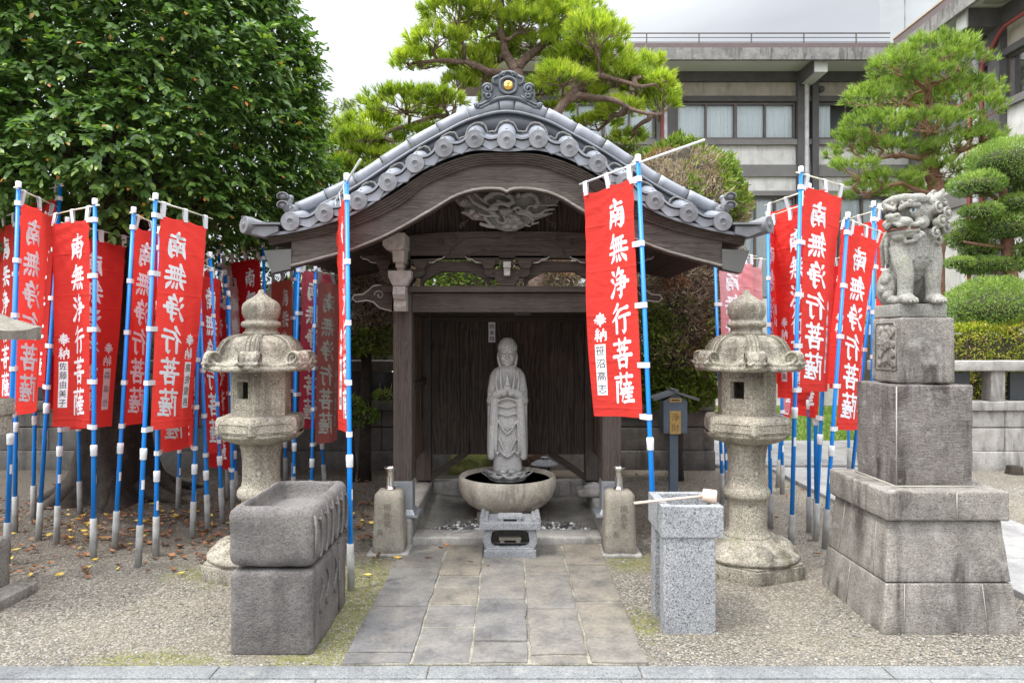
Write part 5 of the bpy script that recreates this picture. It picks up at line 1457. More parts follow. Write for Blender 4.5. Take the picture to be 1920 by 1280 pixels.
    for k in range(6):                                    # groove shade put into colour: dark raised tubes along scrolls and ridges
        a = R(a0 + 60 * k); d = Vector((math.cos(a), math.sin(a), 0)); tt = Vector((-d.y, d.x, 0)); C_ = Vector((cx, cy, 0))
        for sg in (-1, 1):
            cap.tube(spiral(C_ + d * .322 + tt * sg * .063 + Vector((0, 0, 1.428)), 0.054, 1.8, -d, (0, 0, 1), 30, None, 0.1, start=-2.6), 0.0042, 5, 1)
            cap.tube([C_ + d * (r_ + .010) + tt * sg * .014 + Vector((0, 0, z_ + .008)) for r_, z_ in ((.11, 1.577), (.19, 1.563), (.236, 1.535), (.262, 1.495), (.276, 1.455), (.30, 1.436))], .0036, 5, 1)
            cap.tube([C_ + d * (r_ + .008) + tt * sg * .040 + Vector((0, 0, z_ + .006)) for r_, z_ in ((.11, 1.577), (.19, 1.561), (.236, 1.530), (.262, 1.488), (.276, 1.45), (.30, 1.43))], .0036, 5, 1)
    obj('roof', cap, [M['lantern'], GROOVESHADE], t)
    m_ = MB()
    m_.lathe([(0.0, 1.57), (0.118, 1.572), (0.118, 1.595), (0.108, 1.602), (0.102, 1.618), (0.105, 1.628), (0.124, 1.634), (0.131, 1.65), (0.124, 1.668), (0.104, 1.676), (0.104, 1.684), (0.112, 1.695), (0.124, 1.725), (0.126, 1.765), (0.118, 1.79), (0.095, 1.812), (0.062, 1.832), (0.035, 1.852), (0.022, 1.868), (0.017, 1.885), (0.0, 1.889)], (cx, cy, 0), 40)
    obj('jewel_finial', m_, M['lantern'], t)
lantern(-1.707, 4.65, -82.5, 'tall pale stone lantern behind the dark rounded trough, left of the shrine')
lantern(1.597, 4.65, -99, 'tall pale stone lantern behind the granite water basin, right of the shrine')

# ------------------------------------------------------------------ dark stone trough in two rounded blocks
t = thing('stone_trough', 'big dark grey hollowed stone trough resting on a second rounded block, left of the path', 'stone trough', (-1.2, 3.7, 0))
x0, x1 = (430 - 960) / 1280 * 3.36, (586 - 960) / 1280 * 3.36
xc, wd = (x0 + x1) / 2, x1 - x0
m_ = MB(); m_.box((xc, 3.70, 0.195), (wd, 0.68, 0.43), bev=0.03, seg=3, rough=0.005, rs=8, cuts=0.045)
lo_ = obj('lower_block', m_, M['trough'], t)
b_ = bmesh.new(); bmesh.ops.create_cube(b_, size=1)
for v in b_.verts: v.co = Vector((xc + v.co.x * (wd + 0.025), 3.70 + v.co.y * 0.70, 0.572 + v.co.z * 0.30))
topf = [f for f in b_.faces if f.normal.z > 0.9]
bmesh.ops.bevel(b_, geom=[e_ for e_ in b_.edges], offset=0.062, segments=5, affect='EDGES', profile=0.55)
b_.normal_update()
topf = [f for f in b_.faces if f.normal.z > 0.99]
r_ = bmesh.ops.inset_region(b_, faces=topf, thickness=0.012)
r_ = bmesh.ops.inset_region(b_, faces=topf, thickness=0.004, depth=-0.02)
g_ = bmesh.ops.extrude_face_region(b_, geom=topf)
vv = [v for v in g_['geom'] if isinstance(v, bmesh.types.BMVert)]
for v in vv: v.co.z -= 0.075; v.co.x = xc + (v.co.x - xc) * 0.93; v.co.y = 3.7 + (v.co.y - 3.7) * 0.95
bmesh.ops.delete(b_, geom=topf, context='FACES')
for _ in range(5):
    es = [e_ for e_ in b_.edges if e_.calc_length() > 0.04]
    if not es: break
    bmesh.ops.subdivide_edges(b_, edges=es, cuts=1, use_grid_fill=True)
b_.normal_update()
for v in b_.verts: v.co += v.normal * 0.006 * (noise.noise(v.co * 8) + 0.5 * noise.noise(v.co * 23))
m_ = MB(); m_.bm(b_, 0, True)
xr = xc + (wd + 0.025) / 2
up_ = obj('upper_block', m_, M['trough'], t)
cv = MB()                                        # carved drapery lobes down the right face
for i in range(6):
    y = 3.42 + 0.105 * i
    cv.tube([Vector((xr + 0.004, y + 0.05 * math.sin(a) * 0.98, 0.655 - 0.20 * (1 - math.cos(a)) / 2 * 1.0)) for a in np.linspace(0.2, 2.94, 9)], 0.008, 6)
    cv.tube([Vector((xr - 0.006, y - 0.046, 0.68)), Vector((xr + 0.004, y - 0.05, 0.62)), Vector((xr + 0.004, y - 0.05, 0.56)), Vector((xr + 0.001, y - 0.046, 0.47))], 0.008, 6)
obj('carved_lobe', cv, M['trough'], up_)
for pts in [[Vector((x1 + 0.004, y_ + 0.03 * math.sin(i * 0.9), 0.34 - 0.03 * i)) for i in range(7)] for y_ in (3.50, 3.62, 3.78)] + [[Vector((x1 + 0.003, 3.86, 0.40)), Vector((x1 + 0.004, 3.855, 0.2)), Vector((x1 + 0.003, 3.86, 0.02))]]:
    cv = MB(); cv.tube(pts, 0.008, 6); obj('carved_line', cv, M['trough'], lo_)

# ------------------------------------------------------------------ sawn granite basin on two slabs, with its ladle
gx0, gx1 = (1241 - 960) / 1280 * 3.60, (1357 - 960) / 1280 * 3.60
gxc, gw = (gx0 + gx1) / 2, gx1 - gx0
t = thing('granite_basin', 'square light grey speckled granite water basin on two upright slabs', 'water basin', (gxc, 3.78, 0))
zb_, ztp = 0.505, 0.668
m_ = MB()
wall_ = 0.05
m_.box((gxc, 3.60 + wall_ / 2, (zb_ + ztp) / 2), (gw, wall_, ztp - zb_), bev=0.003)
m_.box((gxc, 3.96 - wall_ / 2, (zb_ + ztp) / 2), (gw, wall_, ztp - zb_), bev=0.003)
for s in (-1, 1): m_.box((gxc + s * (gw / 2 - wall_ / 2), 3.78, (zb_ + ztp) / 2), (wall_ - 0.0, 0.36 - 2 * wall_ - 0.002, ztp - zb_ - 0.002), bev=0.003)
m_.box((gxc, 3.78, zb_ + 0.02), (gw - 2 * wall_ - 0.002, 0.36 - 2 * wall_ - 0.002, 0.036))
m_.box((gx0 + 0.004, 3.70, (zb_ + ztp) / 2), (0.012, 0.006, ztp - zb_ + 0.002), m=1)
obj('basin', m_, [M['granitelight'], M['curb']], t)
lx0, lx1 = (1245 - 960) / 1280 * 3.6, (1343 - 960) / 1280 * 3.6
m_ = MB(); m_.box(((lx0 + lx1) / 2, 3.66, 0.247), (lx1 - lx0, 0.10, 0.515), bev=0.004); obj('leg', m_, M['granitelight'], t)
m_ = MB(); m_.box(((lx0 + lx1) / 2, 3.88, 0.247), (lx1 - lx0, 0.10, 0.515), bev=0.004); obj('leg', m_, M['granitelight'], t)
ld = thing('wooden_ladle', 'pale wooden water ladle lying across the granite basin', 'ladle', (gxc, 3.75, 0.70))
cpos = Vector(((1328 - 960) / 1280 * 3.70, 3.70, 0.702)); ax = Vector((1.0, 0.10, 0.05)).normalized()
m_ = MB(); m_.lathe([(0.0, -0.030), (0.033, -0.030), (0.036, -0.026), (0.037, 0.038), (0.034, 0.044), (0.031, 0.040), (0.030, -0.02), (0.0, -0.02)], cpos + Vector((0, 0, 0)), 28, axis=Vector((1, -0.25, -0.08)))
obj('cup', m_, M['lightwood'], ld)
m_ = MB(); e0 = P(1189, 943, 3.66); e1 = cpos + Vector((-0.01, 0.01, -0.002)); m_.tube([e0, e0.lerp(e1, .5) + Vector((0, 0, .001)), e1], 0.0075, 8); obj('handle', m_, M['lightwood'], ld)

# ------------------------------------------------------------------ blue-grey collection box on a post
cbx, cby = (1266.5 - 960) / 1280 * 5.9, 5.9
t = thing('collection_box', 'blue-grey collection box with a little gabled roof and brass plate, on a square post', 'collection box', (cbx, cby, 0))
m_ = MB(); m_.box((cbx - 0.008, cby + .05, 0.36), (0.075, 0.06, 0.74), bev=0.004); obj('post', m_, M['boxpaint'], t)
zb_, ztp = Z(812, 5.9), Z(746, 5.9); bwid = 0.205
m_ = MB(); n_ = [(cbx - bwid / 2, zb_), (cbx + bwid / 2, zb_), (cbx + bwid / 2, ztp - 0.03), (cbx, ztp + 0.045), (cbx - bwid / 2, ztp - 0.03)]
m_.prism(n_, 5.90, 6.06); bo = obj('body', m_, M['boxpaint'], t)
m_ = MB()
for s in (-1, 1):
    m_.prism([(cbx, ztp + 0.060), (cbx, ztp + 0.042), (cbx + s * 0.195, ztp - 0.024), (cbx + s * 0.20, ztp - 0.002)][::s], 5.86, 6.10)
m_.prism([(cbx - 0.02, ztp + 0.05), (cbx + 0.02, ztp + 0.05), (cbx + 0.014, ztp + 0.075), (cbx - 0.014, ztp + 0.075)], 5.85, 6.11)
obj('roof', m_, mplain('faded_box_roof', (0.14, 0.165, 0.17), 0.6, var=0.25, scale=12), t)
m_ = MB(); pc = Z(790, 5.9)
m_.box((cbx - 0.002, 5.8975, pc - 0.008), (0.096, 0.005, 0.20), bev=0.002)
obj('name_plate', m_, M['brass'], bo)
m_ = MB()
for i, ch in enumerate('浄財'): text_into(m_, ch, 0.075, lambda a, b_: (cbx - 0.002 + a, 5.8945, pc + 0.038 - 0.092 * i + b_))
obj('engraving', m_, mplain('engraved_line', (0.20, 0.13, 0.05), 0.6), bo)
m_ = MB(); m_.box((cbx, 5.897, Z(750, 5.9)), (0.102, 0.006, 0.034), bev=0.002); m_.box((cbx, 5.8935, Z(750, 5.9)), (0.07, 0.004, 0.010), m=1)
obj('coin_slot', m_, [M['brass'], M['black']], bo)

# ------------------------------------------------------------------ lion on its stepped pedestal
LX, LY = 2.325, 3.97
t = thing('pedestal', 'tall stepped stone pedestal with sloping foot and a carved flower panel, under the guardian lion', 'pedestal', (LX, LY, 0))
def frust(mb, a0_, a1_, z0_, z1_, bev=0.008, rough=0.004, cuts=0.05, m=0):
    mb.box((LX, LY, (z0_ + z1_) / 2), (2 * a0_, 2 * a0_, z1_ - z0_), bev=bev, top=(a1_ / a0_, a1_ / a0_), rough=rough, rs=11, cuts=cuts, m=m)
m_ = MB(); frust(m_, .365, .338, -0.02, 0.252); 
def grout(mb, side, u, z0_, z1_, h0, h1, w_=0.006):
    """mortar line on a sloping face: side 0 front, 1 left"""
    pts = []
    for z, h in ((z0_, h0), (z1_, h1)):
        hh = h + 0.0015
        pts.append(Vector((LX + u * h, LY - hh, z)) if side == 0 else Vector((LX - hh, LY + u * h, z)))
    mb.tube(pts, w_ * 0.36, 6)
o1 = obj('bottom_course', m_, M['plinth'], t)
for sd_, u_ in ((0, -.70), (0, .52), (1, .1)):
    j_ = MB(); grout(j_, sd_, u_, 0, .25, .365, .338); obj('mortar_line', j_, M['joint'], o1)
m_ = MB(); frust(m_, .335, .302, 0.256, 0.578); o1 = obj('sloping_course', m_, M['plinth'], t)
for u_ in (-.62, .55):
    j_ = MB(); grout(j_, 1, u_, .26, .575, .335, .302); obj('mortar_line', j_, M['joint'], o1)
m_ = MB(); frust(m_, .329, .329, 0.581, 0.738, 0.012); o1 = obj('ledge_slab', m_, M['plinth'], t)
j_ = MB(); grout(j_, 0, 0.14, .59, .735, .3305, .3305, 0.009); obj('mortar_line', j_, M['joint'], o1)
m_ = MB(); frust(m_, .2125, .2125, 0.742, 1.297, 0.010, 0.006); o1 = obj('dado_block', m_, M['plinthdark'], t)
j_ = MB(); grout(j_, 0, -0.985, .75, 1.29, .2125, .2125, 0.010); obj('mortar_line', j_, M['joint'], o1)
for s in (-1, 1):
    j_ = MB(); j_.tube([Vector((LX - .218, LY - .216, 0.742)), Vector((LX + .218, LY - .216, 0.742))] if s < 0 else [Vector((LX - .216, LY - .218, 0.742)), Vector((LX - .216, LY + .218, 0.742))], 0.006, 6); obj('mortar_line', j_, M['joint'], o1)
m_ = MB(); frust(m_, .155, .152, 1.301, 1.674, 0.016, 0.002); o1 = obj('carved_block', m_, M['plinth'], t)
# flower panel sunk into the left face
pn = MB(); xl = LX - 0.1535
def lp(u, z, o=0.0): return Vector((xl - o, LY - u, z))
fr = [(-.105, 1.375), (.115, 1.375), (.115, 1.62), (.09, 1.645), (-.09, 1.645), (-.105, 1.62)]
fr.append(fr[0])
pn.tube([lp(u, z, 0.002) for u, z in fr], 0.005, 6)
obj('panel_frame', pn, M['plinth'], o1)
fl = MB()
fl.add([lp(-.1, 1.38, -0.004), lp(.11, 1.38, -0.004), lp(.11, 1.64, -0.004), lp(-.1, 1.64, -0.004), lp(-.1, 1.38, -0.014), lp(.11, 1.38, -0.014), lp(.11, 1.64, -0.014), lp(-.1, 1.64, -0.014)], [(0, 1, 2, 3), (7, 6, 5, 4), (0, 4, 5, 1), (1, 5, 6, 2), (2, 6, 7, 3), (3, 7, 4, 0)])
for k in range(9):
    a = 2 * math.pi * k / 9; fl.ell(lp(0.0 + .036 * math.cos(a), 1.535 + .034 * math.sin(a), 0.004), (.010, .024, .022), nu=10, nv=7)
for k in range(5):
    a = 2 * math.pi * k / 5; fl.ell(lp(0.0 + .014 * math.cos(a), 1.535 + .014 * math.sin(a), 0.010), (.009, .013, .013), nu=8, nv=6)
for (u, z, a, l_) in ((.06, 1.58, .6, .07), (.075, 1.52, .1, .07), (.08, 1.47, -.2, .07), (.05, 1.43, -.7, .075), (.0, 1.42, -1.4, .05), (-.05, 1.46, -2.4, .06), (-.07, 1.54, 2.9, .05), (-.04, 1.60, 2.1, .06), (.02, 1.61, 1.3, .05), (-.06, 1.41, -2.2, .05), (.09, 1.41, -.5, .04), (.085, 1.60, .9, .04)):
    for w_ in (-.012, 0, .012):
        n0 = Vector((math.cos(a), math.sin(a))); q = Vector((-n0.y, n0.x))
        fl.blobtube([lp(u + q.x * w_ - n0.x * l_ * .4, z + q.y * w_ - n0.y * l_ * .4, 0.0), lp(u + q.x * w_ * 1.3, z + q.y * w_ * 1.3, 0.006), lp(u + q.x * w_ * .4 + n0.x * l_ * .5, z + q.y * w_ * .4 + n0.y * l_ * .5, 0.0)], [.006, .009, .004], 6)
fl.blobtube([lp(-.05, 1.40, 0), lp(-.03, 1.46, .004), lp(0, 1.5, .002)], .006, 6)
obj('flower_relief', sculpt(fl, 0.0042, 1), M['plinth'], o1)
m_ = MB(); m_.box((LX - 0.012, LY + 0.005, 1.713), (0.275, 0.262, 0.074), bev=0.006, rough=0.002, rs=14, cuts=0.05)
obj('lion_plinth', m_, M['lion'], t)

ZL = 1.750
li = thing('guardian_lion', 'grey stone guardian lion with curly mane, seated on the tall pedestal, head turned left', 'lion statue', (LX - 0.01, LY, ZL))
s_ = MB()
LB, HS = 0.92, 1.17
def lv(x, y, z): return Vector((LX - 0.012 + x, LY + y, ZL + z * LB))
def lb(pts, r, n=9): s_.blobtube([lv(*p_) for p_ in pts], r, n)
def le(c, r, rot=None, nu=12, nv=8): s_.ell(lv(*c), r, rot, nu, nv)
# trunk: chest held high, sloping to the haunches
le((0, -.035, .335), (.092, .085, .115), None, 20, 14); le((0, .02, .27), (.095, .10, .15), None, 20, 14); le((0, .055, .16), (.098, .082, .14), None, 20, 14)
le((0, -.06, .30), (.085, .075, .10)); le((0, -.045, .33), (.10, .085, .085)); le((0, -.03, .22), (.07, .06, .08))
for s in (-1, 1):
    # forelegs: shoulder, knee, paw
    lb([(s * .082, -.055, .345), (s * .084, -.075, .26), (s * .076, -.090, .17), (s * .078, -.088, .09), (s * .08, -.092, .035)], [.060, .054, .044, .039, .041], 12)
    le((s * .092, -.06, .31), (.043, .045, .05)); le((s * .094, -.07, .245), (.036, .038, .035))
    le((s * .078, -.105, .105), (.024, .022, .022)); le((s * .08, -.105, .03), (.047, .055, .032))
    for k in range(4):
        le((s * .08 + (k - 1.5) * .021, -.150 + abs(k - 1.5) * .006, .020), (.0125, .022, .019), None, 10, 7)
        le((s * .08 + (k - 1.5) * .021, -.168 + abs(k - 1.5) * .006, .012), (.006, .010, .010), None, 8, 6)
    # haunch with three swellings, hind paw
    le((s * .098, .062, .105), (.048, .078, .105), None, 16, 12); le((s * .122, .03, .155), (.030, .036, .034)); le((s * .126, .045, .095), (.032, .040, .036)); le((s * .12, .01, .055), (.030, .04, .03))
    le((s * .108, -.03, .026), (.036, .065, .028))
    for k in range(4): le((s * .108 + (k - 1.5) * .017, -.083 + abs(k - 1.5) * .005, .016), (.010, .018, .015), None, 8, 6)
    # mane locks over shoulders, chest and back
    for (x0_, y0_, x1_, y1_, z1_) in ((.05, -.085, .05, -.12, .27), (.08, -.075, .09, -.105, .25), (.10, -.05, .12, -.055, .27), (.105, .0, .125, .01, .26), (.10, .05, .115, .075, .25), (.06, .085, .07, .11, .25), (.025, -.095, .018, -.13, .29)):
        for w_ in (-.008, .008):
            lb([(s * x0_ + w_, y0_, .45), (s * (x0_ + x1_) / 2 * 1.08 + w_, (y0_ + y1_) / 2 * 1.06, .38), (s * x1_ + w_ * .4, y1_, z1_)], [.019, .017, .007], 7)
# tail: curls rising behind
lb([(0, .14, .03), (0, .165, .12), (0, .15, .24), (0, .145, .32)], [.03, .04, .035, .015], 10)
for (x, z) in ((-.06, .07), (.06, .07), (-.075, .14), (.075, .14), (-.05, .21), (.05, .21)):
    le((x, .145, z), (.032, .04, .03))
le((0, .0, .43), (.085, .085, .07))
# head, turned to its right (image left)
HA = R(-64)
hc = Vector((LX - 0.024, LY - 0.045, ZL + 0.492)); HR = Matrix.Rotation(HA, 3, 'Z')
def hv(x, y, z): return hc + HR @ (Vector((x, y, z)) * HS)
def hb(pts, r, n=8): s_.blobtube([hv(*p_) for p_ in pts], [q * HS for q in r] if hasattr(r, '__len__') else r * HS, n)
def he(c, r, rot=None, nu=14, nv=10): s_.ell(hv(*c), tuple(q * HS for q in r), (HR @ rot) if rot else HR, nu, nv)
def hs(c, r, turns, ux, n, lift, w_): s_.tube(spiral(c, r * HS, turns, ux, (0, 0, 1), n, lift * HS), w_ * HS, 6)
he((0, .015, .02), (.088, .085, .082), None, 20, 14)
s_.box(hv(0, -.02, .083), (.165 * HS, .155 * HS, .036 * HS), bev=.016, rot=HR @ Euler((R(6), 0, 0)).to_matrix())
hb([(-.082, -.085, .078), (-.03, -.098, .088), (.03, -.098, .088), (.082, -.085, .078)], [.020, .022, .022, .020], 10)
for s in (-1, 1):
    for x_, r_ in ((.062, .022), (.024, .018)):
        hs(hv(s * x_, -.098, .062), r_, 1.4, HR @ Vector((s, 0, 0)), 18, HR @ Vector((0, -.018, 0)), .0068)
    hb([(s * .015, -.112, .040), (s * .05, -.112, .054), (s * .088, -.082, .046)], [.012, .014, .012])
    he((s * .060, -.055, .02), (.036, .03, .036)); he((s * .072, -.035, -.03), (.028, .042, .034))
    he((s * .034, -.112, -.030), (.040, .036, .026))
    hb([(s * .005, -.150, -.030), (s * .03, -.145, -.048), (s * .055, -.118, -.040), (s * .075, -.085, -.046), (s * .088, -.055, -.035)], [.010, .012, .011, .012, .012])
    hb([(s * .055, -.105, -.052), (s * .056, -.108, -.075)], [.009, .005], 6)
    he((s * .022, -.148, .002), (.016, .016, .012))
    # ears
    hb([(s * .085, .03, .07), (s * .105, .055, .10), (s * .115, .06, .125)], [.024, .022, .008]); 
    # mane curls at the cheeks and back of the head
    for (x, y, z, r_) in ((.098, .03, .035, .030), (.102, .045, -.03, .032), (.09, .02, -.085, .030), (.10, .09, .01, .034), (.092, .10, -.055, .034), (.07, .115, .06, .032), (.05, .075, .105, .028), (.045, .13, -.02, .034), (.075, .065, -.11, .030)):
        he((x * s, y, z), (r_ * .9, r_ * .9, r_ * .9), None, 10, 8)
        hs(hv(s * (x + r_ * .45), y - .01, z), r_ * 1.08, 1.7, HR @ Vector((0, 1, 0)), 22, HR @ Vector((s * .022, 0, 0)), .0068)
    # beard
    hs(hv(s * .075, -.055, -.10), .024, 1.4, HR @ Vector((s, -.3, 0)), 16, HR @ Vector((0, -.012, 0)), .008)
    hb([(s * .02, -.10, -.095), (s * .03, -.095, -.125), (s * .055, -.075, -.12)], [.014, .012, .009]); hb([(s * .05, -.075, -.085), (s * .065, -.06, -.115)], [.016, .012])
he((0, -.135, -.012), (.036, .034, .022)); he((0, -.155, -.004), (.024, .018, .017))
hb([(-.073, -.065, -.070), (-.045, -.108, -.073), (0, -.126, -.073), (.045, -.108, -.073), (.073, -.065, -.070)], [.010, .012, .013, .012, .010], 9)
he((0, -.06, -.082), (.07, .065, .028)); he((0, -.105, -.095), (.035, .025, .02))
hb([(0, .02, .105), (0, .07, .11), (0, .10, .09)], [.022, .024, .022]); he((0, .085, .03), (.08, .06, .09))
lm = sculpt(s_, 0.0036, 1)
obj('figure', lm, M['lion'], li)
for s in (-1, 1):
    e_ = MB(); c = hv(s * .060, -.079, .026)
    e_.ell(c, (.019 * HS, .012 * HS, .0145 * HS), HR @ Euler((0, 0, R(s * 28))).to_matrix(), 16, 10, 0)
    d = HR @ Vector((s * .3, -1, 0)).normalized()
    e_.ell(c + d * .0095 * HS, (.0085 * HS, .004 * HS, .0085 * HS), HR, 10, 8, 1)
    obj('eye', e_, [mplain('eye_white', (0.48, 0.52, 0.52), 0.7), mplain('eye_blue', (0.05, 0.085, 0.11), 0.6)], li)
e_ = MB(); e_.blobtube([hv(-.070, -.086, -.060), hv(-.04, -.126, -.062), hv(0, -.143, -.062), hv(.04, -.126, -.062), hv(.070, -.086, -.060)], .0065, 6)
obj('mouth_line', e_, mplain('red_mouth_line', (0.21, 0.085, 0.06), 0.8), li)

# ------------------------------------------------------------------ part of another lantern at the left edge
c = (-3.36, 3.93)
t = thing('stone_lantern', 'square stone lantern with a broad mossy roof, cut off by the left edge', 'stone lantern', (c[0], c[1], 0))
m_ = MB(); m_.box((c[0], c[1] - .02, 0.02), (0.86, 0.62, 0.07), bev=0.01, rough=0.004, rs=9, cuts=0.07); obj('base_slab', m_, M['plinth'], t)
m_ = MB(); m_.box((c[0], c[1], 0.20), (0.56, 0.52, 0.30), bev=0.012, rough=0.003, rs=12, cuts=0.07); obj('base_block', m_, M['plinth'], t)
m_ = MB(); m_.box((c[0], c[1], 0.66), (0.24, 0.24, 0.64), bev=0.012, rough=0.003, rs=12, cuts=0.07); obj('pillar', m_, M['plinth'], t)
m_ = MB(); m_.box((c[0], c[1], 1.14), (0.60, 0.56, 0.10), bev=0.01, rough=0.003, rs=12, cuts=0.07); m_.box((c[0], c[1], 1.035), (0.58, 0.54, 0.12), bev=0.006, top=(1, 1), rot=Euler((R(180), 0, 0)).to_matrix()); 
obj('platform', m_, M['lantern'], t)
m_ = MB(); m_.box((c[0], c[1], 1.37), (0.28, 0.28, 0.37), bev=0.01, rough=0.002, cuts=0.08); obj('fire_box', m_, M['lantern'], t)
m_ = MB(); vs_ = []; n_ = 24
hw, hd = 0.385, 0.385
for j in range(9):
    u = j / 8
    for i in range(n_ * 4):
        s4, f_ = divmod(i, n_); f_ = f_ / n_ * 2 - 1
        x, y = ((f_, -1), (1, f_), (-f_, 1), (-1, -f_))[s4]
        k_ = 1 - u * 0.72
        z = 1.60 + 0.20 * u ** 1.25 + 0.03 * (abs(f_) ** 3) * (1 - u)
        p_ = Vector((c[0] + x * hw * k_, c[1] + y * hd * k_, z)); p_.z += 0.006 * noise.noise(p_ * 18)
        vs_.append(p_)
nn_ = n_ * 4
fs_ = [(j * nn_ + i, j * nn_ + (i + 1) % nn_, (j + 1) * nn_ + (i + 1) % nn_, (j + 1) * nn_ + i) for j in range(8) for i in range(nn_)]
lowr = [Vector((v.x, v.y, 1.548)) for v in vs_[:nn_]]
fs_ += [(len(vs_) + i, len(vs_) + (i + 1) % nn_, (i + 1) % nn_, i) for i in range(nn_)]
fs_.append(tuple(8 * nn_ + i for i in range(nn_))); fs_.append(tuple(len(vs_) + nn_ - 1 - i for i in range(nn_)))
m_.add(vs_ + lowr, fs_)
m_.ell((c[0], c[1], 1.88), (0.1, 0.1, 0.11), nu=20, nv=12)
obj('roof', m_, mstone('mossy_lantern_roof', (0.17, 0.16, 0.13), (0.27, 0.255, 0.21), (0.36, 0.345, 0.29), 0.3, 170, (0.09, 0.085, 0.065), 0.6, (0.20, 0.20, 0.09), 0.6, bump=0.7), t, sharp=35)

# ------------------------------------------------------------------ small things behind the shrine
m_ = MB(); a = P(845, 878, 7.9); b_ = P(914, 850, 7.9)
m_.box(((a.x + b_.x) / 2, 8.0, 0.10), (b_.x - a.x + 0.06, 0.34, 0.25), bev=0.09, seg=3, rough=0.03, rs=5, cuts=0.03)
tag(obj('mossy_rock', m_, M['mossrock'], None), 'boulder covered in yellow-green moss behind the shrine, seen under its back wall', 'rock')
c = P(1021, 884, 7.6); cx, cy = c.x, 7.62
t = thing('stone_lantern', 'tiny grey stone lantern on the ground behind the shrine, right of the statue', 'stone lantern', (cx, cy, 0))
m_ = MB(); m_.lathe([(0.0, 0.0), (0.10, 0.0), (0.095, 0.05), (0.07, 0.06), (0.065, 0.15)], (cx, cy, 0), 20); obj('fire_box', m_, M['granite'], t)
for s in (-1, 1):
    m_ = MB(); m_.box((cx + s * 0.045, cy - 0.066, 0.105), (0.02, 0.02, 0.06)); obj('window', m_, M['black'], t)
m_ = MB(); m_.lathe([(0.05, 0.148), (0.155, 0.152), (0.15, 0.165), (0.09, 0.195), (0.035, 0.215), (0.03, 0.22), (0.045, 0.228), (0.042, 0.24), (0.0, 0.248)], (cx, cy, 0), 24); obj('roof', m_, M['granitelight'], t)
m_ = MB(); c = P(1902, 886, 7.9)
m_.lathe([(0.0, -0.02), (0.10, -0.02), (0.085, 0.03), (0.08, 0.085), (0.0, 0.085)], (c.x, 7.9, 0), 16)
tag(obj('tree_stump', m_, [M['bark']], None, sharp=40), 'short sawn-off tree stump on the gravel by the right fence', 'stump')
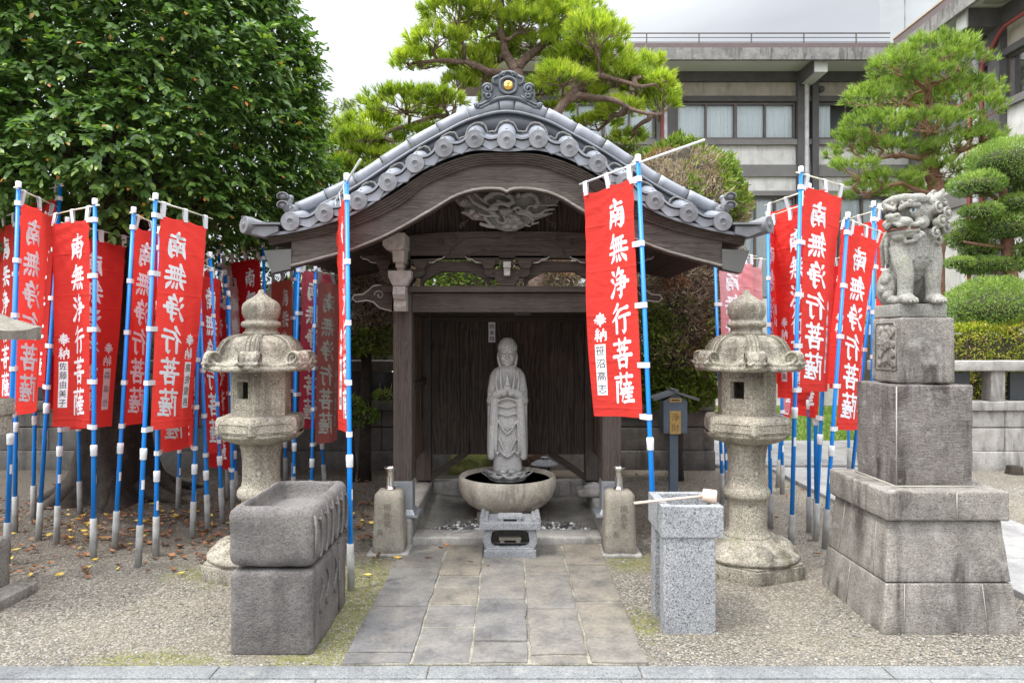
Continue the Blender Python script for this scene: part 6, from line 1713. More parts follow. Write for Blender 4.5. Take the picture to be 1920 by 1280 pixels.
# ------------------------------------------------------------------ brush-written characters
# strokes in a 100 x 100 square, y downwards: lists of (x, y, width)
W1, W2 = 10, 13
GLYPH = {
'南': [[(20, 24, 11), (50, 19, 8), (80, 16, 12)], [(47, 1, 9), (52, 8, 15), (49, 36, 12)], [(18, 40, 10), (21, 50, 14), (19, 80, 13), (12, 98, 4)],
      [(21, 43, 10), (50, 38, 8), (80, 36, 14), (84, 44, 14), (81, 86, 13), (74, 96, 11), (64, 88, 4)], [(36, 46, 7), (42, 54, 10)], [(64, 43, 10), (57, 53, 5)], [(32, 60, 9), (67, 56, 9)], [(29, 74, 9), (70, 70, 10)], [(49, 57, 10), (50, 90, 9)]],
'無': [[(32, 2, 13), (24, 18, 10), (10, 30, 4)], [(24, 18, 9), (55, 14, 8), (82, 12, 11)], [(8, 40, 10), (50, 34, 8), (93, 32, 12)], [(4, 62, 10), (50, 57, 8), (96, 55, 12)],
      [(28, 20, 9), (29, 60, 9)], [(43, 18, 9), (43, 59, 8)], [(58, 17, 9), (58, 58, 8)], [(74, 14, 10), (72, 57, 9)],
      [(24, 70, 12), (18, 82, 12), (8, 94, 4)], [(39, 72, 8), (43, 88, 13)], [(57, 71, 8), (64, 87, 13)], [(74, 69, 8), (86, 80, 15), (92, 92, 8)]],
'浄': [[(10, 8, 6), (18, 13, 14), (24, 21, 9)], [(4, 34, 6), (12, 38, 14), (18, 45, 9)], [(6, 92, 14), (15, 80, 12), (28, 56, 3)],
      [(54, 1, 13), (46, 14, 10), (34, 30, 4)], [(50, 16, 9), (74, 12, 12), (70, 20, 10), (58, 33, 4)], [(40, 38, 9), (62, 34, 8), (82, 32, 13), (82, 44, 12), (78, 64, 10)], [(28, 54, 10), (60, 48, 8), (97, 45, 12)], [(40, 70, 9), (80, 64, 9)], [(60, 33, 10), (62, 60, 12), (61, 88, 12), (54, 98, 9), (46, 88, 3)]],
'行': [[(36, 2, 13), (26, 16, 10), (10, 30, 4)], [(40, 24, 13), (26, 42, 10), (4, 60, 4)], [(24, 46, 10), (26, 60, 13), (24, 97, 12)],
      [(50, 20, 10), (70, 16, 8), (88, 13, 13)], [(42, 46, 10), (70, 40, 8), (98, 37, 12)], [(74, 41, 11), (76, 60, 13), (74, 88, 13), (66, 98, 9), (56, 88, 3)]],
'菩': [[(6, 17, 10), (50, 13, 8), (94, 10, 12)], [(32, 1, 10), (35, 10, 12), (33, 26, 9)], [(70, 0, 12), (66, 10, 11), (62, 25, 7)], [(48, 24, 9), (52, 36, 9)], [(24, 38, 9), (52, 34, 8), (78, 32, 11)],
      [(36, 42, 8), (41, 52, 11)], [(66, 39, 11), (59, 50, 6)], [(4, 60, 11), (50, 55, 8), (97, 53, 13)], [(26, 68, 9), (30, 78, 12), (31, 97, 11)], [(28, 71, 9), (54, 67, 8), (74, 66, 13), (70, 94, 11)], [(31, 91, 9), (69, 89, 9)]],
'薩': [[(4, 15, 10), (50, 11, 8), (95, 8, 12)], [(31, 0, 10), (34, 9, 11), (33, 23, 8)], [(70, 0, 11), (66, 8, 10), (63, 22, 7)], [(10, 30, 9), (12, 45, 11), (11, 99, 9)], [(12, 32, 8), (34, 28, 10), (26, 46, 6), (35, 58, 10), (30, 70, 9), (21, 70, 3)],
      [(66, 23, 9), (67, 33, 9)], [(46, 37, 8), (88, 32, 10)], [(55, 40, 7), (60, 48, 9)], [(80, 37, 10), (73, 47, 5)], [(42, 54, 9), (70, 50, 7), (96, 48, 11)], [(45, 53, 9), (44, 70, 10), (34, 96, 4)], [(60, 57, 10), (50, 71, 4)], [(56, 66, 8), (92, 62, 10)], [(73, 53, 10), (73, 92, 10)], [(55, 80, 8), (89, 76, 9)], [(46, 97, 10), (72, 93, 8), (98, 91, 12)]],
'奉': [[(24, 18, 10), (76, 13, 11)], [(20, 33, 10), (80, 28, 11)], [(6, 50, 11), (94, 44, 12)], [(50, 0, 12), (46, 30, 12), (34, 52, 10), (4, 74, 4)], [(52, 44, 8), (72, 58, 13), (96, 70, 8)], [(32, 66, 9), (68, 61, 10)], [(27, 80, 9), (73, 75, 10)], [(49, 53, 11), (50, 99, 11)]],
'納': [[(28, 2, 11), (12, 22, 8), (30, 30, 9)], [(38, 16, 10), (10, 46, 8), (38, 43, 9)], [(24, 45, 11), (24, 96, 10)], [(13, 60, 9), (6, 80, 8)], [(34, 56, 8), (41, 74, 11)], [(52, 32, 10), (51, 98, 11)], [(53, 33, 9), (92, 28, 13), (93, 86, 12), (82, 94, 6)], [(73, 4, 11), (70, 46, 10), (57, 72, 5)], [(72, 44, 8), (86, 66, 11)]],
}
def glyph_mesh(ch, res=56, slant=0.0):
    """union of tapering strokes as a contour-clipped grid: verts (0..1, y down), faces"""
    n = res + 1; lo, hi = -0.08, 1.08
    ax = np.linspace(lo, hi, n) * 100
    X, Y = np.meshgrid(ax, ax)
    F = np.full((n, n), 1e9)
    for st in GLYPH[ch]:
        for (x0, y0, w0), (x1, y1, w1) in zip(st[:-1], st[1:]):
            dx, dy_ = x1 - x0, y1 - y0; L2 = dx * dx + dy_ * dy_
            t = np.clip(((X - x0) * dx + (Y - y0) * dy_) / L2, 0, 1)
            d = np.hypot(X - x0 - t * dx, Y - y0 - t * dy_) - 0.56 * (w0 + (w1 - w0) * t)
            F = np.minimum(F, d)
    F += np.where(np.abs(F) < 1e-6, 1e-5, 0)
    verts, idx, faces = [], {}, []
    def vid(key, pt):
        if key not in idx: idx[key] = len(verts); verts.append(pt)
        return idx[key]
    for j in range(n - 1):
        for i in range(n - 1):
            c = [(j, i), (j, i + 1), (j + 1, i + 1), (j + 1, i)]
            f = [F[q] for q in c]
            if min(f) > 0: continue
            poly = []
            for k in range(4):
                a, b = c[k], c[(k + 1) % 4]; fa, fb = f[k], f[(k + 1) % 4]
                if fa < 0: poly.append(vid(a, (ax[a[1]] / 100, ax[a[0]] / 100)))
                if (fa < 0) != (fb < 0):
                    t = fa / (fa - fb); pt = (ax[a[1]] * (1 - t) + ax[b[1]] * t, ax[a[0]] * (1 - t) + ax[b[0]] * t)
                    poly.append(vid((min(a, b), max(a, b)), (pt[0] / 100, pt[1] / 100)))
            if len(poly) >= 3: faces.append(tuple(poly))
    return np.array(verts), faces
GM = {c: glyph_mesh(c, 52 if c not in '奉納' else 40) for c in GLYPH}

# ------------------------------------------------------------------ banners
CW, CH = 0.45, 1.50                 # cloth
X0 = 0.052                          # gap between pole and cloth
PH = 2.62                           # pole
ZTOP = PH - 0.125                   # upper edge of the cloth
def make_wave(seed, amp):
    r = random.Random(seed)
    ph = [r.uniform(0, 6.28) for _ in range(6)]; k1 = r.uniform(5, 8); dr_ = r.uniform(-1.6, 1.6); fold = r.uniform(-1, 1)
    def wv(u, v):                   # u 0 at pole .. CW, v 0 at top .. CH
        t = u / CW
        y = amp * (0.55 * math.sin(k1 * u * 2.2 + dr_ * v + ph[0]) * (0.25 + 0.75 * t) + 0.30 * math.sin(13 * u + 2.1 * v + ph[1]) * min(1, v * 2) * t + 0.22 * math.sin(4.0 * v + ph[2]) * t)
        y *= 1.3
        y += 0.0075 * math.sin(26 * math.atan2(v, u + .03) + ph[3]) * math.exp(-2.4 * math.hypot(u, v)) * min(1, math.hypot(u, v) * 9)
        y += 0.004 * math.sin(24 * math.atan2(v, CW - u + .03) + ph[2]) * math.exp(-4 * math.hypot(CW - u, v)) * min(1, math.hypot(CW - u, v) * 9)
        y += 0.0035 * math.sin(v * 23 + 5 * u + ph[0]) * t * (1 - t) * 2
        y += 0.9 * amp * fold * t * t * min(1, v / 0.6)
        y += 0.004 * math.sin(u * 46 + ph[4] + 3 * v) * math.exp(-v * 3.0)
        x = -0.022 * t * min(1, v / 0.5) * (1 + 0.5 * math.sin(ph[5])) - 0.025 * t * v / CH - 0.010 * t * math.sin(3 * v + ph[3])
        dz_ = -0.018 * math.sin(math.pi * ((t * 2) % 1)) * math.exp(-v * 9) - 0.012 * t
        return x, y, dz_
    return wv
def cloth_pt(wv, u, v, off=0.0):
    x, y, z = wv(u, v)
    return (X0 + u + x, y + off, ZTOP - v + z)
def cloth_mesh(wv):
    m_ = MB(); nu, nv = 26, 72
    m_.add([cloth_pt(wv, CW * i / nu, CH * j / nv) for j in range(nv + 1) for i in range(nu + 1)], [(j * (nu + 1) + i, j * (nu + 1) + i + 1, (j + 1) * (nu + 1) + i + 1, (j + 1) * (nu + 1) + i) for j in range(nv) for i in range(nu)], 0, True)
    return m_
def letters_mesh(wv):
    """characters dyed through the cloth: the same shapes on both faces; read rightly with the pole at the right"""
    m_ = MB()
    def put(ch, uc, vc, sx, sy):
        V, F = GM[ch]
        for off in (0.0016, -0.0016):
            pts = []
            for gx, gy in V:
                uu = CW - (uc + (gx - .5) * sx); vv_ = vc + (gy - .5) * sy
                pts.append(cloth_pt(wv, uu, vv_, off))
            m_.add(pts, F if off > 0 else [f[::-1] for f in F], 0, True)
    for ch, vc in zip('南無浄行菩薩', (0.195, 0.425, 0.645, 0.87, 1.095, 1.315)): put(ch, 0.285, vc, 0.195, 0.188)
    for ch, vc in zip('奉納', (0.865, 0.965)): put(ch, 0.098, vc, 0.085, 0.085)
    return m_
def strip_mesh(wv, name, ink):
    m_ = MB()
    for off in (0.0018, -0.0018):
        pts = [cloth_pt(wv, CW - (0.058 + 0.072 * i / 4), 1.025 + 0.335 * j / 14, off) for j in range(15) for i in range(5)]
        m_.add(pts, [(j * 5 + i, j * 5 + i + 1, (j + 1) * 5 + i + 1, (j + 1) * 5 + i) for j in range(14) for i in range(4)], 0, True)
    n_ = len(name)
    for k, ch in enumerate(name):
        vc = 1.025 + 0.335 * (k + 0.5) / n_
        for off in (0.0034, -0.0034):
            text_into(m_, ch, min(0.066, 0.30 / n_), lambda a, b: cloth_pt(wv, CW - (0.094 + a), vc - b, off), 1, 1)
    return m_
waves = [make_wave(s, a) for s, a in ((3, 0.022), (8, 0.032), (15, 0.028), (21, 0.036))]
VAR = []
for wv in waves:
    VAR.append((new_mesh('cloth', cloth_mesh(wv)), new_mesh('lettering', letters_mesh(wv))))
REDS = {
 'bright': mcloth('bright_red_cloth', (0.82, 0.064, 0.05)),
 'red': mcloth('red_cloth', (0.76, 0.048, 0.04)),
 'deep': mcloth('deep_red_cloth', (0.58, 0.020, 0.024)),
 'maroon': mcloth('maroon_cloth', (0.64, 0.06, 0.105), (0.66, 0.20, 0.24), 0.4),
 'salmon': mcloth('salmon_cloth', (0.68, 0.22, 0.19), (0.68, 0.34, 0.30), 0.5),
 'rust': mcloth('rust_cloth', (0.66, 0.10, 0.075), (0.64, 0.20, 0.15), 0.4),
 'pink': mcloth('pink_cloth', (0.80, 0.26, 0.28), (0.84, 0.52, 0.53), 0.6),
 'pale': mcloth('pale_pink_cloth', (0.70, 0.42, 0.40), (0.72, 0.52, 0.49), 0.6)}
def mb_local(fn): m_ = MB(); fn(m_); return m_
def _pole(m_): m_.lathe([(0.0155, -0.05), (0.0155, 0.86), (0.0140, 0.88), (0.0135, PH - 0.03)], (0, 0, 0), 14)
def _sleeve(m_): m_.lathe([(0.0225, -0.03), (0.0225, 0.285), (0.0190, 0.287), (0.0165, 0.280)], (0, 0, 0), 16)
def _label(m_):
    m_.add([(0.0162 * math.cos(a), 0.0162 * math.sin(a), z) for z in (0.60, 0.665) for a in np.linspace(-2.6, -0.2, 9)], [(i, i + 1, i + 10, i + 9) for i in range(8)], 0, True)
def _cap(m_): m_.lathe([(0.0175, PH - 0.045), (0.0185, PH - 0.04), (0.0185, PH - 0.004), (0.014, PH), (0, PH)], (0, 0, 0), 14)
def _joint(m_):
    m_.lathe([(0.019, 0.80), (0.0215, 0.805), (0.0215, 0.835), (0.0225, 0.84), (0.0225, 0.875), (0.017, 0.88)], (0, 0, 0), 16)
def _bar(m_): m_.tube([(-0.05, 0, PH - 0.052), (0.25, 0, PH - 0.060), (0.56, 0, PH - 0.075)], [0.0065, 0.006, 0.005], 8)
def _barlong(m_): m_.tube([(-0.50, 0, PH - 0.040), (0.0, 0, PH - 0.052), (0.25, 0, PH - 0.060), (0.54, 0, PH - 0.072)], [0.007, 0.007, 0.0065, 0.008], 8)
def straps(wv):
    """three tabs over the bar and five straps round the pole, one mesh each"""
    out = []
    for u in (0.022, 0.225, 0.43):
        m_ = MB(); x, y, z = cloth_pt(wv, u, 0.02); zb_ = PH - 0.052 - 0.04 * (u + .035) + 0.008
        m_.add([(x - .02, y - .0035, z), (x + .02, y - .0035, z), (X0 + u + .02, -.008, zb_ - .004), (X0 + u - .02, -.008, zb_ - .004), (X0 + u - .02, 0, zb_ + .003), (X0 + u + .02, 0, zb_ + .003), (X0 + u - .02, .008, zb_ - .004), (X0 + u + .02, .008, zb_ - .004), (x - .02, y + .0035, z), (x + .02, y + .0035, z)],
               [(0, 1, 2, 3), (3, 2, 5, 4), (4, 5, 7, 6), (6, 7, 9, 8)])
        out.append(('tab', m_))
    for v in (0.02, 0.42, 0.80, 1.17, 1.49):
        m_ = MB(); x, y, z = cloth_pt(wv, 0.022, v)
        pts = [(x, y - .004), (0.012, -0.0175), (-0.010, -0.0175), (-0.0185, 0.0), (-0.010, 0.0175), (0.012, 0.0175), (x, y + .004)]
        m_.add([(p_[0], p_[1], z + d_) for p_ in pts for d_ in (-.017, .017)], [(2 * i, 2 * i + 2, 2 * i + 3, 2 * i + 1) for i in range(6)])
        out.append(('strap', m_))
    return out
PARTM = {k: new_mesh(k, mb_local(f)) for k, f in (('pole', _pole), ('ground_sleeve', _sleeve), ('pole_cap', _cap), ('pole_joint', _joint), ('crossbar', _bar), ('crossbar_long', _barlong), ('pole_sticker', _label))}
PMAT = {'pole': 'blue', 'ground_sleeve': 'pvc', 'pole_cap': 'white', 'pole_joint': 'white', 'crossbar': 'cream', 'crossbar_long': 'white', 'pole_sticker': 'paper'}
for k, me in PARTM.items(): me.materials.append(M[PMAT[k]])
LOOPM = []
for wv in waves:
    l_ = []
    for nm, m_ in straps(wv):
        me = new_mesh(nm, m_); me.materials.append(M['whitecloth']); l_.append((nm, me))
    LOOPM.append(l_)
for c, l_ in VAR: c.materials.append(REDS['bright']); l_.materials.append(M['letter'])

def banner(label, base, top, off, colour='bright', var=0, name=None, long=False, Y=None, ink='inkgrey', dim=False, near=False, ybase=None):
    """base, top: where the photo shows the pole's foot and top; off: how far the cloth's free edge stands from the pole in the photo"""
    if Y is None: Y = 1984.0 / (base[1] - 636)
    b = P(base[0], 636 + 1984.0 / Y, Y); b.z = 0
    tp = P(top[0], top[1], Y)
    H = tp.z
    lean = math.atan2(tp.x - b.x, H)
    ctr = b.x + (tp.x - b.x) * 0.65
    best = None
    for d in range(-170, 171, 1):
        c_, s_ = math.cos(R(d)), math.sin(R(d))
        if near != (s_ < 0): continue
        o_ = FPX * ((ctr + .47 * c_) / (Y + .47 * s_) - ctr / Y)
        e_ = abs(o_ - off) + 3 * abs(c_) * 0 + (0 if abs(o_ - off) < 3 else 0) - 0.6 * abs(s_)
        if best is None or e_ < best[0]: best = (e_, d)
    th = best[1]
    t = thing('banner', label, 'banner', (b.x, Y, 0), 'red votive banners on blue poles')
    t.rotation_mode = 'QUATERNION'
    t.rotation_quaternion = (Matrix.Rotation(lean, 3, 'Y') @ Matrix.Rotation(R(th), 3, 'Z')).to_quaternion()
    sh = H / math.cos(lean) - PH
    def part(nm, me, z=sh, par=t, mat=None):
        o = bpy.data.objects.new(nm, me); sc.collection.objects.link(o); o.parent = par
        o.location = (0, 0, z)
        if mat is not None:
            o.material_slots[0].link = 'OBJECT'; o.material_slots[0].material = mat
        return o
    for k in ('pole', 'pole_cap', 'pole_joint'): part(k, PARTM[k])
    if H > 2.3: part('pole_sticker', PARTM['pole_sticker'])
    part('ground_sleeve', PARTM['ground_sleeve'], 0)
    part('crossbar', PARTM['crossbar_long' if long else 'crossbar'])
    for nm, me in LOOPM[var]: part(nm, me)
    c_ = part('cloth', VAR[var][0], sh, t, REDS[colour])
    part('lettering', VAR[var][1], 0, c_, M['letterdim'] if dim else M['letter'])
    if name:
        me = new_mesh('name_strip', strip_mesh(waves[var], name, ink)); me.materials.append(M['paper']); me.materials.append(M[ink])
        part('name_strip', me, 0, c_)
    return t
B = banner
# by the path
B('bright red banner just left of the shrine front, turned almost edge-on with squeezed writing', (658, 1105), (650, 325), -20, 'bright', 0, '津森賢', True)
B('largest bright red banner, hanging in front of the right slope of the shrine roof', (1231, 1108), (1196, 290), -98, 'bright', 2, '笹沼高志', True, ink='black')
# left group, front row
B('widest bright red banner left of the stone lantern, with mirrored writing', (259, 1062), (292, 362), 92, 'bright', 0, '高佐俊長', ink='black')
B('bright red banner with readable writing and pole at its right, before the big trunk', (175, 1047), (178, 372), -70, 'bright', 1, '佐藤由美子', ink='black')
B('red banner half hidden behind the wide mirrored one, its leaning pole left of it', (215, 1030), (251, 388), 52, 'bright', 3)
B('red banner whose tall pole leans right beside the stone lantern roof at the far left', (72, 1033), (114, 336), -50, 'red', 2, Y=5.3)
B('tall bright red banner with mirrored writing above the roof of the cut-off stone lantern', (12, 1020), (35, 340), 64, 'bright', 1, '藤森市川', Y=4.72)
B('red banner cut off by the left edge of the photo', (28, 997), (33, 386), -46, 'bright', 2)
B('dark red banner seen behind the pole with readable writing, its right half plain', (106, 1018), (127, 407), 104, 'red', 0, '森卓也')
# left group, second row
B('red banner mostly hidden behind the widest mirrored banner, its pole showing below', (292, 1043), (300, 425), 66, 'red', 3)
B('red banner behind the widest mirrored banner, its cloth ending lower to the right', (361, 1008), (377, 452), -40, 'red', 1)
B('narrow red banner right of the widest mirrored banner, with a pole leaning left', (390, 992), (372, 482), 42, 'red', 2)
B('deep red banner behind the second leaning pole left of the left stone lantern', (417, 977), (394, 472), -28, 'red', 0)
B('low-hanging deep red banner left of the left stone lantern, lowest of all', (437, 958), (428, 545), -36, 'deep', 1)
B('washed-out pink banner left of the left lantern finial, nearer the dark red one', (444, 938), (421.5, 506), 30, 'pale', 2, dim=True)
B('washed-out pale pink banner behind the leaning poles left of the left lantern', (428, 931), (410, 468), 52, 'pale', 3, dim=True)
B('dark red banner hanging just left of the left lantern finial, under the eave tip', (508, 934), (493, 455), -57, 'deep', 0)
B('pale faded banner strip right of the dark red one under the left eave tip', (536, 928), (529, 520), -38, 'pale', 1, Y=7.3, dim=True)
B('rust-red banner under the left eave, behind the left lantern finial', (550, 935), (553, 496), -40, 'rust', 2, Y=7.0, dim=True)
B('maroon banner with mirrored writing under the left eave, right of the left lantern', (549, 940), (560, 476), 62, 'maroon', 0, '長谷川喜興', Y=6.3, ink='black', dim=True)
B('faded salmon banner under the left eave, next to the edge-on bright one', (583, 945), (592, 497), 52, 'salmon', 3, '津上明子', Y=6.15, ink='black', dim=True)
B('faded red banner hidden behind the maroon one, only its lower pole showing', (610, 930), (580, 505), 24, 'maroon', 2, Y=6.9, dim=True)
B('deep red banner deep in the left group, behind the one with readable writing', (150, 962), (141, 425), -58, 'deep', 2)
B('red banner behind the two front rows at the far left, below the stone lantern roof', (62, 972), (72, 402), -46, 'red', 0)
B('dark red banner low behind the widest left banner, only its hem showing', (334, 952), (346, 478), 46, 'deep', 1)
# right group
B('tallest bright red banner right of the right lantern, with mirrored writing', (1483, 1038), (1502, 312), 74, 'bright', 1, '磯永順夫')
B('red banner just behind the tallest right-hand one, its bare top left of that pole', (1517, 997), (1517, 344), -72, 'bright', 3)
B('red banner with two bold name characters, just right of the right lantern finial', (1531, 1003), (1526, 366), -74, 'bright', 0, '川田昌美', ink='black')
B('large red mirrored banner between the tallest right-hand one and the lion, pole leaning right', (1546, 1026), (1590, 398), 60, 'bright', 2, '山本')
B('red banner hanging low behind the tallest right-hand one, its hem showing below', (1529, 1012), (1558, 392), -54, 'red', 1)
B('red banner right behind the guardian lion with its blue pole left of the lion', (1634, 985), (1638, 377), 58, 'bright', 0)
B('red banner showing its top behind the large mirrored one left of the lion', (1590, 965), (1650, 382), -62, 'red', 3)
B('narrow red banner seen edge-on behind the right end of the eave', (1445, 990), (1440, 397), 12, 'red', 2)
B('red banner hidden behind others with a strongly leaning pole right of the right lantern', (1458, 912), (1482, 505), 22, 'red', 1)
B('faded pink banner under the right end of the eave, behind the right lantern finial', (1355, 924), (1340, 462), 66, 'pink', 0, Y=6.45)
B('faded pink banner behind the first pink one, nearer the right roll tile', (1363, 919), (1352, 470), 72, 'pink', 3, Y=6.6)
B('pale red banner far behind the right lantern, only its hem showing', (1467, 925), (1464, 470), 34, 'pink', 2)
B('red banner at the back by the grey cross path, behind the large mirrored one', (1592, 885), (1586, 470), -30, 'deep', 1)
# ------------------------------------------------------------------ stone fences
def fence(name, label, x0, x1, Y, mat, posts, panels, low_h=0.80):
    t = thing(name, label, 'stone fence', ((x0 + x1) / 2, Y, 0))
    m_ = MB(); m_.box(((x0 + x1) / 2, Y, 0.10), (x1 - x0, 0.26, 0.24), bev=0.01, rough=0.004, rs=8, cuts=0.15); obj('plinth', m_, mat, t)
    n_ = max(2, int((x1 - x0) / 0.75)); w_ = (x1 - x0) / n_
    for i in range(n_):
        for zc, h_ in ((0.36, 0.28), (0.605, 0.20)):
            m_ = MB(); m_.box((x0 + w_ * (i + .5) + (0.2 if zc > .5 else 0) * 0, Y, zc), (w_ - 0.008, 0.2, h_ - 0.008), bev=0.006, rough=0.003, rs=9, cuts=0.12)
            obj('wall_block', m_, mat, t)
    m_ = MB(); m_.box(((x0 + x1) / 2, Y, 0.76), (x1 - x0, 0.28, 0.11), bev=0.01, rough=0.003, rs=8, cuts=0.12); obj('lower_rail', m_, mat, t)
    m_ = MB(); m_.box(((x0 + x1) / 2, Y, 1.235), (x1 - x0 + 0.04, 0.27, 0.12), bev=0.012, rough=0.003, rs=8, cuts=0.12); obj('coping', m_, mat, t)
    for px in posts:
        m_ = MB(); m_.box((px, Y, 0.995), (0.17, 0.17, 0.36), bev=0.006, rough=0.002, cuts=0.12); obj('fence_post', m_, mat, t)
    for a, b in panels:  # dark glossy sheets filling the openings under the coping
        m_ = MB(); m_.box(((a + b) / 2, Y + 0.02, 0.985), (b - a, 0.05, 0.335), bev=0.004); obj('dark_panel', m_, mplain('glossy_dark_sheet', (0.035, 0.04, 0.045), 0.25, var=0.1), t)
    return t
fence('stone_fence', 'dark weathered block fence with a coping running behind the shrine and the left banners', -9.5, 2.42, 8.25, M['wall'],
      [-9.0, -7.6, -6.2, -4.8, -3.4, -2.1, -1.0, 0.2, 1.2, 2.3], [(-8.85, -7.75), (-7.45, -6.35), (-6.05, -4.95), (-4.65, -3.55), (-3.25, -2.25), (-1.95, -1.15), (-0.85, 0.05), (1.35, 2.15)])
fence('stone_fence', 'pale stone fence with dark sheets in its openings at the far right, behind the pedestal', 4.35, 9.6, 8.2, M['walllight'],
      [4.45, 5.78, 7.1, 8.4], [(4.6, 5.5), (5.98, 6.9), (7.3, 8.2)], 0.80)

# ------------------------------------------------------------------ the grey two-storey building
YW = 16.0
def wx(px, Y=YW): return (px - HX) / FPX * Y
def wz(py, Y=YW): return CAMZ + (HY - py) / FPX * Y
bld = thing('temple_hall', 'long two-storey building in pale render with dark grey beams and wide eaves behind the pines', 'building', (6, YW, 0))
XL, XR = -0.6, 9.3
zwt = wz(137)
def bbox(nm, x0, x1, z0, z1, y0, y1, mat, par=bld, bev=0.0):
    m_ = MB(); m_.box(((x0 + x1) / 2, (y0 + y1) / 2, (z0 + z1) / 2), (x1 - x0, y1 - y0, z1 - z0), bev=bev); return obj(nm, m_, mat, par)
core = MB(); core.box(((XL + XR) / 2, YW + 3.2, zwt / 2), (XR - XL - 0.02, 5.4, zwt - 0.02)); obj('core', core, mplain('dim_interior', (0.20, 0.21, 0.21), 0.9, var=0.1), bld)
bands = [(137, 155, 'beamgrey', 0.10), (155, 182, 'render2', 0.0), (182, 192, 'beamgrey', 0.08), (263, 273, 'bandgrey', 0.09), (273, 310, 'render', 0.0), (310, 332, 'bandgrey', 0.06), (332, 359, 'render', 0.0), (359, 368, 'bandgrey', 0.08)]
cols = [(1010, 1030), (1229, 1236), (1250, 1267), (1492, 1506), (1519, 1531), (1745, 1775)]
for y0, y1, mt, pr in bands:
    bbox('wall_band' if mt[:6] == 'render' else 'beam', XL, XR, wz(y1), wz(y0), YW - pr, YW + 0.3, M[mt])
for a, b in cols:
    bbox('column', wx(a), wx(b), 0, zwt - 0.003, YW - 0.14, YW + 0.25, M['beamgrey'], bev=0.01)
bbox('wall_band', wx(1229), wx(1267), 0, zwt - 0.01, YW - 0.004, YW + 0.25, M['render'])
bbox('wall_band', XL, XR, 0, wz(560), YW - 0.02, YW + 0.3, M['render'])
def window(nm, a, b, y0, y1, n_, mid=True):
    x0, x1, z0, z1 = wx(a), wx(b), wz(y1), wz(y0)
    m_ = MB(); fw = 0.045
    for z in (z0 + fw / 2, z1 - fw / 2): m_.box(((x0 + x1) / 2, YW + 0.03, z), (x1 - x0, 0.09, fw))
    for i in range(n_ + 1):
        x = x0 + (x1 - x0) * i / n_; w_ = 0.07 if (i * 2 == n_ and mid) else 0.04
        x = min(max(x, x0 + w_ / 2), x1 - w_ / 2)
        m_.box((x, YW + 0.028, (z0 + z1) / 2), (w_, 0.085, z1 - z0 - 2 * fw))
    fo = obj('window', m_, M['sash'], bld)
    for i in range(n_):
        xa = x0 + (x1 - x0) * i / n_ + .02; xb = x0 + (x1 - x0) * (i + 1) / n_ - .02
        g_ = MB(); g_.add([(xa, YW + 0.035 + 0.012 * (i % 2), z0 + .04), (xb, YW + 0.035 + 0.012 * (i % 2), z0 + .04), (xb, YW + 0.035 + 0.012 * (i % 2), z1 - .04), (xa, YW + 0.035 + 0.012 * (i % 2), z1 - .04)], [(0, 1, 2, 3)])
        obj('pane', g_, M['glass'], fo)
    return fo, x0, x1, z0, z1
def curtain(fo, x0, x1, z0, z1, seed=0):
    m_ = MB(); n_ = int((x1 - x0) / 0.012); c = []
    for i in range(n_ + 1):
        x = x0 + (x1 - x0) * i / n_
        c.append((x, YW + 0.105 + 0.012 * math.sin(x * 52 + seed + 1.6 * math.sin(x * 9 + seed)) + 0.006 * math.sin(x * 131)))
    m_.strip([(x, y, z1) for x, y in c], [(x, y + 0.006 * math.sin(x * 30), z0) for x, y in c])
    obj('curtain', m_, M['curtain'], fo, fix=False)
for a, b, n_ in ((1035, 1228, 4), (1268, 1490, 4)):
    q = window('window', a, b, 193, 262, n_); curtain(q[0], q[1], q[2], q[3], q[4], a)
q = window('window', 1532, 1743, 193, 262, 4); curtain(q[0], q[1], q[1] + 0.35, q[3], q[4], 3)
for a, b, n_ in ((1035, 1228, 4), (1268, 1490, 6), (1532, 1743, 5)):
    q = window('window', a, b, 369, 560, n_); curtain(q[0], q[1], q[2], q[3], q[4], b)
bbox('eave_soffit', XL - .8, XR, zwt - 0.001, zwt + 0.05, YW - 0.93, YW + 0.4, M['soffit'])
bbox('fascia', XL - .8, 8.46, zwt - 0.10, zwt + 0.16, YW - 1.02, YW - 0.93, M['fascia'])
bbox('roof_flashing', XL - .8, 8.46, zwt + 0.16, zwt + 0.27, YW - 1.00, YW + 2, M['brownmetal'])
for px in (1522,):
    m_ = MB(); x = wx(px, 15.6); m_.box((x, YW - 0.44, zwt - 0.16), (0.30, 0.86, 0.31), bev=0.01); 
    b_ = obj('eave_bracket', m_, M['soffit'], bld)
bbox('eave_bracket_cheek', wx(1508, 15.6), wx(1509, 15.6), zwt - 0.34, zwt - 0.02, YW - .88, YW - .02, M['beamgrey'])
m_ = MB(); x = wx(1512.5, 15.85)
m_.lathe([(0.05, wz(400)), (0.05, wz(330)), (0.056, wz(329)), (0.056, wz(325)), (0.05, wz(324)), (0.05, wz(152)), (0.052, wz(150))], (x, YW - 0.16, 0), 12); obj('downpipe', m_, M['whitepipe'], bld)
m_ = MB(); m_.lathe([(0.05, 0.2), (0.05, wz(160))], (wx(1239.5), YW - 0.07, 0), 12); obj('red_pipe', m_, M['redpipe'], bld)
m_ = MB(); m_.lathe([(0.05, 0.2), (0.05, wz(150))], (wx(1246.8), YW - 0.08, 0), 12); obj('downpipe', m_, M['whitepipe'], bld)
m_ = MB(); m_.ell((wx(1537), YW - 0.10, wz(170)), (0.07, 0.07, 0.07)); m_.cyl((wx(1537), YW, wz(172)), (wx(1537), YW - .1, wz(170)), 0.03); obj('wall_lamp', m_, M['beamgrey'], bld)
